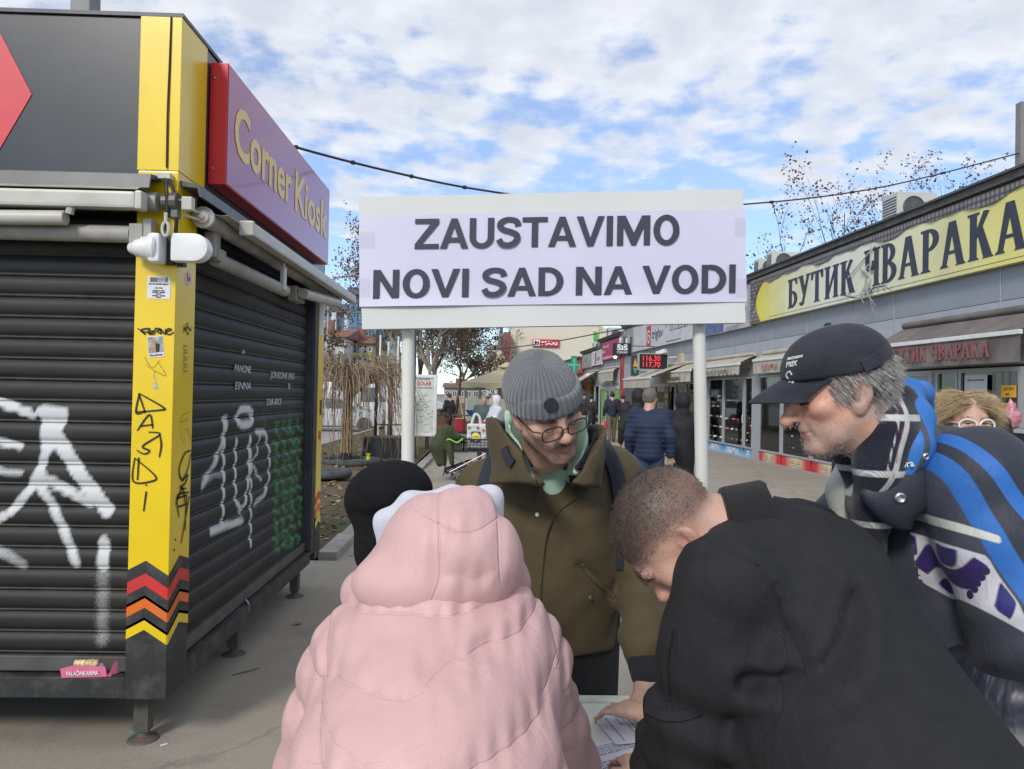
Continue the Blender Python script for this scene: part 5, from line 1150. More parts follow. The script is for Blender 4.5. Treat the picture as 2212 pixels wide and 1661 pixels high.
coat(18.5,0.62,0.55,(0.45,0.29,0.26),'pale pink padded coat hanging low in the shop window','coat_pink'); coat(18.75,1.12,0.62,(0.42,0.05,0.05),'red padded coat hanging in the shop window','coat_red'); coat(19.2,1.1,0.6,(0.50,0.40,0.28),'beige padded coat hanging in the shop window','coat_beige')
b = MB(); b.tube([(0.6,y(18.3),1.86),(0.6,y(19.6),1.86)],0.015,8); b.build('hanging_rail',MATS['steel'],B)
BEI = mat('awning_cream_fabric',(0.46,0.42,0.34),0.9,var=0.12,scale=3,dirt=(0.28,0.25,0.20),dscale=2.5,damt=0.5,bump=0.2,bscale=90)
va,vb = rowp(1628,778,0.3)[0],15.0
awning('rolled cream awning over the red-panel window, mostly hidden by the cap',vb,va,0.3,2.72,2.58,0.30,BEI,text='ОБУЋА',tcol=mat('faded_pink_letters',(0.42,0.16,0.18),0.8),tsize=0.2,tfit=0.9,toff=1.1)
vC0,vC1 = 19.80,23.85
C = R_('shop','shoe shop with blue lettered panels under its windows','shop',vC0,'single-storey shops in the row'); L = vC1-vC0; y = lambda v: v-vC0
shell_(C,L,zt=2.43); panels(C,[0.0,y(21.6),L])
b = MB(); b.box((0.0,0,2.19),(0.07,L,2.419)); b.build('lintel',SMOOTHP,C)
b = MB(); b.box((-0.04,0.0,0.0),(0.06,y(20.0),2.189)); b.build('pier',ALU,C)
for a,c,t in ((22.26,23.55,'ОБУЋА'),(20.68,22.22,'ОБУЋА'),(20.03,20.63,'Л')):
 window(C,y(a),y(c),0.27,2.18,name='door' if t=='Л' else 'window'); d_ = dado(C,y(a),y(c),0.03,0.262,BLUPR)
 letters('lettering',t,(-0.016,(y(a)+y(c))/2,0.075),DWN,UP,0.19,PWH,d_,fit=(c-a)*0.6 if t!='Л' else 0.2,bold=0.03)
 b = MB(); b.box((-0.008,y(a),0.0),(0.03,y(c),0.029)); b.build('sill',ALU,C)
b = MB(); b.box((-0.04,y(23.57),0.0),(0.06,y(23.84),2.189)); b.build('pier',ALU,C)
b = MB(); b.tube([(-0.05,y(20.62),0.95),(-0.07,y(20.62),0.95),(-0.07,y(20.62),1.15),(-0.05,y(20.62),1.15)],0.012,6); b.build('handle',WHITEM,C)
for z in (0.42,0.72,1.02,1.32,1.62): shelf(C,y(22.3),y(23.5),z)
for z in (0.42,0.70,0.98): shelf(C,y(20.75),y(22.2),z)
for z in (0.45,0.65,0.85,1.05,1.25): shelf(C,y(20.08),y(20.6),z)
MIXS =['black_shoe','white_shoe','navy_shoe','grey_shoe','tan_shoe']
for i,z in enumerate((0.42,0.72,1.02,1.32,1.62)): shoes(22.35,23.45,z,MIXS,5,'shoe on a shelf above the blue panel farthest from the glass door','shoes in the blue-panel window',seed=20+i,s=1.1,row=i)
for i,z in enumerate((0.42,0.70,0.98)): shoes(20.8,22.15,z,MIXS+['pink_shoe'],6,'shoe on a shelf in the middle window above a blue panel','shoes in the blue-panel window',seed=30+i,s=1.1,row=i)
for i,z in enumerate((0.45,0.65,0.85,1.05,1.25)): shoes(20.12,20.58,z,['black_shoe','grey_shoe','white_shoe'],3,'shoe on a shelf behind the glass door','shoes in the blue-panel window',seed=40+i,row=i)
o = soft('handbag',union(rbox((0,0,0.17),(0.08,0.2,0.16),0.05),rc((0,-0.12,0.33),(0,0,0.46),0.014,0.014),rc((0,0.12,0.33),(0,0,0.46),0.014,0.014),k=0.02),(-0.12,-0.25,-0.02),(0.12,0.25,0.5),0.02,mat('pink_bag',(0.60,0.05,0.14),0.4)); o.location = RO+RD*21.6-RN*0.75+np.array([0,0,0.985]); tag(o,'bright pink bag displayed in the shoe shop window','bag')
coat(21.3,1.28,0.8,(0.55,0.53,0.48),'cream jacket hanging above the bags in the shoe window','coat_cream'); coat(20.9,1.0,0.9,(0.03,0.03,0.035),'black coat hanging in the shoe window','coat_black')
b = MB(); b.tube([(0.85,y(20.2),1.96),(0.85,y(22.0),1.96)],0.015,8); b.build('hanging_rail',MATS['steel'],C)
v_a,v_b = rowp(1598,790,0.45)[0],rowp(1500,800,0.45)[0]
awning('cream scalloped awning with grey Cyrillic lettering over the shoe shop',v_a,v_b,0.45,2.74,2.52,0.26,BEI,scallop=0.05,text='ОБУЋА КОД ЂУРИЋА',tcol=mat('grey_letters',(0.17,0.17,0.17),0.8),tsize=0.16,tfit=2.3)
vD0,vD1 = 23.9,35.4
D = R_('shop','grey shop with exchange office door and pink sale window','shop',vD0,'single-storey shops in the row'); L = vD1-vD0; y = lambda v: v-vD0
shell_(D,L,zt=2.43); panels(D,[0.0,y(26.6),y(29.4),y(32.4),L])
b = MB(); b.box((0.0,0,2.1),(0.07,L,2.419)); b.build('lintel',SMOOTHP,D)
window(D,y(24.0),y(25.9),0.3,2.09); window(D,y(25.95),y(27.1),0.3,2.09); window(D,y(27.15),y(28.3),0.02,2.09,0.09,GLASSD,'door'); window(D,y(28.4),y(29.9),0.02,2.09,0.1,GLASSD,'door'); window(D,y(30.0),y(31.9),0.3,2.09,0.06,GLASSD)
b = MB(); b.box((0.0,y(32.0),0.0),(0.06,y(35.35),2.09)); b.build('pier',DKGREY,D); b = MB(); b.box((0.0,y(24.0),0.0),(0.05,y(27.1),0.299)); b.build('dado_panel',ALU,D)
PINKP = mat('sale_poster_pink',(0.55,0.10,0.26),0.5,var=0.25,scale=3)
b = MB(); b.box((0.02,y(25.0),0.6),(0.024,y(25.85),2.02)); n1 = b.build('sale_poster',PINKP,D); letters('lettering','-50%',(0.015,y(25.42),1.35),DWN,UP,0.25,PWH,n1,fit=0.7,bold=0.02)
mb_ = MB(); mb_.box((-0.05,0,0),(0.0,0.57,1.62)); me_sign = R_('vertical_sign','tall black sign spelling MENJAČ in yellow beside the exchange door','sign',27.52,z=0.32); mb_.build('board',mat('sign_black',(0.02,0.02,0.022),0.4),me_sign); me_sign.location = RO+RD*27.52+RN*0.10+np.array([0,0,0.36])
YL = mat('sign_yellow',(0.80,0.66,0.05),0.5)
for i,ch in enumerate(('M','E','NJ','A','Č')): letters('lettering',ch,(-0.053,0.285,1.20-i*0.27),DWN,UP,0.24,YL,me_sign,fit=0.30 if ch!='E' else 0.2,bold=0.02)
letters('lettering','EXCHANGE',(-0.053,0.285,1.52),DWN,UP,0.09,PWH,me_sign,fit=0.48); letters('lettering','OFFICE',(-0.053,0.285,1.43),DWN,UP,0.08,PWH,me_sign,fit=0.36)
def board(label,v0,v1,z0,z1,m,out=0.13,name='shop_sign'):
 S = R_(name,label,'sign',v0); b = MB(); b.box((-out,0,z0),(-0.052,v1-v0,z1)); b.build('board',m,S); return S
WB = mat('white_sign_board',(0.58,0.58,0.60),0.45,var=0.07,scale=1.5,dirt=(0.4,0.39,0.38),dscale=2,damt=0.4)
S = board('white fashion sign lettered occasioni with a pink corner',23.78,28.15,3.52,4.60,WB)
letters('lettering','occasioni',(-0.132,2.55,3.96),DWN,UP,0.62,INK,S,fit=2.5,bold=-0.008)
b = MB(); b.prism([(4.37,1.08),(4.37,0.55),(3.7,1.08)],0,0.003,lambda p:np.array([-0.1305-p[2],p[0],3.52+p[1]])); b.build('pink_corner',mat('pink_print',(0.55,0.12,0.32),0.5),S)
b = MB(); ribbon(b,[(0.9,4.55),(1.0,4.0),(0.75,3.7),(0.6,3.55)],0.05,lambda u,z:np.array([-0.1315,u,z])); b.build('flower_line',MATS['pink_print'],S); b = MB(); b.box((-0.1325,2.4,3.6),(-0.1305,4.2,3.63)); b.build('small_print',INK,S)
S = board('white insurance sign lettered triglav beside the fashion sign',28.2,33.2,3.52,4.60,WB)
b = MB(); b.box((-0.1335,2.05,3.62),(-0.1305,2.70,4.42)); rd = b.build('red_badge',REDP,S)
b = MB(); ribbon(b,[(2.25,4.2),(2.52,4.2)],0.07,lambda u,z:np.array([-0.1345,u,z]),taper=False); ribbon(b,[(2.52,4.2),(2.52,3.9),(2.37,3.75),(2.25,3.9),(2.25,4.02),(2.40,4.02)],0.07,lambda u,z:np.array([-0.1350,u,z]),taper=False); b.build('badge_mark',PWH,rd)
letters('lettering','triglav',(-0.132,1.1,3.86),DWN,UP,0.52,mat('print_navy',(0.02,0.03,0.09),0.5),S,fit=1.6,bold=0.012)
S = board('weathered bare panel with cable boxes between the insurance and crimson signs',33.3,36.0,3.5,4.6,mat('bare_panel',(0.30,0.30,0.29),0.7,var=0.4,scale=3))
for i in range(6):
 b = MB(); b.box((-0.17-0.01*i,0.2+0.4*i,3.55+0.1*(i%3)),(-0.131,0.42+0.4*i,4.2+0.1*(i%2))); b.build('cable_box',(DKGREY,ALU,WHITEM)[i%3],S)
S = board('crimson telecom sign with white small lettering',36.1,40.2,3.42,4.34,mat('crimson_board',(0.42,0.02,0.10),0.45,var=0.15,scale=1.5))
letters('lettering','Dobro došli',(-0.132,3.1,4.06),DWN,UP,0.2,PWH,S,fit=1.4); letters('lettering','kući',(-0.132,3.6,3.8),DWN,UP,0.22,PWH,S,fit=0.6); letters('lettering','bez najjeftinijih telefona ISP priključka',(-0.132,2.0,3.5),DWN,UP,0.18,PWH,S,fit=3.8)
S = board('white panel with a small red triglav badge farther down the row',40.3,43.3,3.25,4.05,WB); b = MB(); b.box((-0.1335,1.6,3.32),(-0.1305,1.95,3.95)); b.build('red_badge',REDP,S); letters('lettering','triglav',(-0.132,1.0,3.5),DWN,UP,0.35,MATS['print_navy'],S,fit=0.95)
S = board('grey striped bare panel beyond the second insurance sign',43.4,46.4,3.2,4.0,MATS['bare_panel'])
S = board('red food shop sign with white outlined letters',46.5,52.8,2.95,3.8,mat('red_board',(0.45,0.03,0.03),0.45,var=0.25,scale=2)); letters('lettering','MESARA',(-0.132,3.1,3.12),DWN,UP,0.6,PWH,S,fit=5.2)
S = board('dark blue sign at the far end of the row',52.9,56.5,2.9,3.75,mat('dark_blue_board',(0.04,0.06,0.12),0.5,var=0.3));
def proj_sign(label,v,o0,o1,z0,z1,m,th=0.08):
 S = R_('projecting_sign',label,'sign',v,z=0); b = MB(); b.box((-o1,-th,z0),(-o0,th,z1)); b.build('board',m,S,bevel=0.01)
 for z in (lerp(z0,z1,0.2),lerp(z0,z1,0.8)):
  b = MB(); b.tube([(-o0,0,z),(0.0,0,z)],0.02,6); b.build('bracket',DKGREY,S)
 return S
v = 30.2; (vx0,zz0) =(0,0)
def o_at(xd,yd,Y):
 p = at(xd,yd,Y); return float((p-RO)@RN),float(p[2])
def sign_span(xl,xr,yt,yb,v):
 Y =(RO+RD*v)[1]; a,zt = o_at(xl,yt,Y); c,zb = o_at(xr,yb,Y); return a,c,zt,zb
a,c,zt,zb = sign_span(1323,1362,741,769,29.6)
S = proj_sign('square black sign lettered ŠIŠ ĆEVAP hanging out over the pavement',29.6,c,a,zb,zt,mat('charcoal_sign',(0.022,0.022,0.026),0.4)); w_ = a-c; h_ = zt-zb
letters('lettering','ŠIŠ',(-(a+c)/2,-0.084,zb+h_*0.45),(1,0,0),UP,h_*0.5,PWH,S,fit=w_*0.6,bold=0.035); letters('lettering','ĆEVAP',(-(a+c)/2,-0.084,zb+h_*0.18),(1,0,0),UP,h_*0.24,PWH,S,fit=w_*0.6,bold=0.01)
b = MB(); b.lathe([(0.05,0),(0.07,-0.06),(0.0,-0.1)],8,(-a+0.1,0,zb-0.02)); b.build('lamp',mat('lit_bulb',(0.8,0.8,0.75),0.5,emit=(1.0,0.97,0.85),estr=3.0),S)
a,c,zt,zb = sign_span(1379,1439,765,798,27.2)
S = proj_sign('electronic board showing red exchange rates above the exchange office',27.2,c,a,zb,zt,mat('led_black',(0.015,0.013,0.015),0.35),0.10); w_ = a-c; h_ = zt-zb
b = MB(); b.box((-a-0.02,-0.115,zb-0.03),(-c+0.02,0.11,zb-0.001)); b.box((-a-0.02,-0.115,zt+0.001),(-c+0.02,0.11,zt+0.03)); b.box((-a-0.03,-0.115,zb),(-a-0.001,0.11,zt)); b.box((-c+0.001,-0.115,zb),(-c+0.03,0.11,zt)); b.build('frame',ALU,S)
LED = mat('led_red',(0.5,0.01,0.02),0.5,emit=(1.0,0.05,0.07),estr=1.1)
for i,t in enumerate(('116,30','117,70')): letters('lettering',t,(-(a+c)/2-w_*0.06,-0.104,zb+h_*(0.56-0.42*i)),(1,0,0),UP,h_*0.5,LED,S,fit=w_*0.62,bold=-0.004)
a,c,zt,zb = sign_span(1363,1378,768,812,29.0)
S = proj_sign('dark blue pharmacy-style sign with green and orange marks behind the rate board',29.0,c,a,zb,zt,mat('dark_teal_sign',(0.03,0.045,0.06),0.4)); b = MB(); b.prism([(-a+0.05,zb+.35),(-c-0.05,zb+.35),(-(a+c)/2,zb+.68)],0.082,0.085,lambda p:np.array([p[0],-p[2],p[1]])); b.build('orange_mark',mat('orange_mark',(0.7,0.3,0.03),0.5),S)
b = MB(); b.prism([(-a+0.05,zb+.30),(-(a+c)/2,zb+.05),(-c-0.05,zb+.30)],0.082,0.085,lambda p:np.array([p[0],-p[2],p[1]])); b.build('green_mark',mat('green_mark',(0.05,0.3,0.12),0.5),S)
vb_,va_ = rowp(1492,815,0.55)[0],rowp(1428,815,0.55)[0]
awning('cream awning lettered occasioni over the fashion window',vb_,va_,0.55,2.72,2.46,0.32,BEI,text='occasioni',tcol=INK,tsize=0.24,tfit=1.2)
vb_,va_ = rowp(1405,825,1.3)[0],rowp(1347,830,1.3)[0]
awning('plain cream awning pulled far out over the exchange office door',vb_,va_,1.3,2.74,2.26,0.30,BEI)
cm = R_('security_camera','white security camera on the wall above the occasioni awning','camera',27.0); zc = 3.18; ca,_ = o_at(1447,770,(RO+RD*26.4)[1])
b = MB(); b.obox((-0.55,0.1,zc),(0.07,0.22,0.07),rotz(0.5)@rotx(-0.2)); b.build('housing',WHITEM,cm,bevel=0.015); b = MB(); b.tube([(-0.5,0.15,zc-0.1),(-0.3,0.2,zc-0.18),(0.0,0.2,zc-0.16)],0.03,8); b.build('arm',WHITEM,cm,smooth=True)
b = MB(); b.box((-0.1,0,2.78),(0.0,0.3,3.12)); o = b.build('alarm_box',mat('alarm_cream',(0.5,0.45,0.28),0.5)); o.location = RO+RD*26.2; o.rotation_euler =(0,0,RA); tag(o,'small cream alarm box on the wall under the camera','alarm box')
vE0,vE1 = 35.45,41.3
E_ = R_('shop','shop with bright green door panels and a white lettered lintel','shop',vE0,'single-storey shops in the row'); L = vE1-vE0; y = lambda v: v-vE0
shell_(E_,L,zt=2.43,rz=4.46); b = MB(); b.box((0.0,0,2.42),(0.05,L,3.41)); b.build('wall_panel',SMOOTHP,E_)
GRN = mat('bright_green_panel',(0.16,0.40,0.08),0.4,var=0.08)
b = MB(); b.box((-0.02,0.8,1.95),(0.05,L-0.3,2.9)); n1 = b.build('name_board',WB,E_); letters('lettering','INDUSTRIJA MESA',(-0.024,L-1.7,2.05),DWN,UP,0.3,mat('green_letters',(0.05,0.22,0.09),0.6),n1,fit=2.4); letters('lettering','Zlatiborac',(-0.024,1.9,2.1),DWN,UP,0.34,INK,n1,fit=1.7,shear=0.3)
for i,(a,c) in enumerate(((0.9,2.0),(2.05,3.1),(3.15,4.2),(4.25,5.5))):
 if i in (0,3): b = MB(); b.box((0.0,a,0.05),(0.04,c,1.94)); b.build('door_panel',GRN,E_)
 else : window(E_,a,c,0.05,1.94,0.08,GLASSD,'door')
b = MB(); b.box((-0.03,0.0,0.0),(0.05,0.8,3.5)); b.build('red_pier',mat('red_pier',(0.35,0.04,0.05),0.5,var=0.4,scale=3),E_)
awning('closed grey-cream awning over the green shop',vE0+1.0,vE0+4.6,0.3,2.98,2.82,0.45,BEI)
vF0,vF1 = 41.35,47.0
Fq = R_('shop','shop with an ice cream cone above its small awning','shop',vF0,'single-storey shops in the row'); L = vF1-vF0
shell_(Fq,L,zt=2.43,rz=4.12); b = MB(); b.box((0.0,0,2.2),(0.05,L,3.2)); b.build('wall_panel',SMOOTHP,Fq)
for i in range(4): window(Fq,0.1+i*1.38,1.4+i*1.38,0.05,2.19,0.08,GLASSD)
awning('small cream awning sloping out beside the ice cream cone',42.0,44.6,1.0,2.95,2.35,0.3,BEI)
vG0,vG1 = 47.05,57.0
G = R_('shop','red-fronted shops at the far end of the row','shop',vG0,'single-storey shops in the row'); L = vG1-vG0
shell_(G,L,zt=2.43,rz=3.85); b = MB(); b.box((0.0,0,2.2),(0.05,L,2.95)); b.build('wall_panel',mat('red_front',(0.30,0.09,0.08),0.6,var=0.3),G)
for i in range(7): window(G,0.1+i*1.4,1.42+i*1.4,0.05,2.19,0.08,GLASSD)
S = R_('banner_sign','cream canvas sign with red letters AČ above the far shops','sign',44.0); Y =(RO+RD*44.0)[1]; a,zt = o_at(1228,857,Y); c,zb = o_at(1277,886,Y)
a,zt = o_at(1226,857,Y); a,c = max(a,c),min(a,c); zt,zb = o_at(1250,856,Y)[1]+0.9,o_at(1250,886,Y)[1]+0.9
b = MB(); b.box((-a,-0.03,zb),(-c,0.03,zt)); b.build('canvas',mat('cream_canvas',(0.55,0.50,0.34),0.8,var=0.08),S); letters('lettering','KOLAČ',(-(a+c)/2,-0.034,zb+(zt-zb)*0.25),(1,0,0),UP,0.5,REDP,S,fit=(a-c)*0.9,bold=0.03)
for s in (-a+0.05,-c-0.05):
 b = MB(); b.tube([(s,0,0),(s,0,zt)],0.03,6); b.build('leg',ALU,S)
ic = R_('ice_cream_cone','giant ice cream cone with green and pink scoops fixed over the pavement','ice cream cone',43.2); Y =(RO+RD*43.2)[1]; a,z0 = o_at(1272,872,Y); _,z1 = o_at(1272,842,Y)
b = MB(); b.lathe([(0.02,z0+0.55),(0.2,z1+0.42),(0.24,z1+0.5)],14,(-a,0,0)); b.build('cone',mat('waffle',(0.40,0.17,0.08),0.6,var=0.2,scale=15),ic,smooth=True)
for dx,dz,nm,cc in ((0.02,0.62,'green_scoop',(0.20,0.50,0.05)),(-0.14,0.58,'pink_scoop',(0.65,0.12,0.25)),(-0.05,0.80,'white_scoop',(0.7,0.7,0.68))):
 b = MB(); b.lathe([(0.19*math.sin(t),-0.19*math.cos(t)) for t in np.linspace(0.05,3.1,9)],14,(-a+dx,-0.06 if nm[0]=='g' else 0,z1+dz-0.05)); b.build('scoop',mat(nm,cc,0.4),ic,smooth=True)
b = MB(); b.tube([(-a+0.1,0,z1+0.45),(0.0,0,z1+0.5)],0.025,6); b.build('bracket',DKGREY,ic)
gc = R_('pharmacy_cross','green pharmacy cross on a bracket above the far shops','sign',47.5); Y =(RO+RD*47.5)[1]; (o1,zt),(o2,zb) = o_at(1240,769,Y),o_at(1240,808,Y); cz =(zt+zb)/2; s =(zt-zb)/2; cx = -o1
CG = mat('cross_green',(0.03,0.28,0.16),0.4,var=0.1)
pl_ =[(-.33,1),(.33,1),(.33,.33),(1,.33),(1,-.33),(.33,-.33),(.33,-1),(-.33,-1),(-.33,-.33),(-1,-.33),(-1,.33),(-.33,.33)]
b = MB(); b.prism([(u*s*0.9,v*s) for u,v in pl_][::-1],-0.12,0.12,lambda p:np.array([cx+p[0],p[2],cz+p[1]])); b.build('cross',CG,gc)
b = MB(); b.bar((cx,-0.125,cz-s*0.75),(cx,-0.125,cz+s*0.75),0.12,0.01,up=(0,1,0)); b.bar((cx-s*0.7,-0.126,cz),(cx+s*0.7,-0.126,cz),0.01,0.12); b.build('light_line',mat('cross_pale',(0.15,0.5,0.38),0.4),gc)
b = MB(); b.tube([(cx,0,cz),(0.2,0,cz)],0.05,6); b.build('bracket',DKGREY,gc)
ap = R_('pharmacy_sign','bright green pharmacy sign lettered APOTEKA standing on the roof','sign',45.5,z=0); Y =(RO+RD*45.5)[1]; (oa,zt),(oc,zb) = o_at(1284,750,Y),o_at(1327,790,Y)
zt,zb = o_at(1305,738,Y)[1],o_at(1305,775,Y)[1]; oa,oc = o_at(1286,750,Y)[0],o_at(1326,750,Y)[0]
b = MB(); b.box((-oa,-0.15,zb),(-oc,0.15,zt)); b.build('box',mat('apoteka_pale',(0.16,0.42,0.25),0.4,var=0.1),ap); b = MB(); b.box((-oc+0.001,-0.16,zb-0.05),(-oc+0.25,0.16,zt+0.08)); b.box((-oa-0.05,-0.16,zt+0.001),(-oc-0.05,0.16,zt+0.10)); b.prism([(-oa-0.1,zt+.1),(-oa+0.25,zt+.1),(-oa+0.1,zt+0.55),(-oa-0.1,zt+0.6)],-0.155,0.155,lambda p:np.array([p[0],p[2],p[1]])); b.build('edge',mat('apoteka_green',(0.08,0.42,0.06),0.4),ap)
letters('lettering','APOTEKA',(-(oa+oc)/2,-0.155,zb+(zt-zb)*0.25),(1,0,0),UP,(zt-zb)*0.6,PWH,ap,fit=(oa-oc)*0.85)
for s in (lerp(oa,oc,0.2),lerp(oa,oc,0.8)):
 b = MB(); b.tube([(-s,0,3.6),(-s,0,zb)],0.04,6); b.build('support',DKGREY,ap)
ACW = mat('ac_cream',(0.55,0.54,0.50),0.5,var=0.08,dirt=(0.35,0.33,0.3),dscale=4,damt=0.5)
def ac(label,v,xin,z,w=0.8,d=0.32,h=0.56,round_fan=True,rz=0.0,text=None):
 A = R_('air_conditioner',label,'air conditioner',v,'cooling units on the shop roof',z); A.location = RO+RD*v-RN*xin+np.array([0,0,z]); A.rotation_euler =(0,0,RA+rz)
 b = MB(); b.box((0,0,0.04),(w,d,h)); b.build('casing',ACW,A,bevel=0.012)
 b = MB(); b.box((0.05,0.03,0),(0.1,d-0.03,0.039)); b.box((w-0.1,0.03,0),(w-0.05,d-0.03,0.039)); b.build('feet',DKGREY,A)
 for i in range(8):
  b = MB(); z_ = 0.09+i*(h-0.14)/8; b.box((-0.008,0.03,z_),(-0.0005,d-0.03,z_+0.02)); b.build('louvre',DKGREY,A)
 b = MB(); b.lathe([(0.21,0),(0.21,0.012),(0.19,0.016),(0.19,0.004),(0.06,0.004),(0.05,0.02),(0,0.02)],20,(w*0.42,-0.0005,h*0.5),rotx(math.pi/2)); b.build('fan_grille',DKGREY,A,smooth=False)
 if text: letters('lettering',text,(w*0.82,-0.004,h*0.42),(0,0,1),(-1,0,0),0.12,INK,A,fit=0.26,bold=0.01)
 return A
ac('cooling unit marked VOX on the roof edge above the yellow sign',13.75,0.12,ROOFZ+0.14,0.75,0.50,0.56,text='VOX')
b = MB(); b.tube(smooth2([(0.9,0.2,0.25),(1.05,0.1,0.3),(1.15,0.0,0.18),(1.1,-0.1,0.04)],5),0.035,8); o = b.build('coolant_hose',WHITEM,smooth=True); o.location = RO+RD*13.75-RN*0.12+np.array([0,0,ROOFZ+0.14]); tag(o,'bundle of white hoses beside the VOX cooling unit','hose')
ac('cooling unit with a blue badge above the start of the yellow sign',19.35,0.15,ROOFZ+0.14,0.75,0.32,0.5,text='LG'); ac('plain cooling unit next to the blue-badged one',20.2,0.15,ROOFZ+0.14,0.75,0.32,0.46)
ac('tall cooling unit above the bare cable-box panel',34.2,0.2,ROOFZ+0.14,1.0,1.0,0.75); ac('cooling unit behind the tall one above the crimson sign',36.3,0.2,4.46+0.14,0.9,0.5,0.62); ac('small cooling unit above the white badge panel',40.3,0.2,4.46+0.14,0.9,0.5,0.6); ac('small cooling unit at the far end of the crimson sign',42.4,0.2,4.12+0.14,0.9,0.5,0.5); ac('far cooling unit by the pharmacy sign',44.5,0.2,4.12+0.14,0.8,0.4,0.45)
b = MB(); b.box((-0.06,-0.06,0),(0.06,0.06,1.2)); o = b.build('roof_post',mat('grey_post',(0.22,0.21,0.20),0.7)); p = at(2207,345,11.2); o.location =(p[0],p[1],p[2]-0.35); tag(o,'grey post on the shop roof carrying the string cable','post')
b = MB(); b.tube([(0,0,0),(0,0,1.1)],0.03,6); b.box((-0.02,-0.15,1.0),(0.2,0.15,1.25)); o = b.build('floodlight',mat('flood_cream',(0.5,0.46,0.28),0.5)); o.location = RO+RD*43.4-RN*0.3+np.array([0,0,4.12+0.135]); tag(o,'floodlight on a short roof pole before the beige wall','floodlight')
CABL = mat('overhead_cable',(0.035,0.03,0.03),0.6,var=0.1)
def cable(label,pts,r,clips=False):
 b = MB(); P = smooth2(pts,10); b.tube(P,r,6)
 if clips:
  for i in range(4,len(P)-2,6): b.tube([P[i]-(P[i+1]-P[i])*0.12,P[i]+(P[i+1]-P[i])*0.12],r*1.8,6)
 o = b.build('overhead_cable',CABL,smooth=True); tag(o,label,'cable',None)
cable('dark cable sagging from the kiosk sign across to the shop roof',[at(560,285,6.0),at(640,318,6.4),at(850,372,7.2),at(1050,412,8.0),at(1330,446,9.0),at(1610,441,10.0),at(1900,405,10.7),at(2205,330,11.2)],0.011,True)
cable('thin cable crossing in front of the beige supermarket',[at(1690,640,22.0),at(1500,680,25),at(1335,712,28),at(1150,745,33.0),at(1000,757,38),at(800,745,44),at(640,728,50)],0.022)
# ================================================================== FAR BUILDINGS
def facade_windows(root,fn,cols,rows,w,h,glassm,framem):

 for i in cols:
  for j in rows:
   o,ux,n = fn(i,j); b = MB(); R = np.stack([ux,n,np.array([0,0,1.0])],1)
   for lo,hi in (((0,-0.06,0),(w,0.02,0.1)),((0,-0.06,h-0.1),(w,0.02,h)),((0,-0.06,0.1),(0.1,0.02,h-0.1)),((w-0.1,-0.06,0.1),(w,0.02,h-0.1)),((w/2-0.04,-0.05,0.1),(w/2+0.04,0.02,h-0.1))): b.box(lo,hi,0,lambda p:o+R@p)
   f = b.build('window',framem,root); b = MB(); b.box((0.1,-0.02,0.1),(w-0.1,0.0,h-0.1),0,lambda p:o+R@p); b.build('pane',glassm,f)
PANEG = mat('far_glass',(0.10,0.11,0.125),0.15,var=0.4,scale=0.7); WFR = mat('window_white',(0.55,0.55,0.53),0.6,var=0.05)
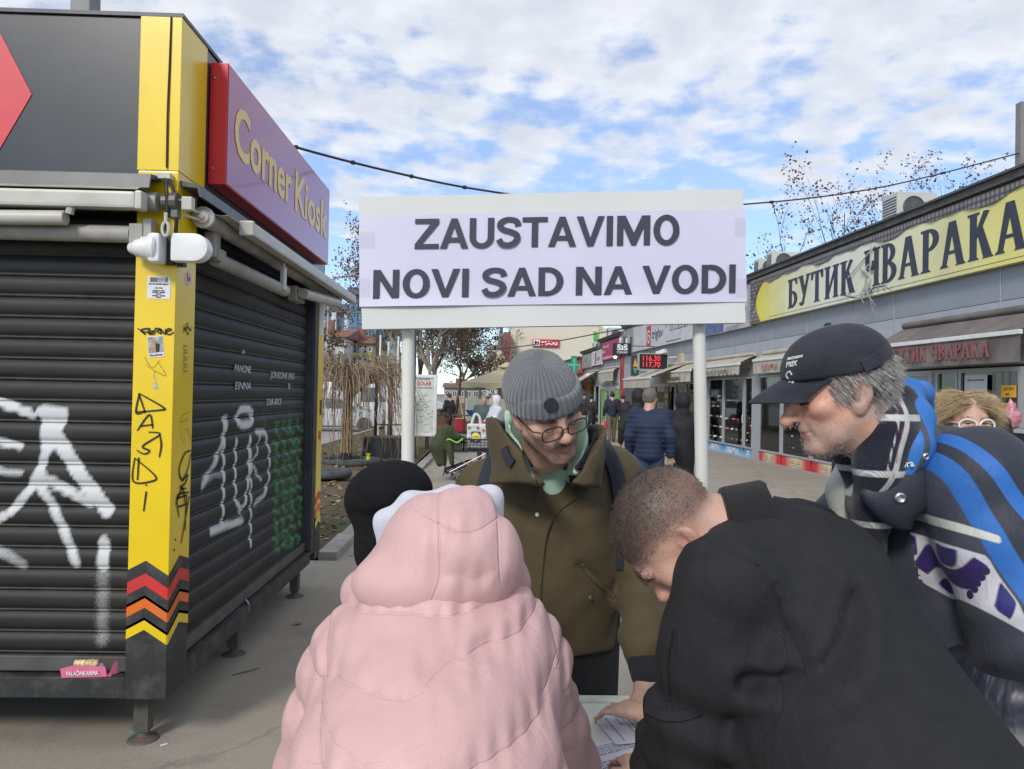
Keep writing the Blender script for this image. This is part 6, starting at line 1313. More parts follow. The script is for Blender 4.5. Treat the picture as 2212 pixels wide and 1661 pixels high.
def supermarket():
 Y = 82.0; X = lambda xd: at(xd,800,Y)[0]; Z = lambda yd,xd = 1250: at(xd,yd,Y)[2]
 r = thing('supermarket','large plain beige building carrying the red supermarket sign','building',(X(1230),Y,-0.12))
 x0,x1,zt = X(1101),X(1362),Z(700,1110); cx = X(1230); zo = 0.12
 BE = mat('beige_cladding',(0.60,0.55,0.44),0.7,var=0.05,scale=0.4,wave=(0.9,0.25,'X'))
 b = MB(); b.prism([(x0-cx,0),(x1-cx,0),(x1-cx,Z(712,1362)+zo),(x0-cx,zt+0.3)],0,26,lambda p:np.array([p[0],p[2],p[1]])); b.build('wall',BE,r)
 SQ_ = mat('quoin_stone',(0.56,0.49,0.38),0.8,var=0.15)
 for i in range(int(zt/1.02)):
  b = MB(); b.box((x0-cx+0.0,-0.08,i*1.02),(x0-cx+0.75,-0.005,i*1.02+0.98)); b.build('quoin',SQ_,r)
 b = MB(); b.box((X(1085)-cx,-3.0,0),(x0-cx-0.01,22,Z(722,1090)+zo)); b.build('red_wing',mat('red_brown_panel',(0.22,0.075,0.06),0.6,var=0.1),r)
 b = MB(); b.box((X(1078)-cx,-0.5,0),(X(1085)-cx-0.01,24,Z(705,1080)+zo)); b.build('grey_wing',mat('taupe_wall',(0.20,0.18,0.16),0.7,var=0.1),r)
 for j in range(9):
  b = MB(); b.box((X(1079.5)-cx,-0.56,1.2+j*1.4),(X(1084)-cx,-0.505,2.2+j*1.4)); b.build('window',PANEG,r)
 b = MB(); b.box((X(1265)-cx,8,zt-0.2),(X(1320)-cx,16,zt+0.9)); b.build('roof_box',mat('roof_beige',(0.45,0.40,0.30),0.7),r)
 sg = thing('supermarket_sign','red and white MAXI sign on the beige wall','sign',(X(1178),Y,0)); w =(X(1208)-X(1150))/2; z0,z1 = Z(749,1180),Z(733,1180)
 b = MB(); b.box((-w,-0.30,z0),(w,-0.005,z1)); b.build('board',mat('maxi_red',(0.50,0.02,0.035),0.4),sg,bevel=0.08)
 b = MB(); b.box((-w*0.93,-0.34,z0+0.08),(-w*0.45,-0.302,z1-0.08)); b.build('white_field',PWH,sg,bevel=0.01)
 f =[(-.86,.25),(-.86,.55),(-.82,.78),(-.74,.82),(-.70,.6),(-.60,.6),(-.58,.8),(-.54,.8),(-.54,.5),(-.54,.2),(-.58,.2),(-.60,.42),(-.72,.42),(-.74,.2),(-.78,.2),(-.78,.45),(-.82,.2)]
 b = MB(); b.prism([(u*w,z0+v*(z1-z0)) for u,v in f],0,0.02,lambda p:np.array([p[0],-0.342-p[2],p[1]])); b.build('animal_emblem',INK,sg)
 letters('lettering','MAXI',(w*0.26,-0.31,z0+(z1-z0)*0.25),(1,0,0),UP,(z1-z0)*0.7,PWH,sg,fit=w*1.15,bold=0.03)
supermarket()
def block_of_flats(label,xl,xr,yt,Y,storeys,wallm,roofm=None,depth=12,nw=4,balc=True,name='apartment_building',rot=0.0,wd=0.95):
 X = lambda xd: at(xd,800,Y)[0]; x0,x1 = X(xl),X(xr); H = at((xl+xr)/2,yt,Y)[2]+0.12
 r = thing(name,label,'building',((x0+x1)/2,Y,-0.12),rot); w =(x1-x0)/2; sh = H/storeys
 b = MB(); b.box((-w,0,0),(w,depth,H)); b.build('wall',wallm,r)
 if roofm is not None:
  b = MB(); b.prism([(-0.6,0),(depth+0.6,0),(depth*0.5,depth*0.10)],-w-0.4,w+0.4,lambda p:np.array([p[2],p[0],H+0.01+p[1]])); rf = b.build('roof',roofm,r)
  b = MB(); b.box((-w*0.5,depth*0.3,H+0.5),(-w*0.5+0.9,depth*0.3+0.9,H+depth*0.10+0.9)); b.build('chimney',mat('chimney_brick',(0.24,0.10,0.07),0.8),rf)
 cw = 2*w/nw
 facade_windows(r,lambda i,j:(np.array([-w+cw*(i+0.5)-wd/2,0,sh*j+sh*0.34]),np.array([1.0,0,0]),np.array([0,1.0,0])),range(nw),range(storeys),wd,sh*0.44,PANEG,WFR)
 if balc:
  for i in range(0,nw,3):
   for j in range(1,storeys):
    b = MB(); b.box((-w+cw*(i+0.1),-1.0,sh*j),(-w+cw*(i+0.9),-0.01,sh*j+0.12)); b.box((-w+cw*(i+0.1),-1.0,sh*j+0.121),(-w+cw*(i+0.9),-0.95,sh*j+1.0)); b.build('balcony',mat('balcony_grey',(0.40,0.40,0.39),0.7,var=0.1),r)
 for i in range(1,nw,2):
  b = MB(); b.box((-w+cw*i-0.4,-0.35,sh*1.3),(-w+cw*i+0.4,-0.01,sh*1.3+0.55)); b.build('wall_air_conditioner',ACW,r)
 return r
RTILE = mat('red_roof_tiles',(0.20,0.075,0.05),0.8,var=0.25,scale=1.5)
block_of_flats('white apartment house with red tiled roof behind the weeping tree',664,742,728,86.0,5,mat('white_render',(0.52,0.52,0.48),0.85,var=0.08,scale=0.5),RTILE,14,6)
block_of_flats('yellow-ochre apartment house beside the white one',743,800,742,92.0,5,mat('ochre_render',(0.50,0.38,0.17),0.85,var=0.1,scale=0.5),RTILE,14,5)
block_of_flats('grey-white house with balconies at the left edge of the flats',610,663,724,84.0,5,mat('grey_render',(0.46,0.46,0.45),0.85,var=0.08),RTILE,14,4)
block_of_flats('distant yellow balcony block beside the supermarket',1050,1072,745,135.0,8,mat('yellow_grey_render',(0.40,0.36,0.27),0.8,var=0.15,scale=0.3),None,16,3,wd=1.6)
block_of_flats('distant white rounded block against the supermarket wing',1069,1079,722,112.0,8,mat('pale_render',(0.55,0.55,0.54),0.8,var=0.05),None,12,2,False,wd=1.6)
block_of_flats('low grey houses far behind the parasols',960,1052,838,150.0,1,mat('grey_far_render',(0.30,0.29,0.28),0.8,var=0.1),mat('far_roof',(0.16,0.10,0.09),0.8),10,6,False)
def glass_tower():
 Y = 170.0; X = lambda xd: at(xd,800,Y)[0]; x0,x1 = X(690),X(832); zt = at(760,636,Y)[2]; zm = at(720,662,Y)[2]
 r = thing('office_tower','tall blue glass office tower behind the red roofs','building',((x0+x1)/2,Y,-0.12)); w =(x1-x0)/2
 CW = mat('curtain_wall_frame',(0.08,0.11,0.15),0.4,var=0.1); CGL = mat('blue_glass',(0.10,0.19,0.27),0.08,var=0.35,scale=0.12,metal=0.3)
 b = MB(); b.box((-w*0.15,0,0),(w,26,zt)); b.build('tower_core',CW,r); b = MB(); b.box((-w,2,0),(-w*0.15-0.01,24,zm-1.0)); b.build('tower_wing',CW,r)
 b = MB(); b.box((-w*0.18,-1.2,zt+0.01),(w*1.02,26,zt+1.6)); b.build('roof_slab',CW,r); b = MB(); b.box((-w-0.8,0.6,zm-0.99),(-w*0.16,24,zm+0.8)); b.build('roof_slab',CW,r)
 for (a,c,z0,z1,y0) in ((-w*0.15,w,9,zt-0.8,0.0),(-w,-w*0.15,9,zm-1.8,2.0)):
  nx = max(3,int((c-a)/1.9)); nz = int((z1-z0)/2.6)
  for i in range(nx):
   for j in range(nz):
    q = MB(); q.box((a+(c-a)*i/nx+0.12,y0-0.12,z0+(z1-z0)*j/nz+0.12),(a+(c-a)*(i+1)/nx-0.12,y0-0.01,z0+(z1-z0)*(j+1)/nz-0.12)); q.build('pane',CGL,r)
 for k in (-0.95,-0.62,-0.22):
  q = MB(); q.tube([(w*k,1.2,0),(w*k,1.2,zm-1)],0.7,8); q.build('column',mat('pale_column',(0.55,0.55,0.55),0.5),r,smooth=True)
glass_tower()
b = MB(); b.tube(smooth2([(0,0,0),(0,0,6.0),(0.1,0,8.1),(0.9,0,8.5),(2.0,0,8.55)],5),0.07,8); b.obox((2.3,0,8.52),(0.42,0.16,0.07)); o = b.build('street_lamp',mat('lamp_grey',(0.33,0.35,0.37),0.5),smooth=True); p = at(706,800,46.0); o.location =(p[0],46.0,-0.11); tag(o,'curved grey street lamp in front of the glass tower','street lamp')
# ================================================================== PARASOLS, MARKET CORNER
def parasol(label,x,y,half,ze,za,fabric,poster=True):
 P = thing('parasol',label,'parasol',(x,y,0),0,'beige parasols on the pavement')
 n = 8; ring =[]
 for i in range(4):
  a = math.radians(45+90*i); ring.append((half*1.414*math.cos(a),half*1.414*math.sin(a)))
 def pt(u,v):
  i = int(u)%4; f = u-int(u); e =(lerp(ring[i][0],ring[(i+1)%4][0],f),lerp(ring[i][1],ring[(i+1)%4][1],f)); s = v; sag = 0.10*math.sin(v*3.14)*(1-abs(2*f-1)); return (e[0]*s,e[1]*s,lerp(za,ze,v**0.92)-sag)
 b = solidify_sheet(32,6,lambda u,v:pt(u*3.9999,0.10+0.9*v),0.01); b.build('canopy',fabric,P,smooth=False)
 b = solidify_sheet(64,2,lambda u,v:(pt(u*3.9999,1.0)[0]*1.002,pt(u*3.9999,1.0)[1]*1.002,ze-0.005-v*(0.28+0.03*math.sin(u*100))),0.008); b.build('valance',fabric,P,smooth=False)
 b = solidify_sheet(32,2,lambda u,v:(pt(u*3.9999,0.22)[0]*(0.05+0.95*v),pt(u*3.9999,0.22)[1]*(0.05+0.95*v),lerp(za+0.22,za-0.10,v)),0.01); b.build('vent_cap',fabric,P)
 b = MB(); b.tube([(0,0,0),(0,0,za-0.02)],0.045,8); b.build('pole',BLACKM,P,smooth=True)
 b = MB(); b.box((-0.4,-0.4,0),(0.4,0.4,0.12)); b.build('base',CONC,P)
 for i in range(4):
  b = MB(); b.tube([(0,0,za-0.15),(ring[i][0]*0.97,ring[i][1]*0.97,ze+0.02)],0.015,5); b.build('rib',BLACKM,P)
 if poster:
  for k in (-0.55,0.25):
   letters('lettering','STARI MLIN',(k*half,-half*1.003-0.02,ze-0.2),(1,0,0),UP,0.2,mat('parasol_print',(0.62,0.60,0.52),0.8),P,fit=half*0.45)
CANV = mat('parasol_canvas',(0.55,0.48,0.31),0.85,var=0.06,scale=1.0)
parasol('open square beige parasol over the market corner',0.95,47.0,2.65,2.2,3.3,CANV); parasol('second open beige parasol behind the first',3.2,53.0,2.65,2.2,3.25,CANV,False)
cp = thing('parasol','closed beige parasol standing folded behind the open ones','parasol',(at(1079,800,58)[0],58.0,0),0,'beige parasols on the pavement'); b = MB(); b.lathe([(0.05,4.85),(0.25,4.7),(0.55,3.9),(0.75,3.1),(0.45,2.2),(0.3,2.0)],9); b.build('canopy',CANV,cp); b = MB(); b.tube([(0,0,0),(0,0,4.8)],0.05,8); b.build('pole',BLACKM,cp)
ws = thing('wind_screen','low glass wind screen in front of the parasol terrace','screen',(0.9,42.0,0))
for i in range(4):
 b = MB(); b.box((-2.2+i*1.3,-0.02,0.1),(-0.96+i*1.3,0.02,1.3)); b.build('pane',mat('screen_glass',(0.38,0.40,0.33),0.3,var=0.15),ws); b = MB(); b.box((-2.25+i*1.3,-0.03,0),(-2.201+i*1.3,0.03,1.35)); b.build('post',WHITEM,ws)
# ================================================================== PEOPLE: tools
def attach(o,root):
 o.parent = root; o.matrix_parent_inverse = Matrix.Translation(-Vector(root.location)); return o
def wsoft(name,f,lo,hi,h,material,root,**kw): return attach(soft(name,f,lo,hi,h,material,None,**kw),root)
def normed(v): v = np.array(v,float); return v/np.linalg.norm(v)
def frame(f,up):

 f = normed(f); u = np.array(up,float); u = normed(u-f*(u@f)); x = np.cross(f,u); return np.stack([x,f,u],1)
def local(g,c,R,s=1.0):
 c = np.array(c,np.float32); Rm = np.array(R,np.float32)
 def f(P):
  r = np.linalg.norm(P-c,axis=1); o = r-0.17*s; m_ = r<0.27*s
  if m_.any(): o[m_] = g(((P[m_]-c)@Rm)/s)*s
  return o.astype(np.float32)
 return f
def grad(f,p,e=0.004):
 p = np.asarray(p,np.float32); Q = np.concatenate([np.stack([p+np.eye(3,dtype=np.float32)[i]*e,p-np.eye(3,dtype=np.float32)[i]*e]) for i in range(3)]); d = f(Q); g = np.array([d[0]-d[1],d[2]-d[3],d[4]-d[5]]); return g/(np.linalg.norm(g)+1e-9)
def hit(f,xd,yd,y0=0.4,y1=3.5):

 r = _ray(xd,yd); r = r/r[1]; ys = np.linspace(y0,y1,900); P =(np.array([0,0,CAM_H])+r*ys[:,None]).astype(np.float32); d = f(P); k = np.nonzero(d<0)[0]
 if len(k)==0: return P[np.argmin(d)].astype(float)
 k = k[0]; t = d[k-1]/(d[k-1]-d[k]+1e-9) if k>0 else 0; return (P[k-1]+(P[k]-P[k-1])*t).astype(float)
def on_surface(f,p,it=4):
 p = np.array(p,float)
 for _ in range(it): p = p-grad(f,p)*float(f(p[None].astype(np.float32))[0])*0.9
 return p
def strap(name,f,path,width,thick,material,root,lift=0.001,n=6,px=True,round_=False):

 P = smooth2(path,n); H_ =[hit(f,*p) if px else on_surface(f,p) for p in P]; k = len(H_); vs =[]; fs =[]
 for i in range(k):
  t = normed(H_[min(i+1,k-1)]-H_[max(i-1,0)]+1e-9); nr = grad(f,H_[i],0.01); s = normed(np.cross(t,nr)); w =(width[0]+(width[1]-width[0])*i/(k-1)) if hasattr(width,'__len__') else width
  base = H_[i]+nr*lift
  vs+=[base-s*w/2,base-s*w/2*0.92+nr*thick,base+nr*thick*1.08,base+s*w/2*0.92+nr*thick,base+s*w/2]
 for i in range(k-1):
  for j in range(4): fs.append((5*i+j,5*i+j+1,5*i+j+6,5*i+j+5))
  fs.append((5*i+4,5*i,5*i+5,5*i+9))
 fs+=[(4,3,2,1,0),tuple(5*(k-1)+j for j in range(5))]
 b = MB(); b.add(vs,fs); return attach(b.build(name,material,None,smooth=True),root)
def disc(name,f,p,r,thick,material,root,n=20,px=True,hole=0.0):
 h = hit(f,*p) if px else np.array(p); nr = grad(f,h,0.008); R = np.stack([normed(np.cross(nr,(0.1,0.2,1))),np.zeros(3),nr],1); R[:,1] = np.cross(R[:,2],R[:,0]); b = MB()
 prof =[(r*0.96,-0.002),(r,thick*0.5),(r*0.9,thick),(0.001,thick)] if not hole else [(hole,0),(hole,thick*0.7),((hole+r)/2,thick),(r,thick*0.6),(r,-0.002)]
 b.lathe(prof,n,h,R); return attach(b.build(name,material,None,smooth=True),root)
def polydist(U,Z,pts):
 out = np.full(len(U),9.0); P = np.stack([U,Z],1)
 for a,b in zip(pts[:-1],pts[1:]):
  a = np.array(a); b = np.array(b); ab = b-a; t = np.clip((P-a)@ab/(ab@ab+1e-12),0,1); out = np.minimum(out,np.linalg.norm(P-a-t[:,None]*ab,axis=1))
 return out
def polysigned(U,Z,curves):

 P = np.stack([U,Z],1); best = np.full(len(U),9.0); sg = np.ones(len(U))
 for ci,c in enumerate(curves):
  for a,b in zip(c[:-1],c[1:]):
   a = np.array(a); b = np.array(b); ab = b-a; pa = P-a; t = np.clip(pa@ab/(ab@ab+1e-12),0,1); d = np.linalg.norm(pa-t[:,None]*ab,axis=1); m_ = d<best; best[m_] = d[m_]; sg[m_] =(1 if ci%2 else -1)*np.sign(ab[0]*pa[m_,1]-ab[1]*pa[m_,0])
 return best*sg
def xz(pts,Y,sm=3): return [tuple(at(x,y,Y)[[0,2]]) for x,y in (smooth2(pts,sm) if sm and len(pts)>2 else pts)]
def polyinside(U,Z,poly):
 ins = np.zeros(len(U),bool); n = len(poly)
 for i in range(n):
  (x0,z0),(x1,z1) = poly[i],poly[(i+1)%n]; c =((z0>Z)!=(z1>Z))&(U<(x1-x0)*(Z-z0)/(z1-z0+1e-12)+x0); ins^=c
 return ins
def polysd(U,Z,poly):
 d = polydist(U,Z,list(poly)+[poly[0]]); return np.where(polyinside(U,Z,poly),-d,d)
def zone_mat(name,base,zones,rough=0.6,bump=0.15,bscale=140,sheen=0.0,edge=0.0012,spec=0.4,var=0.08,fold=0.0,weave=None,seam=None,crinkle=0.0):

 m,N,L,P = node_mat(name); MATS[name] = m; tc = N.new('ShaderNodeTexCoord')
 n = N.new('ShaderNodeTexNoise'); n.inputs['Scale'].default_value = 25; n.inputs['Detail'].default_value = 4; L.new(tc.outputs['Object'],n.inputs[0])
 r = N.new('ShaderNodeMapRange'); r.inputs[1].default_value = 0.3; r.inputs[2].default_value = 0.7; r.inputs[3].default_value = 1-var; r.inputs[4].default_value = 1+var; L.new(n.outputs[0],r.inputs[0])
 rgb = N.new('ShaderNodeRGB'); rgb.outputs[0].default_value =(*base,1); c = rgb.outputs[0]
 for a_,col in zones:
  at_ = N.new('ShaderNodeAttribute'); at_.attribute_name = a_; mr = N.new('ShaderNodeMapRange'); mr.inputs[1].default_value = -edge; mr.inputs[2].default_value = edge; mr.inputs[3].default_value = 1; mr.inputs[4].default_value = 0; L.new(at_.outputs['Fac'],mr.inputs[0])
  mx = N.new('ShaderNodeMix'); mx.data_type = 'RGBA'; L.new(mr.outputs[0],mx.inputs[0]); L.new(c,mx.inputs[6]); mx.inputs[7].default_value =(*col,1); c = mx.outputs[2]
 mx = N.new('ShaderNodeMix'); mx.data_type = 'RGBA'; mx.blend_type = 'MULTIPLY'; mx.inputs[0].default_value = 1; L.new(c,mx.inputs[6]); L.new(r.outputs[0],mx.inputs[7]); L.new(mx.outputs[2],P.inputs['Base Color'])
 P.inputs['Roughness'].default_value = rough; P.inputs['Sheen Weight'].default_value = sheen; P.inputs['Specular IOR Level'].default_value = spec
 b = N.new('ShaderNodeBump'); b.inputs['Strength'].default_value = bump; b.inputs['Distance'].default_value = 0.0015
 n2 = N.new('ShaderNodeTexNoise'); n2.inputs['Scale'].default_value = bscale; n2.inputs['Detail'].default_value = 6; L.new(tc.outputs['Object'],n2.inputs[0]); L.new(n2.outputs[0],b.inputs['Height']); last = b
 if crinkle:
  v = N.new('ShaderNodeTexNoise'); v.inputs['Scale'].default_value = 26; v.inputs['Detail'].default_value = 2; v.inputs['Distortion'].default_value = 2.2; mp = N.new('ShaderNodeMapping'); mp.inputs['Scale'].default_value =(1.0,1.0,0.5); mp.inputs['Rotation'].default_value =(0.3,0.5,0.2); L.new(tc.outputs['Object'],mp.inputs[0]); L.new(mp.outputs[0],v.inputs[0])
  ab = N.new('ShaderNodeMath'); ab.operation = 'SUBTRACT'; ab.inputs[1].default_value = 0.5; L.new(v.outputs[0],ab.inputs[0]); a2 = N.new('ShaderNodeMath'); a2.operation = 'ABSOLUTE'; L.new(ab.outputs[0],a2.inputs[0])
  bc = N.new('ShaderNodeBump'); bc.inputs['Strength'].default_value = crinkle; bc.inputs['Distance'].default_value = 0.006; L.new(a2.outputs[0],bc.inputs['Height']); L.new(last.outputs[0],bc.inputs['Normal']); last = bc
 for seam in (seam or ()):
  at_ = N.new('ShaderNodeAttribute'); at_.attribute_name = seam; ab = N.new('ShaderNodeMath'); ab.operation = 'ABSOLUTE'; L.new(at_.outputs['Fac'],ab.inputs[0]); mr = N.new('ShaderNodeMapRange'); mr.interpolation_type = 'SMOOTHSTEP'; mr.inputs[2].default_value = 0.003; L.new(ab.outputs[0],mr.inputs[0])
  bs = N.new('ShaderNodeBump'); bs.inputs['Strength'].default_value = 0.8; bs.inputs['Distance'].default_value = 0.0016; L.new(mr.outputs[0],bs.inputs['Height']); L.new(last.outputs[0],bs.inputs['Normal']); last = bs
 if weave:
  w = N.new('ShaderNodeTexWave'); w.bands_direction = weave[1]; w.inputs['Scale'].default_value = weave[0]; w.inputs['Distortion'].default_value = weave[3] if len(weave)>3 else 0.4; w.inputs['Detail Scale'].default_value = 0.6; L.new(tc.outputs['Object'],w.inputs[0])
  b2 = N.new('ShaderNodeBump'); b2.inputs['Strength'].default_value = weave[2]; b2.inputs['Distance'].default_value = 0.002; L.new(w.outputs[1],b2.inputs['Height']); L.new(b.outputs[0],b2.inputs['Normal']); last = b2
 if fold:
  n3 = N.new('ShaderNodeTexNoise'); n3.inputs['Scale'].default_value = 9; n3.inputs['Detail'].default_value = 3; n3.inputs['Distortion'].default_value = 1.2; mp = N.new('ShaderNodeMapping'); mp.inputs['Scale'].default_value =(1.0,1.0,0.45); L.new(tc.outputs['Object'],mp.inputs[0]); L.new(mp.outputs[0],n3.inputs[0])
  b3 = N.new('ShaderNodeBump'); b3.inputs['Strength'].default_value = fold; b3.inputs['Distance'].default_value = 0.02; L.new(n3.outputs[0],b3.inputs['Height']); L.new(last.outputs[0],b3.inputs['Normal']); last = b3
 L.new(last.outputs[0],P.inputs['Normal'])
 return m
SKIN = attr_mat('skin',rough=0.46,bump=0.5,bscale=240,sss=0.12,var=0.07,vscale=55,spec=0.45)
def head_sdf(nose=1.0,jaw=1.0,brow=1.0,old=0.0,female=0.0,ear=1.0):
 fs = 1.0
 cran = ell((0,-0.012,0.034),(0.0755,0.098,0.086)); face = ell((0,0.026,-0.03),(0.062,0.068,0.082))
 parts =[(cran,0.02),(face,0.035)]
 for s in (-1,1):
  parts+=[(rc((s*0.052,0.002,-0.052),(s*0.020,0.072,-0.094*jaw),0.020,0.018),0.028),(ell((s*0.046,0.058,-0.014),(0.024,0.024,0.020)),0.022)]
 parts+=[(ell((0,0.080,-0.096*jaw),(0.024,0.019,0.017)),0.02),(rc((-0.036,0.081,0.026),(0.036,0.081,0.026),0.011*brow,0.011*brow),0.018),(ell((0,0.074,-0.052),(0.034,0.024,0.026)),0.02)]
 n = nose
 nos =[(rc((0,0.086,0.020),(0,0.088+0.024*n,-0.022-0.006*old),0.0085+0.001*old,0.0110),0.016),(ell((0,0.088+0.024*n,-0.0265-0.005*old),(0.0138,0.0125,0.0115)),0.012),(ell((0.0125,0.101,-0.0295),(0.0085,0.012,0.0085)),0.006),(ell((-0.0125,0.101,-0.0295),(0.0085,0.012,0.0085)),0.006)]
 eyes =[ell((s*0.032,0.0735,0.0055),(0.0155,0.0150,0.0135)) for s in (-1,1)]; sock =[ell((s*0.031,0.100,0.010),(0.021,0.016,0.0125)) for s in (-1,1)]
 lipu = chain([(-0.023,0.0855,-0.060),(-0.008,0.0965,-0.0565),(0,0.0958,-0.0575),(0.008,0.0965,-0.0565),(0.023,0.0855,-0.060)],[0.003,0.0055,0.005,0.0055,0.003],0.004)
 lipl = chain([(-0.021,0.0845,-0.062),(0,0.0945,-0.0675),(0.021,0.0845,-0.062)],[0.003,0.0065,0.003],0.005)
 mouth = chain([(-0.026,0.088,-0.0608),(0,0.104,-0.0618),(0.026,0.088,-0.0608)],[0.0014,0.0016,0.0014],0.002)
 ears =[]
 for s in (-1,1):
  Re = np.array([[1,0,0],[0,math.cos(0.18),-math.sin(0.18)],[0,math.sin(0.18),math.cos(0.18)]])@rotz(s*0.42); c = np.array([s*0.079,-0.012,-0.008]); e = union(ell(c+Re@np.array([0,0,0.008]),(0.0085*ear,0.0195*ear,0.026*ear),Re),ell(c+Re@np.array([0,0.004,-0.022]),(0.008*ear,0.012*ear,0.014*ear),Re),k=0.01)
  e = minus(e,ell(c+Re@np.array([s*0.010,0.003,0.010]),(0.0085,0.0125*ear,0.018*ear),Re),0.006); e = union(e,rc(c+Re@np.array([s*0.004,0.0,-0.006]),c+Re@np.array([s*0.004,-0.006,0.014]),0.0035,0.003),k=0.004); ears.append(e)
 neck = rc((0,-0.024,-0.055),(0,-0.052,-0.17),0.056-0.008*female,0.060-0.008*female)
 wr = sines(7,60,6)
 def f(P):
  d = parts[0][0](P)
  for g,k in parts[1: ]: d = smin(d,g(P),k)
  for s in sock: d = smax(d,-s(P),0.014)
  for g,k in nos: d = smin(d,g(P),k)
  for e in eyes: d = smin(d,e(P),0.004)
  d = smin(d,lipu(P),0.006); d = smin(d,lipl(P),0.006); d = smax(d,-mouth(P),0.003)
  if old:
   for s in (-1,1):
    d = smax(d,-chain([(s*0.020,0.104,-0.028),(s*0.031,0.094,-0.048),(s*0.034,0.086,-0.070)],[0.001,0.0025,0.001],0.004)(P),0.012*old)
    for q in range(3): d = smax(d,-rc((s*0.052,0.070,0.004-q*0.005),(s*0.068,0.048,0.013-q*0.011),0.0012,0.0006)(P),0.005*old)
    d = smax(d,-rc((s*0.018,0.094,-0.006),(s*0.046,0.080,-0.014),0.0012,0.001)(P),0.008*old)
    d = smin(d,ell((s*0.043,0.040,-0.072),(0.014,0.020,0.020))(P),0.02*old)
   d = smin(d,ell((0,0.030,-0.096),(0.034,0.038,0.020))(P),0.02*old)
  d = smin(d,neck(P),0.03)
  for e in ears: d = smin(d,e(P),0.006)
  return d
 return f
def face_colour(L,base,stubble=0.5,stub_col=(0.20,0.16,0.14),red=1.0,lip=(0.42,0.14,0.12)):

 x,y,z = L[:,0],L[:,1],L[:,2]; c = np.tile(np.array(base,np.float32),(len(L),1))
 g = lambda cx,cy,cz,r: np.exp(-(((np.abs(x)-cx)**2+(y-cy)**2+(z-cz)**2)/r**2))
 rd = np.clip(0.9*g(0,0.116,-0.024,0.024)+0.55*g(0.045,0.065,-0.02,0.030)+0.75*g(0.084,-0.01,-0.005,0.032)+0.3*g(0,0.085,-0.1,0.03),0,1)*red
 c = c*(1-0.42*rd[:,None])+0.42*rd[:,None]*np.array([base[0]*1.02,base[1]*0.56,base[2]*0.55])
 st = stubble*sstep(-z,0.035,0.062)*sstep(y,-0.01,0.03)*sstep(-z+0.13,0.0,0.03)
 mo = stubble*1.2*g(0,0.098,-0.046,0.020)+stubble*0.9*g(0.022,0.085,-0.058,0.016); st = np.clip(np.maximum(st,mo),0,0.85)*(1-g(0,0.098,-0.0625,0.012))
 c = c*(1-st[:,None])+st[:,None]*np.array(stub_col)
 lp = np.clip(1.5*np.exp(-(np.clip(np.abs(x)-0.012,0,1)**2/0.007**2+(z+0.0622)**2/0.0062**2))*sstep(y,0.078,0.088),0,1); c = c*(1-0.75*lp[:,None])+0.75*lp[:,None]*np.array(lip)
 ey = np.exp(-((np.abs(x)-0.032)**2/0.016**2+(z+0.004)**2/0.012**2))*sstep(y,0.06,0.08); c = c*(1-0.20*ey[:,None])+0.20*ey[:,None]*np.array([base[0]*0.55,base[1]*0.42,base[2]*0.42])
 return c
def strands(name,roots,dirs,length,material,root,seg=4,width=0.0012,grav=0.3,jit=0.25,seed=0,curl=0.0,target=None):
 rg = np.random.RandomState(seed); n = len(roots); P = np.array(roots,float); D = np.array(dirs,float); D/=np.linalg.norm(D,axis=1,keepdims=True); L_ = np.asarray(length if hasattr(length,'__len__') else np.full(n,length))*(0.65+0.6*rg.rand(n))
 W = np.cross(D,rg.normal(size=(n,3))); W/=np.linalg.norm(W,axis=1,keepdims=True)+1e-9; V =[]
 for k in range(seg+1):
  w = width*(1-0.75*k/seg); V.append(np.stack([P-W*w/2,P+W*w/2],1)); D = D+rg.normal(size=(n,3))*jit/seg+np.array([0,0,-grav/seg]); D/=np.linalg.norm(D,axis=1,keepdims=True); P = P+D*(L_/seg)[:,None]
 V = np.stack(V,1).reshape(-1,3); m_ =(seg+1)*2; base = np.arange(n)[:,None]*m_; Q =[]
 for k in range(seg): Q.append(np.stack([base[:,0]+2*k,base[:,0]+2*k+1,base[:,0]+2*k+3,base[:,0]+2*k+2],1))
 me = mesh_np(name,V,np.concatenate(Q)); return attach(link(name,me,material,None,True),root)
def scatter(f,lo,hi,n,seed=0,band=0.004,keep=None):

 rg = np.random.RandomState(seed); out =[]
 tot = 0
 while tot<n and len(out)<60:
  P =(np.array(lo)+rg.rand(60000,3)*(np.array(hi)-np.array(lo))).astype(np.float32); d = f(P); P = P[np.abs(d)<band]
  if keep is not None and len(P): P = P[keep(P)]
  out.append(P); tot+=len(P)
 P = np.concatenate(out)[:n]; G = np.stack([f(P+np.eye(3,dtype=np.float32)[i]*0.003)-f(P-np.eye(3,dtype=np.float32)[i]*0.003) for i in range(3)],1); return P.astype(float),G/(np.linalg.norm(G,axis=1,keepdims=True)+1e-9)
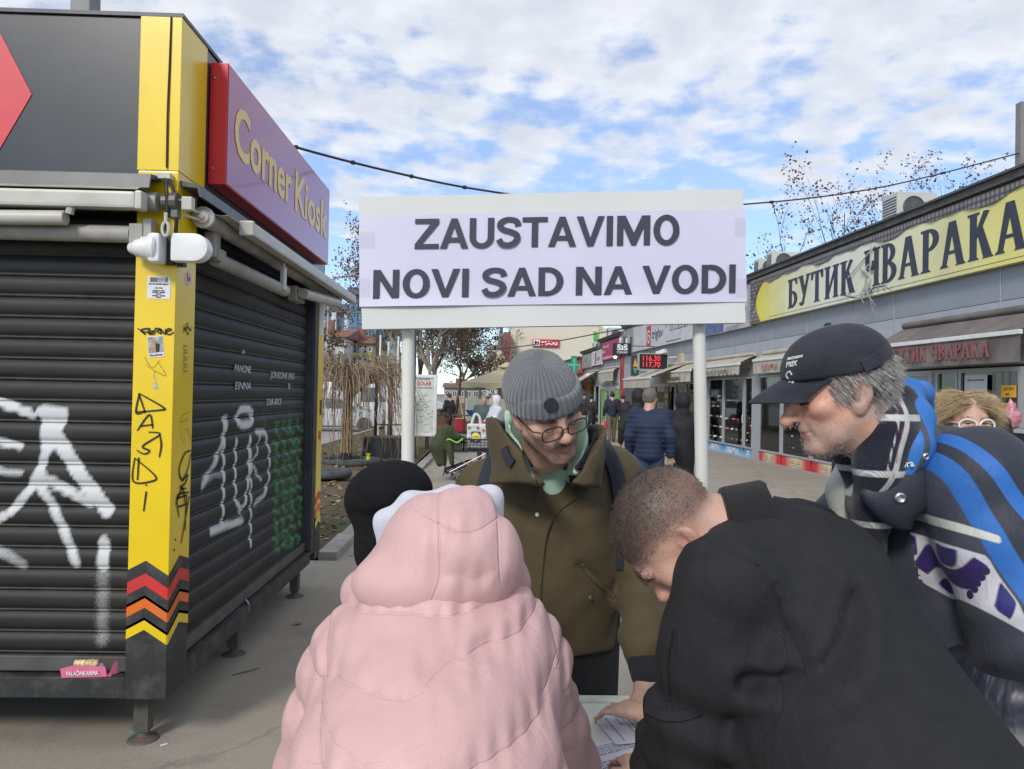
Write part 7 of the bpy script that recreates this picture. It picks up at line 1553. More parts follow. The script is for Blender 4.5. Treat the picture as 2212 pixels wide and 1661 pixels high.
def hand_sdf(wrist,tip_dir,palm_n,s=1.0,curl=0.5,left=True):

 d = normed(tip_dir); n = normed(np.array(palm_n)-d*(np.array(palm_n)@d)); x = np.cross(d,n)*(1 if left else -1); w = np.array(wrist,float); pal = w+d*0.05*s
 R = np.stack([x,d,n],1); fs =[rc(w-d*0.02,w+d*0.01,0.026*s,0.025*s),rbox(pal,np.array([0.040,0.048,0.015])*s,0.013*s,R)]
 fl =[]
 for i,(off,ln) in enumerate(((-0.030,0.070),(-0.010,0.080),(0.011,0.076),(0.030,0.060))):
  b = w+(d*0.095+x*off)*s; dd = d.copy(); pts =[b]
  for k in range(3): dd = normed(dd-n*curl*(0.55+0.25*k)*0.8+x*off*0.6); pts.append(pts[-1]+dd*ln*s*(0.45,0.32,0.23)[k])
  fl.append(chain(pts,[0.0095*s,0.0088*s,0.008*s,0.007*s],0.004))
 t = w+(d*0.03-x*0.032)*s; th = chain([t,t+(d*0.035-x*0.028-n*0.008)*s,t+(d*0.065-x*0.032-n*0.02)*s],[0.0125*s,0.0105*s,0.008*s],0.006)
 g = union(*fs,k=0.02); cc = w+d*0.08*s
 def f(P0):
  r0 = np.linalg.norm(P0-cc,axis=1); o_ =(r0-0.14*s).astype(np.float32); mk = r0<0.2*s
  if mk.any(): o_[mk] = f2(P0[mk])
  return o_
 def f2(P):
  q = g(P)
  for e in fl: q = smin(q,e(P),0.006)
  return smin(q,th(P),0.012)
 return f
def bbox(*pts,pad=0.2): A = np.array(pts); return tuple(A.min(0)-pad),tuple(A.max(0)+pad)
def limb(*pr,k=0.03): return chain([p for p,_ in pr],[r for _,r in pr],k)
# ================================================================== TABLE, BANNER, PAPERS
TZ = 0.80
def table():
 r = thing('folding_table','white plastic table in the middle of the group','table',(0.28,1.72,0))
 WT = mat('white_table_plastic',(0.70,0.71,0.64),0.4,var=0.03)
 b = MB(); b.box((-0.60,-0.33,TZ-0.035),(0.60,0.33,TZ-0.006)); b.build('table_top',WT,r,bevel=0.008)
 b = MB(); x0,x1,y0,y1 = -0.60,0.60,-0.33,0.33
 for lo,hi in (((x0,y1-0.03,TZ-0.0055),(x1,y1,TZ+0.004)),((x0,y0,TZ-0.0055),(x1,y0+0.03,TZ+0.004)),((x0,y0+0.031,TZ-0.0055),(x0+0.03,y1-0.031,TZ+0.004)),((x1-0.03,y0+0.031,TZ-0.0055),(x1,y1-0.031,TZ+0.004))): b.box(lo,hi)
 b.build('raised_rim',WT,r,bevel=0.003)
 for sx in (-0.54,0.54):
  for sy in (-0.28,0.28):
   b = MB(); b.tube([(sx,sy,TZ-0.036),(sx*1.05,sy*1.05,0.0)],0.016,8); b.build('leg',WHITEM,r,smooth=True)
table()
PAPER = mat('print_paper',(0.66,0.68,0.78),0.6,var=0.02)
def sheet(label,cx,cy,ang,w,h,z,lines=20,photo=False,seed=0):
 r = thing('paper_sheet',label,'paper',(cx,cy,z),ang); rg = random.Random(seed)
 b = solidify_sheet(6,6,lambda u,v:((u-.5)*w,(v-.5)*h,0.0015+0.002*math.sin(u*3)*math.sin(v*3)),0.0006); b.build('sheet',PAPER,r,smooth=True)
 b = MB()
 for i in range(lines):
  y_ = h*0.44-i*h*0.88/lines; x = -w*0.42
  if i%7==5: continue
  end = w*0.42 if i%7!=4 else -w*0.1
  while x<end:
   l = rg.uniform(0.006,0.02); b.grid(1,1,lambda u,v:(min(x+u*l,end),y_-v*0.0022,0.0046)); x+=l+0.0035
 o = b.build('text_lines',mat('toner_grey',(0.10,0.09,0.16),0.7),r); tag(o,kind='stuff')
 if photo:
  b = MB(); b.box((-w*0.30,-h*0.02,0.0048),(w*0.30,h*0.16,0.0053)); ph = b.build('printed_photo',mat('photo_grey',(0.13,0.13,0.17),0.6,var=0.3,scale=30),r)
  b = MB(); b.prism([(-w*.26,h*.05),(-w*.05,h*.04),(w*.04,h*.09),(-w*.02,h*.13),(-w*.2,h*.11)],0.0054,0.0057); b.build('photo_shape',mat('photo_light',(0.4,0.4,0.45),0.6),ph)
  letters('lettering','БРАВО!',(w*0.14,h*0.03,0.0058),(1,0,0),(0,1,0),0.022,mat('photo_white',(0.7,0.7,0.74),0.6),ph,fit=w*0.26,bold=0.02)
p = ground(1372,1560,TZ); sheet('printed sheet with a small grey photo lying on the table',p[0]+0.02,p[1]-0.03,math.radians(-78),0.15,0.21,TZ,14,True,1)
p = ground(1345,1640,TZ); sheet('printed letter full of small text lying on the table',p[0]+0.01,p[1]-0.06,math.radians(28),0.21,0.297,TZ-0.004,24,False,2)
def bold_polys(ch):

 P =[]; t = 0.205; q = lambda *a: P.append(list(a)); bx_ = lambda x0,y0,x1,y1: q((x0,y0),(x1,y0),(x1,y1),(x0,y1)); o = 0.035
 def arc(cx,cy,rx,ry,a0,a1,tx,ty,n=14):
  for i in range(n):
   u,v = lerp(a0,a1,i/n),lerp(a0,a1,(i+1)/n); q((cx+rx*math.cos(u),cy+ry*math.sin(u)),(cx+rx*math.cos(v),cy+ry*math.sin(v)),(cx+(rx-tx)*math.cos(v),cy+(ry-ty)*math.sin(v)),(cx+(rx-tx)*math.cos(u),cy+(ry-ty)*math.sin(u)))
 pi = math.pi
 if ch=='Z': bx_(o,0,o+.76,.165); bx_(o,.835,o+.76,1); q((o,.165),(o+.24,.165),(o+.76,.835),(o+.50,.835)); w = .83
 elif ch=='A': q((0,0),(.215,0),(.545,1),(.355,1)); q((.685,0),(.90,0),(.545,1),(.355,1)); bx_(.2,.21,.7,.365); w = .90
 elif ch=='U': bx_(o,.35,o+t,1); bx_(o+.575,.35,o+.575+t,1); arc(o+.39,.35,.39,.365,pi,2*pi,t,.17); w = .85
 elif ch=='T': bx_(.32,0,.32+t,.84); bx_(.02,.835,.825,1); w = .845
 elif ch=='V': q((.355,0),(.545,0),(.215,1),(0,1)); q((.355,0),(.545,0),(.90,1),(.685,1)); w = .90
 elif ch=='I': bx_(.065,0,.065+t,1); w = .335
 elif ch=='M': bx_(o+.03,0,o+.03+t,1); bx_(o+.03+.86,0,o+.03+.86+t,1); q((o+.03+t*.2,1),(o+.03+.27,1),(.655,.33),(.50+.12,0),(.50+.03,0)); q((o+.03+.86+t*.8,1),(o+.03+.86+t-.27,1),(.565,.33),(.50+.09,0),(.50+.18,0)); w = 1.195
 elif ch=='O': arc(.455,.5,.42,.515,0,2*pi,.21,.175,28); w = .91
 elif ch=='N': bx_(o+.03,0,o+.03+t,1); bx_(o+.03+.60,0,o+.03+.60+t,1); q((o+.03,1),(o+.03+.22,1),(o+.03+.60+t,0),(o+.03+.60-.02,0)); w = .94
 elif ch=='D': bx_(o+.03,0,o+.03+t,1); arc(o+.32,.5,.49,.5,-pi/2,pi/2,.215,.165,16); bx_(o+.03+t,0,o+.325,.165); bx_(o+.03+t,.835,o+.325,1); w = .87
 elif ch=='S':
  pts = smooth2([(.735,.70),(.68,.855),(.52,.925),(.33,.915),(.175,.82),(.165,.68),(.28,.585),(.50,.515),(.67,.42),(.70,.28),(.60,.14),(.42,.075),(.22,.115),(.115,.27)],4); n = len(pts)
  for i in range(n-1):
   def off(j):
    tv = pts[min(j+1,n-1)]-pts[max(j-1,0)]; tv = tv/np.linalg.norm(tv); return np.array([-tv[1],tv[0]])*(0.088+0.014*abs(tv[1]))
   a,b = off(i),off(i+1); q(tuple(pts[i]+a),tuple(pts[i+1]+b),tuple(pts[i+1]-b),tuple(pts[i]-a))
  w = .84
 else : w = .30
 return P,w
def banner():
 Y = 2.06; c =[at(775,425,Y),at(1605,408,Y),at(1610,697,Y),at(782,711,Y)]
 r = thing('protest_banner','white foam banner on two poles reading ZAUSTAVIMO NOVI SAD NA VODI','banner',((c[0][0]+c[1][0])/2,Y,0.0)); org = np.array([(c[0][0]+c[1][0])/2,Y,0.0])
 WBD = mat('foam_board',(0.64,0.645,0.625),0.75,var=0.03,scale=3,dirt=(0.55,0.55,0.53),dscale=2.5,damt=0.4)
 q =[p-org for p in c]; ex = normed((q[1]-q[0]+q[2]-q[3])); ez = normed(np.array([0,0,1.0])-ex*ex[2]); ny = np.cross(ez,ex)*-1
 bl = lambda u,v:(1-v)*((1-u)*q[3]+u*q[2])+v*((1-u)*q[0]+u*q[1])
 b = MB(); th = 0.03; n = 16
 vs =[bl(i/n,j)+np.array([0,k*th,0]) for k in (0,1) for j in (0,1) for i in range(n+1)]
 I = lambda i,j,k: k*(2*(n+1))+j*(n+1)+i; fs =[]
 for i in range(n): fs+=[(I(i,0,0),I(i+1,0,0),I(i+1,1,0),I(i,1,0)),(I(i,0,1),I(i,1,1),I(i+1,1,1),I(i+1,0,1)),(I(i,0,0),I(i,0,1),I(i+1,0,1),I(i+1,0,0)),(I(i,1,0),I(i+1,1,0),I(i+1,1,1),I(i,1,1))]
 fs+=[(I(0,0,0),I(0,1,0),I(0,1,1),I(0,0,1)),(I(n,0,0),I(n,0,1),I(n,1,1),I(n,1,0))]
 b.add(vs,fs); b.build('board',WBD,r)
 PL = mat('lilac_paper',(0.60,0.585,0.72),0.55,var=0.035,scale=5,bump=0.05,bscale=14)
 e =[at(776,466,Y)-org,at(1609,452,Y)-org,at(1612,652,Y)-org,at(777,663,Y)-org]
 pp = lambda u,v:(1-v)*((1-u)*e[3]+u*e[2])+v*((1-u)*e[0]+u*e[1])
 b = solidify_sheet(40,8,lambda u,v:pp(u,v)+np.array([0,-0.0025-0.0016*abs(math.sin(u*9.7+v))-0.006*(max(0,0.12-v)/0.12)*(0.5+0.5*math.sin(u*11)),0]),0.0008); b.build('paper_strip',PL,r,smooth=True)
 LT = mat('banner_ink',(0.035,0.037,0.062),0.6,var=0.1,scale=3)
 def line(s,xl,xr,yb,yt):
  a = at(xl,yb,Y)-org; c_ = at(xr,yb-(xr-xl)*0.0168,Y)-org; h =(at(xl,yt,Y)-at(xl,yb,Y))[2]; d = c_-a; w = np.linalg.norm(d); d = d/w
  x = 0; G_ =[]
  for ch in s: P_,wd = bold_polys(ch); G_.append((x,P_)); x+=wd
  x-=0.07; k = w/x
  for x0,P_ in G_:
   if not P_: continue
   m_ = MB()
   for i,poly in enumerate(P_): m_.add([a+d*((u+x0-0.035)*k)+np.array([0,-0.0064-0.00008*i,v*h]) for u,v in poly],[tuple(range(len(poly)))])
   m_.build('lettering',LT,r)
 line('ZAUSTAVIMO',896,1466,539,474); line('NOVI SAD NA VODI',804,1589,646,584)
 TP = mat('clear_tape',(0.62,0.61,0.70),0.15,var=0.03,alpha=0.10)
 for (xa,ya,xb,yb) in ((777,500,810,535),(1585,470,1612,510),(1588,600,1612,640),(777,600,800,640)):
  b = MB(); A_ = at(xa,yb,Y)-org; B_ = at(xb,ya,Y)-org; b.box((A_[0],-0.0085,A_[2]),(B_[0],-0.0075,B_[2])); b.build('tape',TP,r)
 for x in (880,1514):
  b = MB(); t = at(x,700,Y+0.03)-org; bt = at(x-3 if x<1000 else x+22,1700,Y+0.03)-org; k = t[2]/(t[2]-bt[2]); foot = t+(bt-t)*k; foot[1] = 0.03+0.02
  b.tube([t+np.array([0,0.025,0.12]),t+np.array([0,0.02,0]),(t+foot)/2+np.array([0,0.02,0]),foot],[0.0175,0.0175,0.0185,0.019],16); b.build('pole',mat('foam_pipe_white',(0.62,0.62,0.57),0.6,var=0.05,scale=6),r,smooth=True)
banner()
# ================================================================== PERSON B: pink padded jacket, back to the camera, bent over the table
def person_pink():
 root = thing('person','person in a pink padded jacket and black beanie bending over the table','person',(-0.08,1.0,0.0),0,None)
 pel = V3(-0.08,1.02,0.88); chest = at(945,1440,1.34); nb = at(930,1290,1.42); sl = at(748,1470,1.36); sr_ = at(1134,1462,1.38); el = at(694,1660,1.42); er = at(1204,1655,1.48); wl = V3(-0.20,1.62,0.86); wr_ = V3(0.10,1.68,0.86); hc = at(846,1108,1.56)
 body = union(limb((pel,0.12),(chest,0.12),(nb,0.06)),limb((nb,0.04),(hc+V3(0.02,-0.02,-0.04),0.03)),ell(hc,(0.05,0.06,0.07)),limb((sl,0.05),(el,0.042),(wl,0.03)),limb((sr_,0.05),(er,0.042),(wr_,0.03)),limb((pel+V3(-.09,0,0),0.085),(V3(-.17,0.98,0.45),0.06),(V3(-.17,0.95,0.07),0.04)),limb((pel+V3(.09,0,0),0.085),(V3(.02,1.0,0.45),0.06),(V3(.02,0.97,0.07),0.04)),hand_sdf(wl,(0.2,1,-0.1),(0,0,1),0.9,0.5),hand_sdf(wr_,(-0.1,1,-0.1),(0,0,1),0.9,0.5,False),k=0.03)
 wsoft('body',body,(-0.45,0.75,-0.02),(0.35,1.9,1.6),0.014,SKIN,root,attrs={'Col':lambda V:np.tile(np.array((0.5,0.3,0.22),np.float32),(len(V),1))})
 tr = union(limb((pel+V3(-.08,0,0),0.125),(V3(-.17,0.98,0.45),0.085),(V3(-.17,0.95,0.09),0.07)),limb((pel+V3(.08,0,0),0.125),(V3(.02,1.0,0.45),0.085),(V3(.02,0.97,0.09),0.07)),k=0.04)
 wsoft('trousers',tr,(-0.45,0.7,0.0),(0.35,1.3,1.1),0.02,mat('dark_trousers',(0.03,0.03,0.035),0.8),root)
 for x in (-0.17,0.02): wsoft('shoe',union(rc((x,0.93,0.04),(x,1.12,0.035),0.045,0.04),k=0.02),(x-0.1,0.8,-0.02),(x+0.1,1.25,0.15),0.015,mat('black_leather',(0.02,0.02,0.02),0.4),root)
 Yr = 1.18
 Q = lambda *pts:[((1050+x/1.207)*0.54,(1700+y/1.207)*0.54) for x,y in pts]
 seams =[Q((215,1020),(340,985),(500,952),(720,938),(900,945),(1150,900),(1290,840)),Q((290,1250),(430,1190),(720,1180),(900,1100),(1080,1065),(1250,1050),(1385,965)),Q((480,1415),(640,1410),(790,1465),(960,1405),(1150,1365),(1330,1335),(1440,1205)),Q((500,1660),(700,1640),(900,1690),(1100,1640),(1350,1600),(1500,1500)),Q((510,1920),(800,1940),(1100,1880),(1500,1830))]
 arms =[Q((215,1020),(262,1180),(330,1330),(420,1500),(400,1640),(420,1800)),Q((1385,960),(1440,1150),(1490,1400),(1515,1560),(1480,1750))]
 slv =[Q((120,1250),(200,1265),(300,1290)),Q((60,1530),(230,1590),(400,1600)),Q((1450,1250),(1520,1180)),Q((1500,1420),(1620,1390)),Q((50,1800),(380,1850)),Q((1500,1700),(1640,1640))]
 S =[xz(s,Yr) for s in seams+slv]; Aq =[xz(s,Yr) for s in arms]
 base = union(limb((pel+V3(0,0.0,-0.02),0.205),((pel+chest)/2+V3(0,-0.01,0),0.195),(chest,0.172),k=0.05),rc(chest+V3(-0.065,0.0,-0.015),chest+V3(0.08,0,-0.005),0.146,0.146),rc(chest+V3(0,0,0.03),nb+V3(0.01,-0.02,-0.03),0.15,0.10),rc(sl,nb+V3(0.0,0,-0.07),0.066,0.085),rc(sr_,nb+V3(0.03,0,-0.06),0.066,0.085),k=0.05)
 la = limb((sl,0.070),(lerp(sl,el,.5),0.074),(el,0.068),(wl+V3(0,-0.05,0.02),0.06)); ra = limb((sr_,0.070),(lerp(sr_,er,.5),0.072),(er,0.066),(wr_+V3(0,-0.05,0.02),0.06))
 n1 = sines(31,7.0,8,(1,1,1)); n2 = sines(32,17,9,(2.0,0.6,0.5)); n3 = sines(5,3.0,6)
 def jk(P):
  d = smin(smin(base(P),la(P),0.010),ra(P),0.010); U,Z = P[:,0],P[:,2]; out = d; ds = np.full(len(P),9.0)
  near = np.abs(d)<0.06
  if near.any():
   u,z = U[near],Z[near]; q = np.full(near.sum(),9.0)
   for s in S: q = np.minimum(q,polydist(u,z,s))
   qa = np.full(near.sum(),9.0)
   for s in Aq: qa = np.minimum(qa,polydist(u,z,s))
   qm = np.minimum(q,qa); Pn = P[near]
   puff = -0.0115*(1-np.exp(-(qm/0.020)**1.2)); wr = 0.0042*n2(Pn)*np.exp(-(qm/0.034)**2)+0.0030*n1(Pn)+0.003*n3(Pn)
   out = d.copy(); out[near] = d[near]+puff+wr
  return out
 PINK = zone_mat('pink_padded_nylon',(0.585,0.36,0.35),[],rough=0.54,bump=0.10,bscale=900,sheen=0.1,spec=0.45,var=0.03,fold=0.25,seam=('seam','seam2','seam3'),crinkle=0.22)
 def seamf(curves): return lambda V: polysigned(V[:,0],V[:,2],curves)
 wsoft('jacket',jk,(-0.56,0.68,0.68),(0.40,1.75,1.52),0.0085,PINK,root,dense=[((-0.5,0.9,0.92),(0.3,1.35,1.4),0.0055)],attrs={'seam':seamf(S[:5]),'seam2':seamf([Aq[0],Aq[1]]),'seam3':seamf(S[5:])})
 hcn = at(945,1196,1.31); hsm =[xz(s,1.2) for s in (Q((825,360),(840,480),(852,640),(850,760),(790,920)),Q((1130,380),(1140,560),(1145,700),(1150,790)),Q((850,500),(990,545),(1135,490)),Q((860,735),(960,735),(1010,770),(1140,720)))]
 hb = union(ell(at(972,1182,1.31),(0.105,0.088,0.084)),rc(at(935,1122,1.34),at(1020,1102,1.34),0.038,0.034),ell(at(925,1258,1.30),(0.122,0.085,0.055)),ell(at(1050,1215,1.32),(0.055,0.08,0.06)),rc(at(790,1282,1.40),at(1085,1262,1.38),0.035,0.045),rc(at(905,1180,1.34),at(800,1275,1.37),0.045,0.030),k=0.035)
 def hd(P):
  d = hb(P); near = np.abs(d)<0.05; out = d
  if near.any():
   q = np.full(near.sum(),9.0)
   for s in hsm: q = np.minimum(q,polydist(P[near,0],P[near,2],s))
   out = d.copy(); out[near]+=-0.006*(1-np.exp(-(q/0.018)**1.2))+0.0030*n2(P[near])*np.exp(-(q/0.03)**2)+0.0026*n1(P[near])+0.002*n3(P[near])
  return out
 wsoft('hood',hd,hcn-0.26,hcn+0.24,0.005,PINK,root,attrs={'seam':seamf(hsm[:1]),'seam2':seamf(hsm[1:2]),'seam3':seamf(hsm[2:3])})
 gl = limb((at(832,1190,1.42),0.014),(at(838,1125,1.43),0.022),(at(885,1092,1.43),0.022),(at(975,1072,1.43),0.020),(at(1062,1074,1.42),0.018),(at(1072,1115,1.42),0.015),k=0.02)
 gl = union(gl,ell(at(900,1140,1.43),(0.05,0.02,0.035)),k=0.02)
 gn = sines(44,10,6); wsoft('hood_lining',lambda P:gl(P)+0.003*gn(P),hcn-0.25,hcn+0.25,0.006,mat('grey_marl_fleece',(0.52,0.53,0.60),0.9,var=0.05,scale=60,bump=0.4,bscale=250,sheen=0.3),root)
 Rb = roty(-0.12); bn = sines(50,9,6); rb = lambda P: 0
 be = union(ell(hc+V3(0.0,0.0,0.040),(0.083,0.09,0.064),Rb),ell(hc+V3(-0.033,-0.005,0.028),(0.058,0.075,0.060)),limb((hc+V3(-0.004,0.0,0.03),0.066),(hc+V3(-0.002,-0.01,-0.075),0.067)),k=0.018)
 crease = xz([(768,1108),(830,1112),(925,1085)],1.5)
 bes = lambda P: be(P)+0.003*bn(P)+0.007*np.exp(-(polydist(P[:,0],P[:,2],crease)/0.012)**2)
 wsoft('beanie',bes,hc-0.2,hc+0.2,0.0055,mat('black_knit',(0.010,0.010,0.0115),0.95,var=0.2,scale=90,bump=0.6,bscale=330,sheen=0.0,spec=0.15),root)
 sf = ell(hc+V3(-0.02,0.03,-0.115),(0.066,0.07,0.03)); wsoft('collar',inflate(sf,-0.012),hc-0.25,hc+0.15,0.008,mat('white_scarf',(0.6,0.6,0.62),0.9),root)
 return jk
person_pink()
# ================================================================== PERSON C: black jacket, bent forward writing
def person_black():
 root = thing('person','man with shaved hair in a black jacket bent over the table writing','person',(0.80,1.0,0.0))
 pel = V3(0.665,1.06,0.96); mid = at(1795,1490,1.27); ub = at(1740,1290,1.34); nb = at(1610,1140,1.40); sl = at(1572,1268,1.26); sr_ = at(1735,1165,1.60); el = at(1508,1570,1.30); wl = V3(0.345,1.52,0.86); er = V3(0.62,1.85,1.05); wr_ = V3(0.40,1.80,0.86)
 hc = at(1462,1152,1.42)
 fw = normed((-0.36,0.10,-0.93)); up = normed((-0.92,0.05,0.36)); HR = frame(fw,up)
 hs = local(head_sdf(nose=1.0,jaw=1.02,ear=1.05),hc,HR,1.03)
 nk = limb((hc+HR@V3(0,-0.03,-0.05),0.060),(nb+V3(0.02,0.0,0.0),0.066))
 legs =[limb((pel+V3(s*0.05,-s*0.08,-0.02),0.09),(V3(0.84+s*.07,1.02-s*.10,0.48),0.06),(V3(0.86+s*.07,1.0-s*.12,0.07),0.042)) for s in (-1,1)]
 hl = hand_sdf(wl,(-0.3,0.9,-0.15),(0,0,1),1.0,0.7); hr = hand_sdf(wr_,(-0.7,0.5,-0.1),(0,0,1),1.0,0.6,False)
 body = union(hs,nk,limb((pel,0.12),(mid,0.12),(ub,0.11),(nb,0.06)),limb((sl,0.05),(el,0.042),(wl,0.03)),limb((sr_,0.05),(er,0.042),(wr_,0.03)),*legs,hl,hr,k=0.022)
 def col(V):
  L =(V-hc)@HR/1.03; c = face_colour(L,(0.62,0.38,0.29),0.35); x,y,z = L.T
  line = 0.018+0.04*np.clip(y/0.1,-1,1)-0.0*x; hair = sstep(z+0.55*np.clip(-y,-0.02,0.1),0.004,0.052)*sstep(-(y-0.088+0.25*np.clip(0.07-z,0,1)),-0.012,0.012)*(1-np.exp(-(((np.abs(x)-0.083)**2+(y+0.012)**2+(z+0.004)**2)/0.024**2)))
  top = sstep(z,0.02,0.10); nz = 0.75+0.25*np.sin(V[:,0]*900)*np.sin(V[:,2]*830+V[:,1]*700)
  h = np.clip(hair*(0.74+0.24*top),0,0.96); tone = np.array((0.062,0.043,0.032)); c = c*(1-h[:,None])+h[:,None]*tone
  fade = 0.35*sstep(z,-0.07,0.01)*sstep(-y,0.0,0.05)*(1-hair); return c*(1-fade[:,None])+fade[:,None]*np.array((0.20,0.14,0.10))
 lo,hi = hc-0.125,hc+0.125
 wsoft('body',body,(0.05,0.75,-0.02),(1.15,2.05,1.62),0.016,SKIN,root,dense=[(lo,hi,0.0032)],attrs={'Col':col})
 BT = mat('black_twill',(0.013,0.013,0.014),0.75)
 tr = union(*[limb((pel+V3(s*0.05,-s*0.07,-0.02),0.125),(V3(0.84+s*.07,1.02-s*.10,0.48),0.085),(V3(0.86+s*.07,1.0-s*.12,0.09),0.07)) for s in (-1,1)],k=0.04)
 wsoft('trousers',tr,(0.5,0.6,0.0),(1.2,1.4,1.15),0.02,mat('charcoal_trousers',(0.02,0.02,0.022),0.85),root)
 for s in (-1,1): wsoft('shoe',rc((0.86+s*.07,1.0-s*.12,0.04),(0.74+s*.07,1.10-s*.12,0.035),0.045,0.04),(0.5,0.7,-0.02),(1.1,1.4,0.15),0.016,MATS['black_leather'],root)
 tor = union(limb((pel+V3(0.0,-0.02,-0.06),0.205),(mid,0.178),(ub,0.150),k=0.06),ell(at(1690,1580,1.30),(0.12,0.15,0.20)),ell(at(1730,1430,1.32),(0.14,0.15,0.14)),rc(ub+V3(0.0,0.02,0.0),nb+V3(0.05,0.0,-0.035),0.140,0.085),rc(sl+V3(0.03,0.02,0.0),ub,0.085,0.13),rc(sr_,ub,0.075,0.12),rc(sl+V3(0.01,0.02,0.005),nb+V3(0.03,0.0,-0.03),0.078,0.072),k=0.05)
 la = limb((sl,0.086),(lerp(sl,el,.45),0.086),(el+V3(-0.01,0,0),0.076),(lerp(el,wl,.6),0.066),(wl+V3(0,-0.03,0.012),0.048),k=0.04); ra = limb((sr_,0.08),(er,0.072),(wr_+V3(0.03,0,0.015),0.05))
 n1 = sines(61,5.0,8,(1,1,0.5)); n2 = sines(62,13,8,(1.2,1,0.35))
 seam = xz([(1482,1186),(1545,1180),(1620,1210),(1665,1260),(1690,1340),(1700,1400)],1.2); fold = xz([(1650,1520),(1720,1500),(1790,1460),(1850,1400),(1900,1320)],1.1); fold2 = xz([(1640,1620),(1720,1520),(1760,1400)],1.1)
 ax = normed(el-sl)
 def jk(P):
  d = smin(smin(tor(P),la(P),0.016),ra(P),0.03); near = np.abs(d)<0.05; out = d.copy()
  if near.any():
   p = P[near]; u,z = p[:,0],p[:,2]; t =(p-sl)@ax; arm = np.exp(-(la(p)/0.03)**2)
   out[near]+=0.003*n1(p)+0.0028*n2(p)+0.006*np.exp(-(polydist(u,z,seam)/0.004)**2)-0.003*np.exp(-((polydist(u,z,seam)-0.012)/0.008)**2)+0.012*np.exp(-(polydist(u,z,fold)/0.012)**2)-0.008*np.exp(-((polydist(u,z,fold)-0.03)/0.018)**2)+0.009*np.exp(-(polydist(u,z,fold2)/0.012)**2)+0.0065*arm*np.sin(t*75+2.2*n1(p*0.7))*sstep(t,0.1,0.22)
  return out
 J = zone_mat('black_jacket_cloth',(0.0165,0.0165,0.0185),[],rough=0.8,bump=0.3,bscale=600,sheen=0.0,var=0.12,fold=0.5,spec=0.28,crinkle=0.5,seam=('seam',))
 wsoft('jacket',jk,(0.10,0.62,0.70),(1.25,1.95,1.60),0.0085,J,root,attrs={'seam':lambda V:polysigned(V[:,0],V[:,2],[seam,xz([(1700,1400),(1690,1480),(1640,1600),(1600,1700)],1.15)])})
 ca = at(1600,1100,1.42); cdir = normed(nb-hc); CR = frame(cdir,(0.3,0.0,1));
 def collar(P):
  q =(P-(lerp(hc,nb,0.92)+V3(0.014,0,-0.010)))@CR; r = np.sqrt((q[:,0]/1.12)**2+(q[:,2]/0.98)**2); t = q[:,1]
  return np.maximum(np.abs(r-0.080-0.10*np.clip(t,-0.05,0.05))-0.010,np.abs(t)-0.036)-0.004
 wsoft('ribbed_collar',collar,lerp(hc,nb,0.8)-0.2,lerp(hc,nb,0.8)+0.2,0.006,zone_mat('black_rib_knit',(0.009,0.009,0.0095),[],rough=0.9,bump=0.4,bscale=200,sheen=0.05,weave=(75,'DIAGONAL',0.5)),root)
 strap('sleeve_pocket',jk,[(1452,1360),(1440,1440),(1446,1512)],0.010,0.004,J,root); strap('sleeve_flap',jk,[(1400,1530),(1440,1548),(1480,1545),(1510,1530)],0.016,0.005,J,root)
 def keep(P):
  L =(P-hc)@HR/1.03; x,y,z = L.T; return (z+0.5*np.clip(-y,-0.02,0.1)>0.028)&(y<0.080-0.25*np.clip(0.07-z,0,1))&(((np.abs(x)-0.083)**2+(y+0.012)**2+(z+0.004)**2)>0.028**2)
 P_,G_ = scatter(hs,hc-0.13,hc+0.13,16000,3,0.004,keep); Pl =(P_-hc)@HR; top = sstep(Pl[:,2],0.0,0.1)
 strands('cropped_hair',P_-G_*0.001,G_+HR[:,1]*0.5,0.0025+0.0035*top,mat('brown_black_hair',(0.05,0.036,0.028),0.6,var=0.3,scale=200),root,seg=1,width=0.0007,grav=0.0,jit=0.5)
 for s in (-1,1):
  e0 = hc+HR@(V3(s*0.014,0.097,0.026)*1.03); e1 = hc+HR@(V3(s*0.052,0.080,0.030)*1.03)
  P_,G_ = scatter(hs,np.minimum(e0,e1)-0.012,np.maximum(e0,e1)+0.012,260,5+s,0.004); strands('eyebrow',P_,G_+HR[:,0]*s*1.2,0.008,MATS['brown_black_hair'],root,seg=2,width=0.0011,grav=0.0)
 pen = MB(); hp = wl+V3(-0.03,0.09,-0.0); pen.tube([hp+V3(0.05,-0.02,0.09),hp+V3(-0.005,0.02,-0.055)],[0.0045,0.0035],8); o = pen.build('pen',mat('blue_pen',(0.02,0.05,0.3),0.3),smooth=True); tag(o,'blue pen in the hand of the writing man','pen')
person_black()
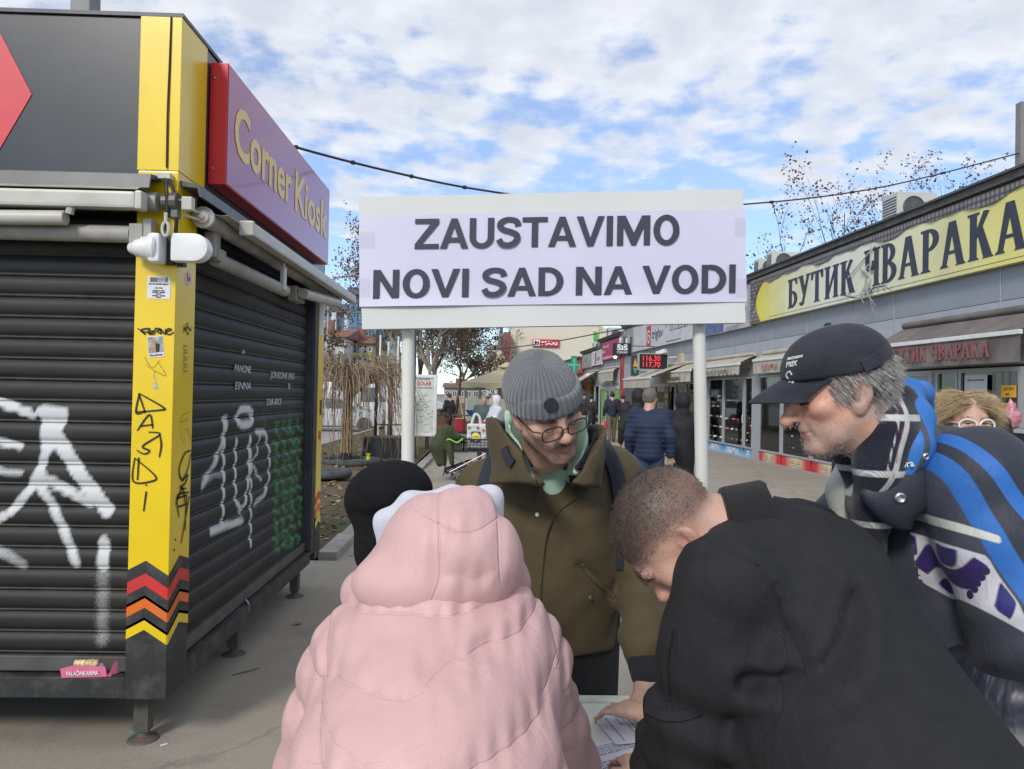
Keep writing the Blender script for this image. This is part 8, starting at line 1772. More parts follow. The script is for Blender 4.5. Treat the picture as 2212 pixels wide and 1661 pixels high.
# ================================================================== PERSON A: olive parka, grey beanie, glasses, facing the camera
def person_olive():
 root = thing('person','man in an olive parka and grey beanie looking down through glasses','person',(0.2,2.42,0.0))
 pel = at(1205,1315,2.44); chest = at(1190,1130,2.38); nb = at(1186,1005,2.30); sR = at(1322,1028,2.37); sL = at(1050,1056,2.37); eR = at(1388,1262,2.32); wR = at(1398,1478,2.07); eL = at(1010,1290,2.30); wL = at(1100,1440,2.12)
 hc = at(1180,882,2.04); HR = frame((0.36,-0.80,-0.46),(-0.20,-0.42,0.88)); hs = local(head_sdf(nose=1.0,jaw=1.06),hc,HR,1.04)
 legs =[limb((pel+V3(s*0.09,0,-0.02),0.09),(V3(pel[0]+s*.10,2.42,0.48),0.06),(V3(pel[0]+s*.11,2.45,0.07),0.042)) for s in (-1,1)]
 hR = hand_sdf(wR,(0.05,-0.75,-0.45),(0.1,0.5,1),1.0,0.35,False); hL = hand_sdf(wL,(0.5,-0.6,-0.5),(0,0.5,1),1.0,0.5)
 body = union(hs,limb((hc+HR@V3(0,-0.03,-0.06),0.058),(nb,0.064)),limb((pel,0.13),(chest,0.13),(nb,0.07)),limb((sL,0.05),(eL,0.042),(wL,0.03)),limb((sR,0.05),(eR,0.042),(wR,0.03)),*legs,hR,hL,k=0.022)
 lo,hi = hc-0.125,hc+0.125
 wsoft('body',body,(-0.35,1.8,-0.02),(0.75,2.75,1.78),0.017,SKIN,root,dense=[(lo,hi,0.0034),(wR-0.1,wR+0.1,0.006)],attrs={'Col':lambda V:face_colour((V-hc)@HR/1.04,(0.62,0.38,0.29),0.58,(0.18,0.115,0.09),0.9)})
 tr = union(*[limb((pel+V3(s*0.08,0,-0.02),0.12),(V3(pel[0]+s*.10,2.42,0.48),0.088),(V3(pel[0]+s*.11,2.45,0.09),0.075)) for s in (-1,1)],k=0.03)
 wsoft('trousers',tr,(-0.2,2.2,0.0),(0.6,2.7,1.15),0.018,mat('black_jeans',(0.012,0.012,0.014),0.85,bump=0.2,bscale=300),root)
 for s in (-1,1): wsoft('shoe',rc((pel[0]+s*.11,2.46,0.04),(pel[0]+s*.12,2.30,0.035),0.045,0.04),(-0.2,2.1,-0.02),(0.6,2.6,0.15),0.018,MATS['black_leather'],root)
 n1 = sines(71,4.5,8,(1,1,0.6)); n2 = sines(72,11,8,(1,1,0.8))
 tor = union(limb((pel+V3(0.0,0,-0.10),0.185),(lerp(pel,chest,.5),0.195),(chest,0.185),k=0.06),rc(chest+V3(-0.08,0,0.02),chest+V3(0.08,0,0.02),0.17,0.17),rc(sL,nb+V3(-0.03,0.02,-0.03),0.085,0.10),rc(sR,nb+V3(0.03,0.02,-0.03),0.085,0.10),k=0.05)
 aR = limb((sR,0.088),(lerp(sR,eR,.5),0.083),(eR,0.074),(lerp(eR,wR,.55),0.066),(wR+V3(-0.004,0.05,0.075),0.058),k=0.04); aL = limb((sL,0.088),(eL,0.074),(wL+V3(0,0.04,0.05),0.056))
 zip_ = xz([(1160,1040),(1158,1100),(1150,1250),(1146,1400)],2.2); flap = xz([(1217,1052),(1285,1000)],2.2); pk = xz([(1252,1222),(1300,1262),(1320,1300)],2.2)
 axr = normed(wR-sR); wedge = xz([(1130,960),(1255,955),(1215,1010),(1176,1048),(1155,1020)],2.15,0)
 def jk(P):
  d = smin(smin(tor(P),aR(P),0.03),aL(P),0.03); d = smax(d,-(P[:,2]-0.83),0.01); wd = np.maximum(polysd(P[:,0],P[:,2],wedge),P[:,1]-2.26); d = smax(d,-wd,0.012); near = np.abs(d)<0.05; out = d.copy()
  if near.any():
   p = P[near]; u,z = p[:,0],p[:,2]; t =(p-sR)@axr; arm = np.exp(-(aR(p)/0.03)**2)
   out[near]+=0.0035*n1(p)+0.0022*n2(p)+0.004*np.exp(-(polydist(u,z,zip_)/0.006)**2)+0.010*np.exp(-(polydist(u,z,pk)/0.010)**2)*(p[:,1]<2.3)+0.0045*arm*np.sin(t*62+2.0*n1(p*0.6))*sstep(t,0.06,0.2)
  return out
 OL = zone_mat('olive_parka_cloth',(0.082,0.063,0.033),[],rough=0.8,bump=0.3,bscale=520,sheen=0.05,var=0.08,fold=0.22,spec=0.25,crinkle=0.3)
 wsoft('parka',jk,(-0.45,1.95,0.78),(0.85,2.75,1.62),0.0085,OL,root)
 RIB = zone_mat('navy_rib_knit',(0.012,0.013,0.018),[],rough=0.9,bump=0.4,bscale=240,sheen=0.05,weave=(60,'X',0.8))
 cf = limb((wR+V3(-0.003,0.045,0.07),0.051),(wR+V3(0.0,0.012,0.025),0.044)); wsoft('knit_cuff',cf,wR-0.15,wR+0.2,0.007,RIB,root)
 wsoft('knit_hem',inter(inflate(limb((pel+V3(0,0,-0.18),0.16),(pel+V3(0,0,0.0),0.175)),0.002),plane((0,0,1),(0,0,0.85)),0.01),(-0.1,2.1,0.68),(0.5,2.75,0.9),0.011,RIB,root)
 hood_c = hc+V3(0.012,0.115,-0.085); HRr = frame((0.10,-0.86,0.10),(0.0,0.35,1.0))
 def ring(P,rx,ry,h0,h1,t,open_w,flare=0.25,gr=1.0):
  q =(P-hood_c)@HRr; r = np.sqrt((q[:,0]/rx)**2+(q[:,1]/ry)**2); zz = q[:,2]; rad =(r-1-flare*np.clip(zz,-0.1,0.12))*min(rx,ry); d = np.maximum(np.abs(rad)-t,np.abs(zz-(h0+h1)/2)-(h1-h0)/2)
  v = open_w+gr*np.clip(zz-h0,0,0.3); gap = np.minimum(v-np.abs(q[:,0]),q[:,1]); return smax(d,gap,0.012)
 nn = sines(75,8,6)
 hood = lambda P: ring(P,0.152,0.165,-0.13,0.050,0.016,0.030,1.0,0.75)+0.006*nn(P)
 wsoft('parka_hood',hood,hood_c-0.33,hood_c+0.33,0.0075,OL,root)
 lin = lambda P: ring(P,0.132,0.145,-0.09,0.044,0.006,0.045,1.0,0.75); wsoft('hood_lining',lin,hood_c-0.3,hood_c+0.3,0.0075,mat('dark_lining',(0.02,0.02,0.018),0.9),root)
 MINT = zone_mat('mint_fleece',(0.40,0.62,0.47),[],rough=0.9,bump=0.4,bscale=300,sheen=0.2,var=0.05,fold=0.15)
 mh = lambda P: ring(P,0.106,0.128,-0.10,0.070,0.010,0.052,0.55,0.45)+0.003*nn(P*1.3); wsoft('mint_hood',mh,hood_c-0.3,hood_c+0.3,0.007,MINT,root)
 wsoft('mint_hoodie',ell(nb+V3(0.008,-0.02,-0.045),(0.07,0.085,0.085)),nb-0.2,nb+0.2,0.008,MINT,root)
 MET = mat('dark_zip_metal',(0.06,0.055,0.05),0.35,metal=0.8); JF = lambda P: np.minimum(jk(P),hood(P))
 strap('zip',JF,[(1180,1050),(1205,1025),(1235,998),(1268,968)],0.010,0.004,MET,root); strap('zip',JF,[(1163,1055),(1148,1022),(1132,985),(1122,955)],0.010,0.004,MET,root); strap('zip',JF,[(1166,1075),(1170,1062),(1168,1045)],0.012,0.006,MET,root)
 strap('storm_flap',jk,[(1150,1380),(1152,1250),(1160,1150),(1185,1090),(1230,1050)],(0.05,0.085),0.006,OL,root,lift=0.001)
 disc('snap',jk,(1236,1046),0.0085,0.012,mat('antique_snap',(0.30,0.26,0.18),0.4,metal=0.7),root,hole=0.004); disc('snap',jk,(1130,1032),0.0085,0.012,MATS['antique_snap'],root,hole=0.004); disc('snap',jk,(1162,1112),0.006,0.010,PWH,root); disc('snap',jk,(1274,1290),0.006,0.008,MATS['antique_snap'],root)
 strap('cord_toggle',JF,[(1092,968),(1100,990),(1110,1002)],0.026,0.008,mat('navy_toggle',(0.02,0.021,0.03),0.6),root)
 strap('pocket_edge',jk,[(1256,1218),(1275,1245),(1300,1268),(1330,1290)],0.014,0.005,OL,root)
 bc = lambda P:((P-hc)@HR)/1.04
 top = ell((0.004,-0.018,0.046),(0.094,0.112,0.104)); cufs = ell((0,-0.014,0.036),(0.0975,0.1165,0.118)); kn = sines(81,9,6)
 def beanie(P):
  L = bc(P); ang = np.arctan2(L[:,0],L[:,1]+0.015); d = top(L)+0.0022*kn(P)+0.0012*np.cos(ang*46)
  return smax(d,-(L[:,2]-0.050-0.14*L[:,1]),0.006)*1.04
 def cuff(P):
  L = bc(P); ang = np.arctan2(L[:,0],L[:,1]+0.015); d = cufs(L)+0.0008*np.cos(ang*46); z = L[:,2]-0.14*L[:,1]
  return smax(smax(d,-(z-0.016),0.008),z-0.072-0.004*np.sin(ang*3),0.010)*1.04
 m,N,L_,P_ = node_mat('grey_rib_knit'); MATS['grey_rib_knit'] = m; P_.inputs['Roughness'].default_value = 0.95; P_.inputs['Sheen Weight'].default_value = 0.25; P_.inputs['Specular IOR Level'].default_value = 0.2
 a_ = N.new('ShaderNodeAttribute'); a_.attribute_name = 'rib'; tcn = N.new('ShaderNodeTexCoord')
 sn = N.new('ShaderNodeMath'); sn.operation = 'SINE'; ml = N.new('ShaderNodeMath'); ml.operation = 'MULTIPLY'; ml.inputs[1].default_value = 1.0; L_.new(a_.outputs['Fac'],ml.inputs[0]); L_.new(ml.outputs[0],sn.inputs[0])
 nz = N.new('ShaderNodeTexNoise'); nz.inputs['Scale'].default_value = 330; nz.inputs['Detail'].default_value = 4; L_.new(tcn.outputs['Object'],nz.inputs[0])
 cr = N.new('ShaderNodeMapRange'); cr.inputs[1].default_value = -1; cr.inputs[2].default_value = 1; cr.inputs[3].default_value = 0.80; cr.inputs[4].default_value = 1.12; L_.new(sn.outputs[0],cr.inputs[0])
 c2 = N.new('ShaderNodeMapRange'); c2.inputs[1].default_value = 0.3; c2.inputs[2].default_value = 0.7; c2.inputs[3].default_value = 0.8; c2.inputs[4].default_value = 1.2; L_.new(nz.outputs[0],c2.inputs[0]); mm = N.new('ShaderNodeMath'); mm.operation = 'MULTIPLY'; L_.new(cr.outputs[0],mm.inputs[0]); L_.new(c2.outputs[0],mm.inputs[1])
 mx = N.new('ShaderNodeMix'); mx.data_type = 'RGBA'; mx.blend_type = 'MULTIPLY'; mx.inputs[0].default_value = 1; mx.inputs[6].default_value =(0.165,0.172,0.185,1); L_.new(mm.outputs[0],mx.inputs[7]); L_.new(mx.outputs[2],P_.inputs['Base Color'])
 b1 = N.new('ShaderNodeBump'); b1.inputs['Strength'].default_value = 0.7; b1.inputs['Distance'].default_value = 0.003; L_.new(sn.outputs[0],b1.inputs['Height']); b2 = N.new('ShaderNodeBump'); b2.inputs['Strength'].default_value = 0.5; b2.inputs['Distance'].default_value = 0.002; L_.new(nz.outputs[0],b2.inputs['Height']); L_.new(b1.outputs[0],b2.inputs['Normal']); L_.new(b2.outputs[0],P_.inputs['Normal'])
 ribf = lambda V:(np.arctan2(bc(V)[:,0]*1.0,bc(V)[:,1]+0.015))*46.0
 wsoft('beanie',beanie,hc-0.2,hc+0.24,0.0045,m,root,attrs={'rib':ribf}); wsoft('beanie_cuff',cuff,hc-0.2,hc+0.24,0.0042,m,root,attrs={'rib':ribf})
 disc('badge',cuff,(1190,874),0.0185,0.004,mat('badge_navy',(0.018,0.025,0.035),0.5,var=0.5,scale=90),root,24)
 FRM = mat('tortoise_frame',(0.035,0.018,0.018),0.25,var=0.4,scale=60); W2 = lambda p: hc+HR@(np.array(p)*1.04)
 for s in (-1,1):
  cx,cz,rx,rz = s*0.0335,0.001,0.0265,0.0185; pts =[]
  for a in np.linspace(0,6.283,25)[:-1]:
   u = np.sign(math.cos(a))*abs(math.cos(a))**0.55; v = np.sign(math.sin(a))*abs(math.sin(a))**0.6; pts.append(W2((cx+rx*u,0.114-0.10*abs(cx+rx*u)**1.2*1.2,cz+rz*v)))
  b = MB(); b.tube(pts,0.0019,6,closed=True); attach(b.build('rim',FRM,None,smooth=True),root)
  b = MB(); b.add([p for p in pts],[tuple(range(24))]); attach(b.build('lens',glass_mat('lens_glass',(0.93,0.95,0.95),0.04),None),root)
  b = MB(); b.tube([W2((s*0.060,0.106,0.012)),W2((s*0.076,0.09,0.012)),W2((s*0.083,0.0,0.008)),W2((s*0.083,-0.02,0.0))],0.0022,6); attach(b.build('temple',FRM,None,smooth=True),root)
 b = MB(); b.tube([W2((-0.009,0.113,0.004)),W2((0,0.117,0.009)),W2((0.009,0.113,0.004))],0.002,6); attach(b.build('bridge',FRM,None,smooth=True),root)
 DH = mat('dark_brown_hair',(0.06,0.042,0.032),0.6,var=0.3,scale=200)
 for s in (-1,1):
  P1,G1 = scatter(hs,hc-0.13,hc+0.13,330,11+s,0.004,lambda P:(lambda L:(s*L[:,0]>0.012)&(s*L[:,0]<0.054)&(np.abs(L[:,2]-0.0255-0.10*(s*L[:,0]-0.012))<0.0052)&(L[:,1]>0.05))(((P-hc)@HR)/1.04)); strands('eyebrow',P1,G1*0.5+HR[:,0]*s,0.009,DH,root,seg=2,width=0.0012,grav=0.0,jit=0.3)
  b = MB(); b.tube([W2((s*0.019,0.0885,-0.0005)),W2((s*0.026,0.0925,-0.0045)),W2((s*0.034,0.0925,-0.0058)),W2((s*0.044,0.086,-0.002))],[0.0006,0.0012,0.0012,0.0007],5); attach(b.build('eyelash',DH,None),root)
 P1,G1 = scatter(hs,hc-0.13,hc+0.13,450,17,0.004,lambda P:(lambda L:(np.abs(L[:,0])<0.026)&(L[:,2]<-0.040+0.25*np.abs(L[:,0])*0)&(L[:,2]>-0.0535)&(L[:,1]>0.075))(((P-hc)@HR)/1.04)); strands('moustache',P1,G1*0.5-HR[:,2],0.006,DH,root,seg=2,width=0.0008,grav=0.0,jit=0.4)
 P1,G1 = scatter(hs,hc-0.14,hc+0.14,3000,19,0.004,lambda P:(lambda L:(L[:,2]<-0.045-0.2*np.clip(0.05-np.abs(L[:,0]),0,1)*0)&(L[:,1]>0.0)&(L[:,2]>-0.125)&((np.abs(L[:,0])>0.026)|(L[:,2]<-0.075)))(((P-hc)@HR)/1.04)); strands('beard_stubble',P1,G1*0.7-HR[:,2],0.0035,DH,root,seg=1,width=0.0006,grav=0.0,jit=0.4)
 bp = thing('backpack','dark navy backpack worn by the man in the olive parka','backpack',(chest[0],2.6,chest[2]-0.2)); NV = mat('navy_webbing',(0.018,0.020,0.030),0.8,var=0.1,bump=0.3,bscale=300)
 attach(soft('pack',rbox(chest+V3(0.0,0.28,-0.02),(0.15,0.09,0.23),0.06),chest+V3(-0.3,0.1,-0.35),chest+V3(0.3,0.5,0.35),0.02,NV),bp)
 strap('shoulder_strap',jk,[(1292,952),(1314,985),(1332,1040),(1338,1110)],(0.050,0.048),0.012,NV,bp,lift=0.002); strap('shoulder_strap',jk,[(1338,1112),(1339,1160),(1338,1230)],0.024,0.004,NV,bp,lift=0.002)
 strap('shoulder_strap',jk,[(1088,962),(1070,990),(1052,1040),(1040,1100)],(0.050,0.048),0.012,NV,bp,lift=0.002)
 strap('strap_buckle',jk,[(1336,1092),(1338,1104)],0.052,0.018,MET,bp); strap('strap_buckle',jk,[(1338,1118),(1339,1126)],0.044,0.016,MATS['steel'],bp)
 return jk
person_olive()
# ================================================================== PERSON D: elderly man, cap, plaid scarf, blue-striped jacket
def person_cap():
 root = thing('person','elderly man in a dark cap and blue striped jacket leaning forward in profile','person',(1.13,1.62,0.0))
 hc = at(1818,848,1.475); HR = frame((-0.945,0.16,-0.27),(-0.27,0.0,0.96)); sc = 0.93; hs = local(head_sdf(nose=1.42,jaw=1.02,brow=1.15,old=1.0,ear=1.22),hc,HR,sc); Lc = lambda P:((P-hc)@HR)/sc; W2 = lambda p: hc+HR@(np.array(p)*sc)
 nb = at(1965,985,1.56); chest = at(2010,1150,1.60); pel = V3(1.13,1.62,0.97); sl = at(2105,1040,1.42); sr_ = at(1930,1040,1.78); el = at(2215,1330,1.36); wl = at(2130,1560,1.52); er = V3(0.72,1.95,1.12); wr_ = V3(0.62,1.80,0.9)
 legs =[limb((pel+V3(0,s*0.09,-0.02),0.09),(V3(1.12,1.62+s*.10,0.48),0.06),(V3(1.17,1.62+s*.11,0.07),0.042)) for s in (-1,1)]
 body = union(hs,limb((W2((0,-0.03,-0.06)),0.058),(nb,0.05)),limb((pel,0.13),(chest,0.12),(nb,0.05)),limb((sl,0.05),(el,0.042),(wl,0.03)),limb((sr_,0.05),(er,0.042),(wr_,0.03)),*legs,hand_sdf(wl,(-0.7,0.3,-0.5),(0,0,1),1.0,0.6),hand_sdf(wr_,(-0.7,-0.3,-0.3),(0,0,1),1.0,0.5,False),k=0.022)
 def col(V):
  L = Lc(V); c = face_colour(L,(0.60,0.345,0.25),0.40,(0.34,0.29,0.26),0.9,(0.36,0.13,0.11)); x,y,z = L.T
  mot = 0.5+0.5*np.sin(V[:,0]*210+np.sin(V[:,2]*190))*np.sin(V[:,2]*230+np.sin(V[:,1]*180)); c = c*(1-0.10*mot[:,None]*np.array([0.3,1.0,1.0]))
  hair = sstep(-y,-0.022,0.0)*sstep(z,-0.075,-0.045); c = c*(1-0.5*hair[:,None])+0.5*hair[:,None]*np.array((0.26,0.24,0.22)); return c
 wsoft('body',body,(0.35,1.15,-0.02),(1.5,2.2,1.80),0.017,SKIN,root,dense=[(hc-0.135,hc+0.135,0.0029)],attrs={'Col':col})
 tr = union(*[limb((pel+V3(0,s*0.08,-0.02),0.12),(V3(1.12,1.62+s*.10,0.48),0.088),(V3(1.17,1.62+s*.11,0.09),0.075)) for s in (-1,1)],k=0.03)
 wsoft('trousers',tr,(0.9,1.2,0.0),(1.6,2.0,1.15),0.02,MATS['charcoal_trousers'],root)
 for s in (-1,1): wsoft('shoe',rc((1.18,1.62+s*.11,0.04),(1.02,1.62+s*.11,0.035),0.045,0.04),(0.9,1.3,-0.02),(1.5,1.9,0.15),0.018,MATS['black_leather'],root)
 GH = mat('grey_hair',(0.40,0.385,0.365),0.5,var=0.45,scale=120); DG = mat('dark_grey_hair',(0.17,0.155,0.14),0.5,var=0.4,scale=120)
 for s in (-1,1):
  b = MB(); b.tube([W2((s*0.018,0.0885,0.002)),W2((s*0.026,0.0910,0.000)),W2((s*0.035,0.0900,-0.001)),W2((s*0.045,0.083,0.001)),W2((s*0.051,0.077,0.000))],[0.0009,0.0022,0.0026,0.0020,0.0010],6); attach(b.build('eyelash',mat('eye_slit',(0.035,0.02,0.017),0.4),None),root)
  P1,G1 = scatter(hs,hc-0.14,hc+0.14,420,21+s,0.004,lambda P:(lambda L:(s*L[:,0]>0.012)&(s*L[:,0]<0.052)&(np.abs(L[:,2]-0.0275)<0.006)&(L[:,1]>0.05))(Lc(P))); strands('eyebrow',P1,G1*0.6+HR[:,0]*s*0.8-HR[:,2]*0.3,0.011,DG,root,seg=2,width=0.0011,grav=0.0,jit=0.5)
 P1,G1 = scatter(hs,hc-0.14,hc+0.14,3600,25,0.004,lambda P:(lambda L:(L[:,2]<-0.036)&(L[:,1]>0.012)&(L[:,2]>-0.13)&~((np.abs(L[:,0])<0.024)&(np.abs(L[:,2]+0.0625)<0.009)))(Lc(P))); strands('beard_stubble',P1,G1-HR[:,2]*0.8,0.003,mat('white_stubble',(0.42,0.40,0.38),0.5,var=0.3,scale=100),root,seg=1,width=0.0005,grav=0.0,jit=0.5)
 def kp(P):
  L = Lc(P); x,y,z = L.T; ear =((np.abs(x)-0.083)**2+(y+0.012)**2+(z+0.006)**2)>0.030**2
  return ((y<0.018)&(z>-0.072-0.0*y)&(z<0.060)&ear&(np.abs(x)>0.0)&~((y>-0.03)&(z<-0.02)))|((np.abs(x)>0.05)&(y>0.0)&(y<0.042)&(z>-0.004)&(z<0.05))
 P1,G1 = scatter(hs,hc-0.14,hc+0.14,7500,27,0.005,kp); strands('hair',P1+G1*0.001,G1*0.14-HR[:,1]*0.6-HR[:,2]*0.85,0.022,GH,root,seg=4,width=0.0010,grav=0.15,jit=0.30,seed=4)
 P2,G2 = P1[::3],G1[::3]; strands('hair',P2+G2*0.001,G2*0.18-HR[:,1]*0.5-HR[:,2]*0.9,0.022,DG,root,seg=4,width=0.0010,grav=0.15,jit=0.35,seed=5)
 cl = lambda P: Lc(P); kn = sines(91,8,6); crown = union(ell((0,-0.010,0.052),(0.0865,0.107,0.090)),ell((0,0.03,0.060),(0.080,0.075,0.068)),k=0.03)
 hatz = lambda L: L[:,2]-(0.040+0.10*L[:,1]-0.35*np.clip(-L[:,1]-0.05,0,0.1)*0)
 def cap(P):
  L = cl(P); d = crown(L)+0.0018*kn(P); ang = np.arctan2(L[:,0],L[:,1]+0.01); d = d+0.0016*np.exp(-(np.sin(ang*3)/0.035)**2)*sstep(L[:,2],0.05,0.09)
  return smax(d,-(hatz(L)),0.004)*sc
 cmat = zone_mat('washed_navy_cotton',(0.030,0.032,0.043),[],rough=0.9,bump=0.5,bscale=500,sheen=0.08,var=0.22,spec=0.2,weave=(160,'DIAGONAL',0.25))
 wsoft('cap_crown',cap,hc-0.18,hc+0.20,0.0042,cmat,root)
 def peak(u,v,lift=0.0):
  x =(u-0.5)*2; ax_ = 0.080*x*(1-0.10*v); yb = 0.088-0.055*x*x; y_ = yb+v*0.100*(1-0.40*x*x); z_ = 0.060-0.022*x*x-0.016*v-0.016*v*v; return W2((ax_,y_,z_+lift))
 b = solidify_sheet(18,10,lambda u,v:peak(u,v,0.0),0.004); attach(b.build('cap_peak',cmat,None,smooth=True),root)
 b = MB(); b.lathe([(0.007,0),(0.0065,0.004),(0.0,0.006)],12,W2((0,-0.008,0.1425)),HR); attach(b.build('cap_button',cmat,None,smooth=True),root)
 CRW = local(crown,hc,HR,sc)
 for px_ in ((1770,750),(1840,740)): disc('eyelet',CRW,px_,0.004,0.0015,mat('eyelet_thread',(0.03,0.032,0.045),0.8),root,12,hole=0.002)
 strap('cap_back_strap',CRW,[(1862,792),(1882,782),(1900,772)],0.024,0.004,cmat,root)
 EMB = mat('white_embroidery',(0.62,0.62,0.62),0.8,var=0.1,bump=0.5,bscale=300)
 def cap_text(t,xd,yd,w,size):
  h = hit(CRW,xd,yd); nr = grad(CRW,h); x = normed(np.cross(HR[:,2],nr)); u = np.cross(nr,x); o = letters('embroidery',t,h+nr*0.002,x,u,size,EMB,None,fit=w,shear=0.2,bold=0.01); attach(o,root)
 cap_text('AUSTRALIAN',1718,776,0.036,0.008); cap_text('PRIX',1712,792,0.028,0.015)
 for i in range(6): disc('embroidery_dot',CRW,(1700+6*(i%3)-(i//3)*3,826+5*(i//3)),0.0026,0.0015,EMB,root,8)
 strap('embroidery_swirl',CRW,[(1704,818),(1700,810),(1707,802),(1712,810)],0.003,0.0015,EMB,root,n=3)
 SC_ = zone_mat('plaid_scarf',(0.013,0.014,0.026),[('w1',(0.50,0.50,0.49)),('w2',(0.50,0.50,0.49)),('r1',(0.30,0.03,0.05))],rough=0.95,bump=0.5,bscale=350,sheen=0.15,var=0.3,weave=(120,'DIAGONAL',0.5))
 scf = union(chain([at(1930,872,1.50),at(1912,930,1.46),at(1895,1005,1.45),at(1885,1110,1.50),at(1880,1200,1.54)],[0.044,0.054,0.044,0.034,0.026],0.03),ell(at(1925,930,1.53),(0.075,0.08,0.06)),ell(at(1870,985,1.54),(0.06,0.06,0.03)),chain([at(1870,960,1.60),at(1850,1010,1.55),at(1860,1090,1.54),at(1885,1160,1.55)],[0.03,0.024,0.022,0.02],0.03),k=0.02); sn = sines(95,9,6)
 ws_ = xz([(1945,845),(1932,900),(1918,960),(1905,1010),(1880,1080)],1.45); ws2 = xz([(1918,850),(1908,920),(1888,1010)],1.45)
 def w1(V): d1 = polysigned(V[:,0],V[:,2],[ws_]); return np.abs(d1)-0.0055
 def w2(V): z = V[:,2]; return np.minimum(np.abs(((z-1.52)%0.105)-0.05)-0.006,np.abs(polysigned(V[:,0],V[:,2],[ws2]))-0.002)
 wsoft('scarf',lambda P:scf(P)+0.004*sn(P),(0.55,1.25,1.15),(1.05,1.85,1.75),0.006,SC_,root,attrs={'w1':w1,'w2':w2,'r1':lambda V:np.abs(polysigned(V[:,0],V[:,2],[xz([(1925,850),(1912,960),(1890,1080)],1.45)]))-0.0012})
 wsoft('sweater',union(ell(at(1865,1060,1.60),(0.06,0.07,0.10)),limb((nb,0.08),(chest+V3(-0.02,0.06,0),0.10)),k=0.03),(0.5,1.35,1.0),(1.1,1.95,1.6),0.012,mat('grey_sweater',(0.07,0.07,0.075),0.9),root)
 n1 = sines(97,4.0,8,(1,1,0.7)); n2 = sines(98,11,8)
 tor = union(limb((pel+V3(0,0,-0.02),0.20),(lerp(pel,chest,.5)+V3(0.03,0,0.02),0.20),(chest+V3(0.04,0,0),0.175),k=0.06),rc(sl+V3(0.02,0.03,-0.02),nb+V3(0.09,0.0,-0.045),0.095,0.105),rc(sr_,nb+V3(0.06,0.03,-0.05),0.085,0.10),rc(sl,pel+V3(0.06,0,0.28),0.09,0.15),k=0.05)
 la = limb((sl+V3(0.01,0,0),0.098),(lerp(sl,el,.5),0.094),(el,0.086),(wl,0.06),k=0.05); ra = limb((sr_,0.085),(er,0.075),(wr_,0.055))
 opening = union(ell(at(1862,1090,1.52),(0.075,0.16,0.17)),rc(at(1900,990,1.5),at(1880,1180,1.45),0.06,0.05),k=0.03)
 axl = normed(el-sl)
 def jk(P):
  d = smin(smin(tor(P),la(P),0.03),ra(P),0.03); d = smax(d,-opening(P),0.015); near = np.abs(d)<0.05; out = d.copy()
  if near.any():
   p = P[near]; t =(p-sl)@axl; arm = np.exp(-(la(p)/0.03)**2); out[near]+=0.004*n1(p)+0.0025*n2(p)+0.004*arm*np.sin(t*55+2*n1(p*0.6))*sstep(t,0.12,0.25)
  return out
 S1 = xz([(1992,940),(2040,968),(2085,1020),(2120,1100),(2150,1185),(2190,1265),(2240,1380)],1.32); S2 = xz([(2000,880),(2060,905),(2120,965),(2170,1040),(2230,1150)],1.32)
 def band(c,w0,w1,sh=0.0): return lambda V: np.abs(polysigned(V[:,0],V[:,2],[c])+sh)-np.interp(V[:,2],[1.1,1.6],[w1,w0])
 white = xz([(2055,1127),(2100,1138),(2150,1155),(2152,1172),(2100,1158),(2054,1148)],1.32,0); pr = xz([(2058,1182),(2130,1200),(2170,1290),(2195,1360),(2120,1315),(2080,1275)],1.32,0); p1 = xz([(2078,1200),(2095,1196),(2100,1240),(2085,1262)],1.32,0); p2 = xz([(2112,1205),(2136,1225),(2120,1290),(2095,1270)],1.32,0); p3 = xz([(2150,1250),(2168,1290),(2160,1330),(2138,1310)],1.32,0)
 sdp = lambda poly:(lambda V:np.where(V[:,1]<1.5,polysd(V[:,0],V[:,2],poly),1.0))
 JM = zone_mat('striped_jacket_nylon',(0.026,0.030,0.045),[('grey',(0.055,0.058,0.080)),('b1',(0.024,0.13,0.42)),('b2',(0.024,0.13,0.42)),('wh',(0.58,0.57,0.50)),('pr',(0.58,0.57,0.60)),('p1',(0.035,0.025,0.12)),('p2',(0.04,0.02,0.12)),('p3',(0.03,0.03,0.15))],rough=0.6,bump=0.2,bscale=300,sheen=0.05,var=0.10,fold=0.22,spec=0.35,crinkle=0.35)
 gz = xz([(1992,940),(2040,968),(2085,1020),(2120,1100),(2150,1185),(2190,1265),(2260,1420)],1.32)
 wsoft('jacket',jk,(0.45,1.15,0.72),(1.70,2.15,1.72),0.0085,JM,root,attrs={'grey':lambda V:-polysigned(V[:,0],V[:,2],[gz]),'b1':band(S1,0.014,0.020),'b2':band(S2,0.012,0.017),'wh':sdp(white),'pr':sdp(pr),'p1':sdp(p1),'p2':sdp(p2),'p3':sdp(p3)})
 colr = union(chain([at(1962,850,1.52),at(1975,905,1.47),at(1972,965,1.44),at(1950,1015,1.43)],[0.020,0.030,0.032,0.022],0.03),chain([at(1965,848,1.52),at(1990,850,1.60),at(1992,880,1.68)],[0.020,0.022,0.022],0.03),chain([at(1990,905,1.56),at(1995,935,1.52)],[0.022,0.024],0.03),k=0.03); cn = sines(99,10,6)
 ce = xz([(1968,845),(1988,900),(1990,960),(1975,1020)],1.42)
 wsoft('jacket_collar',lambda P:colr(P)+0.003*cn(P),(0.70,1.3,1.35),(1.10,1.85,1.72),0.006,zone_mat('blue_collar_nylon',(0.028,0.15,0.45),[('ed',(0.060,0.065,0.09))],rough=0.6,bump=0.2,bscale=300,var=0.1,fold=0.25,crinkle=0.5),root,attrs={'ed':lambda V:np.abs(polysigned(V[:,0],V[:,2],[ce]))-0.006})
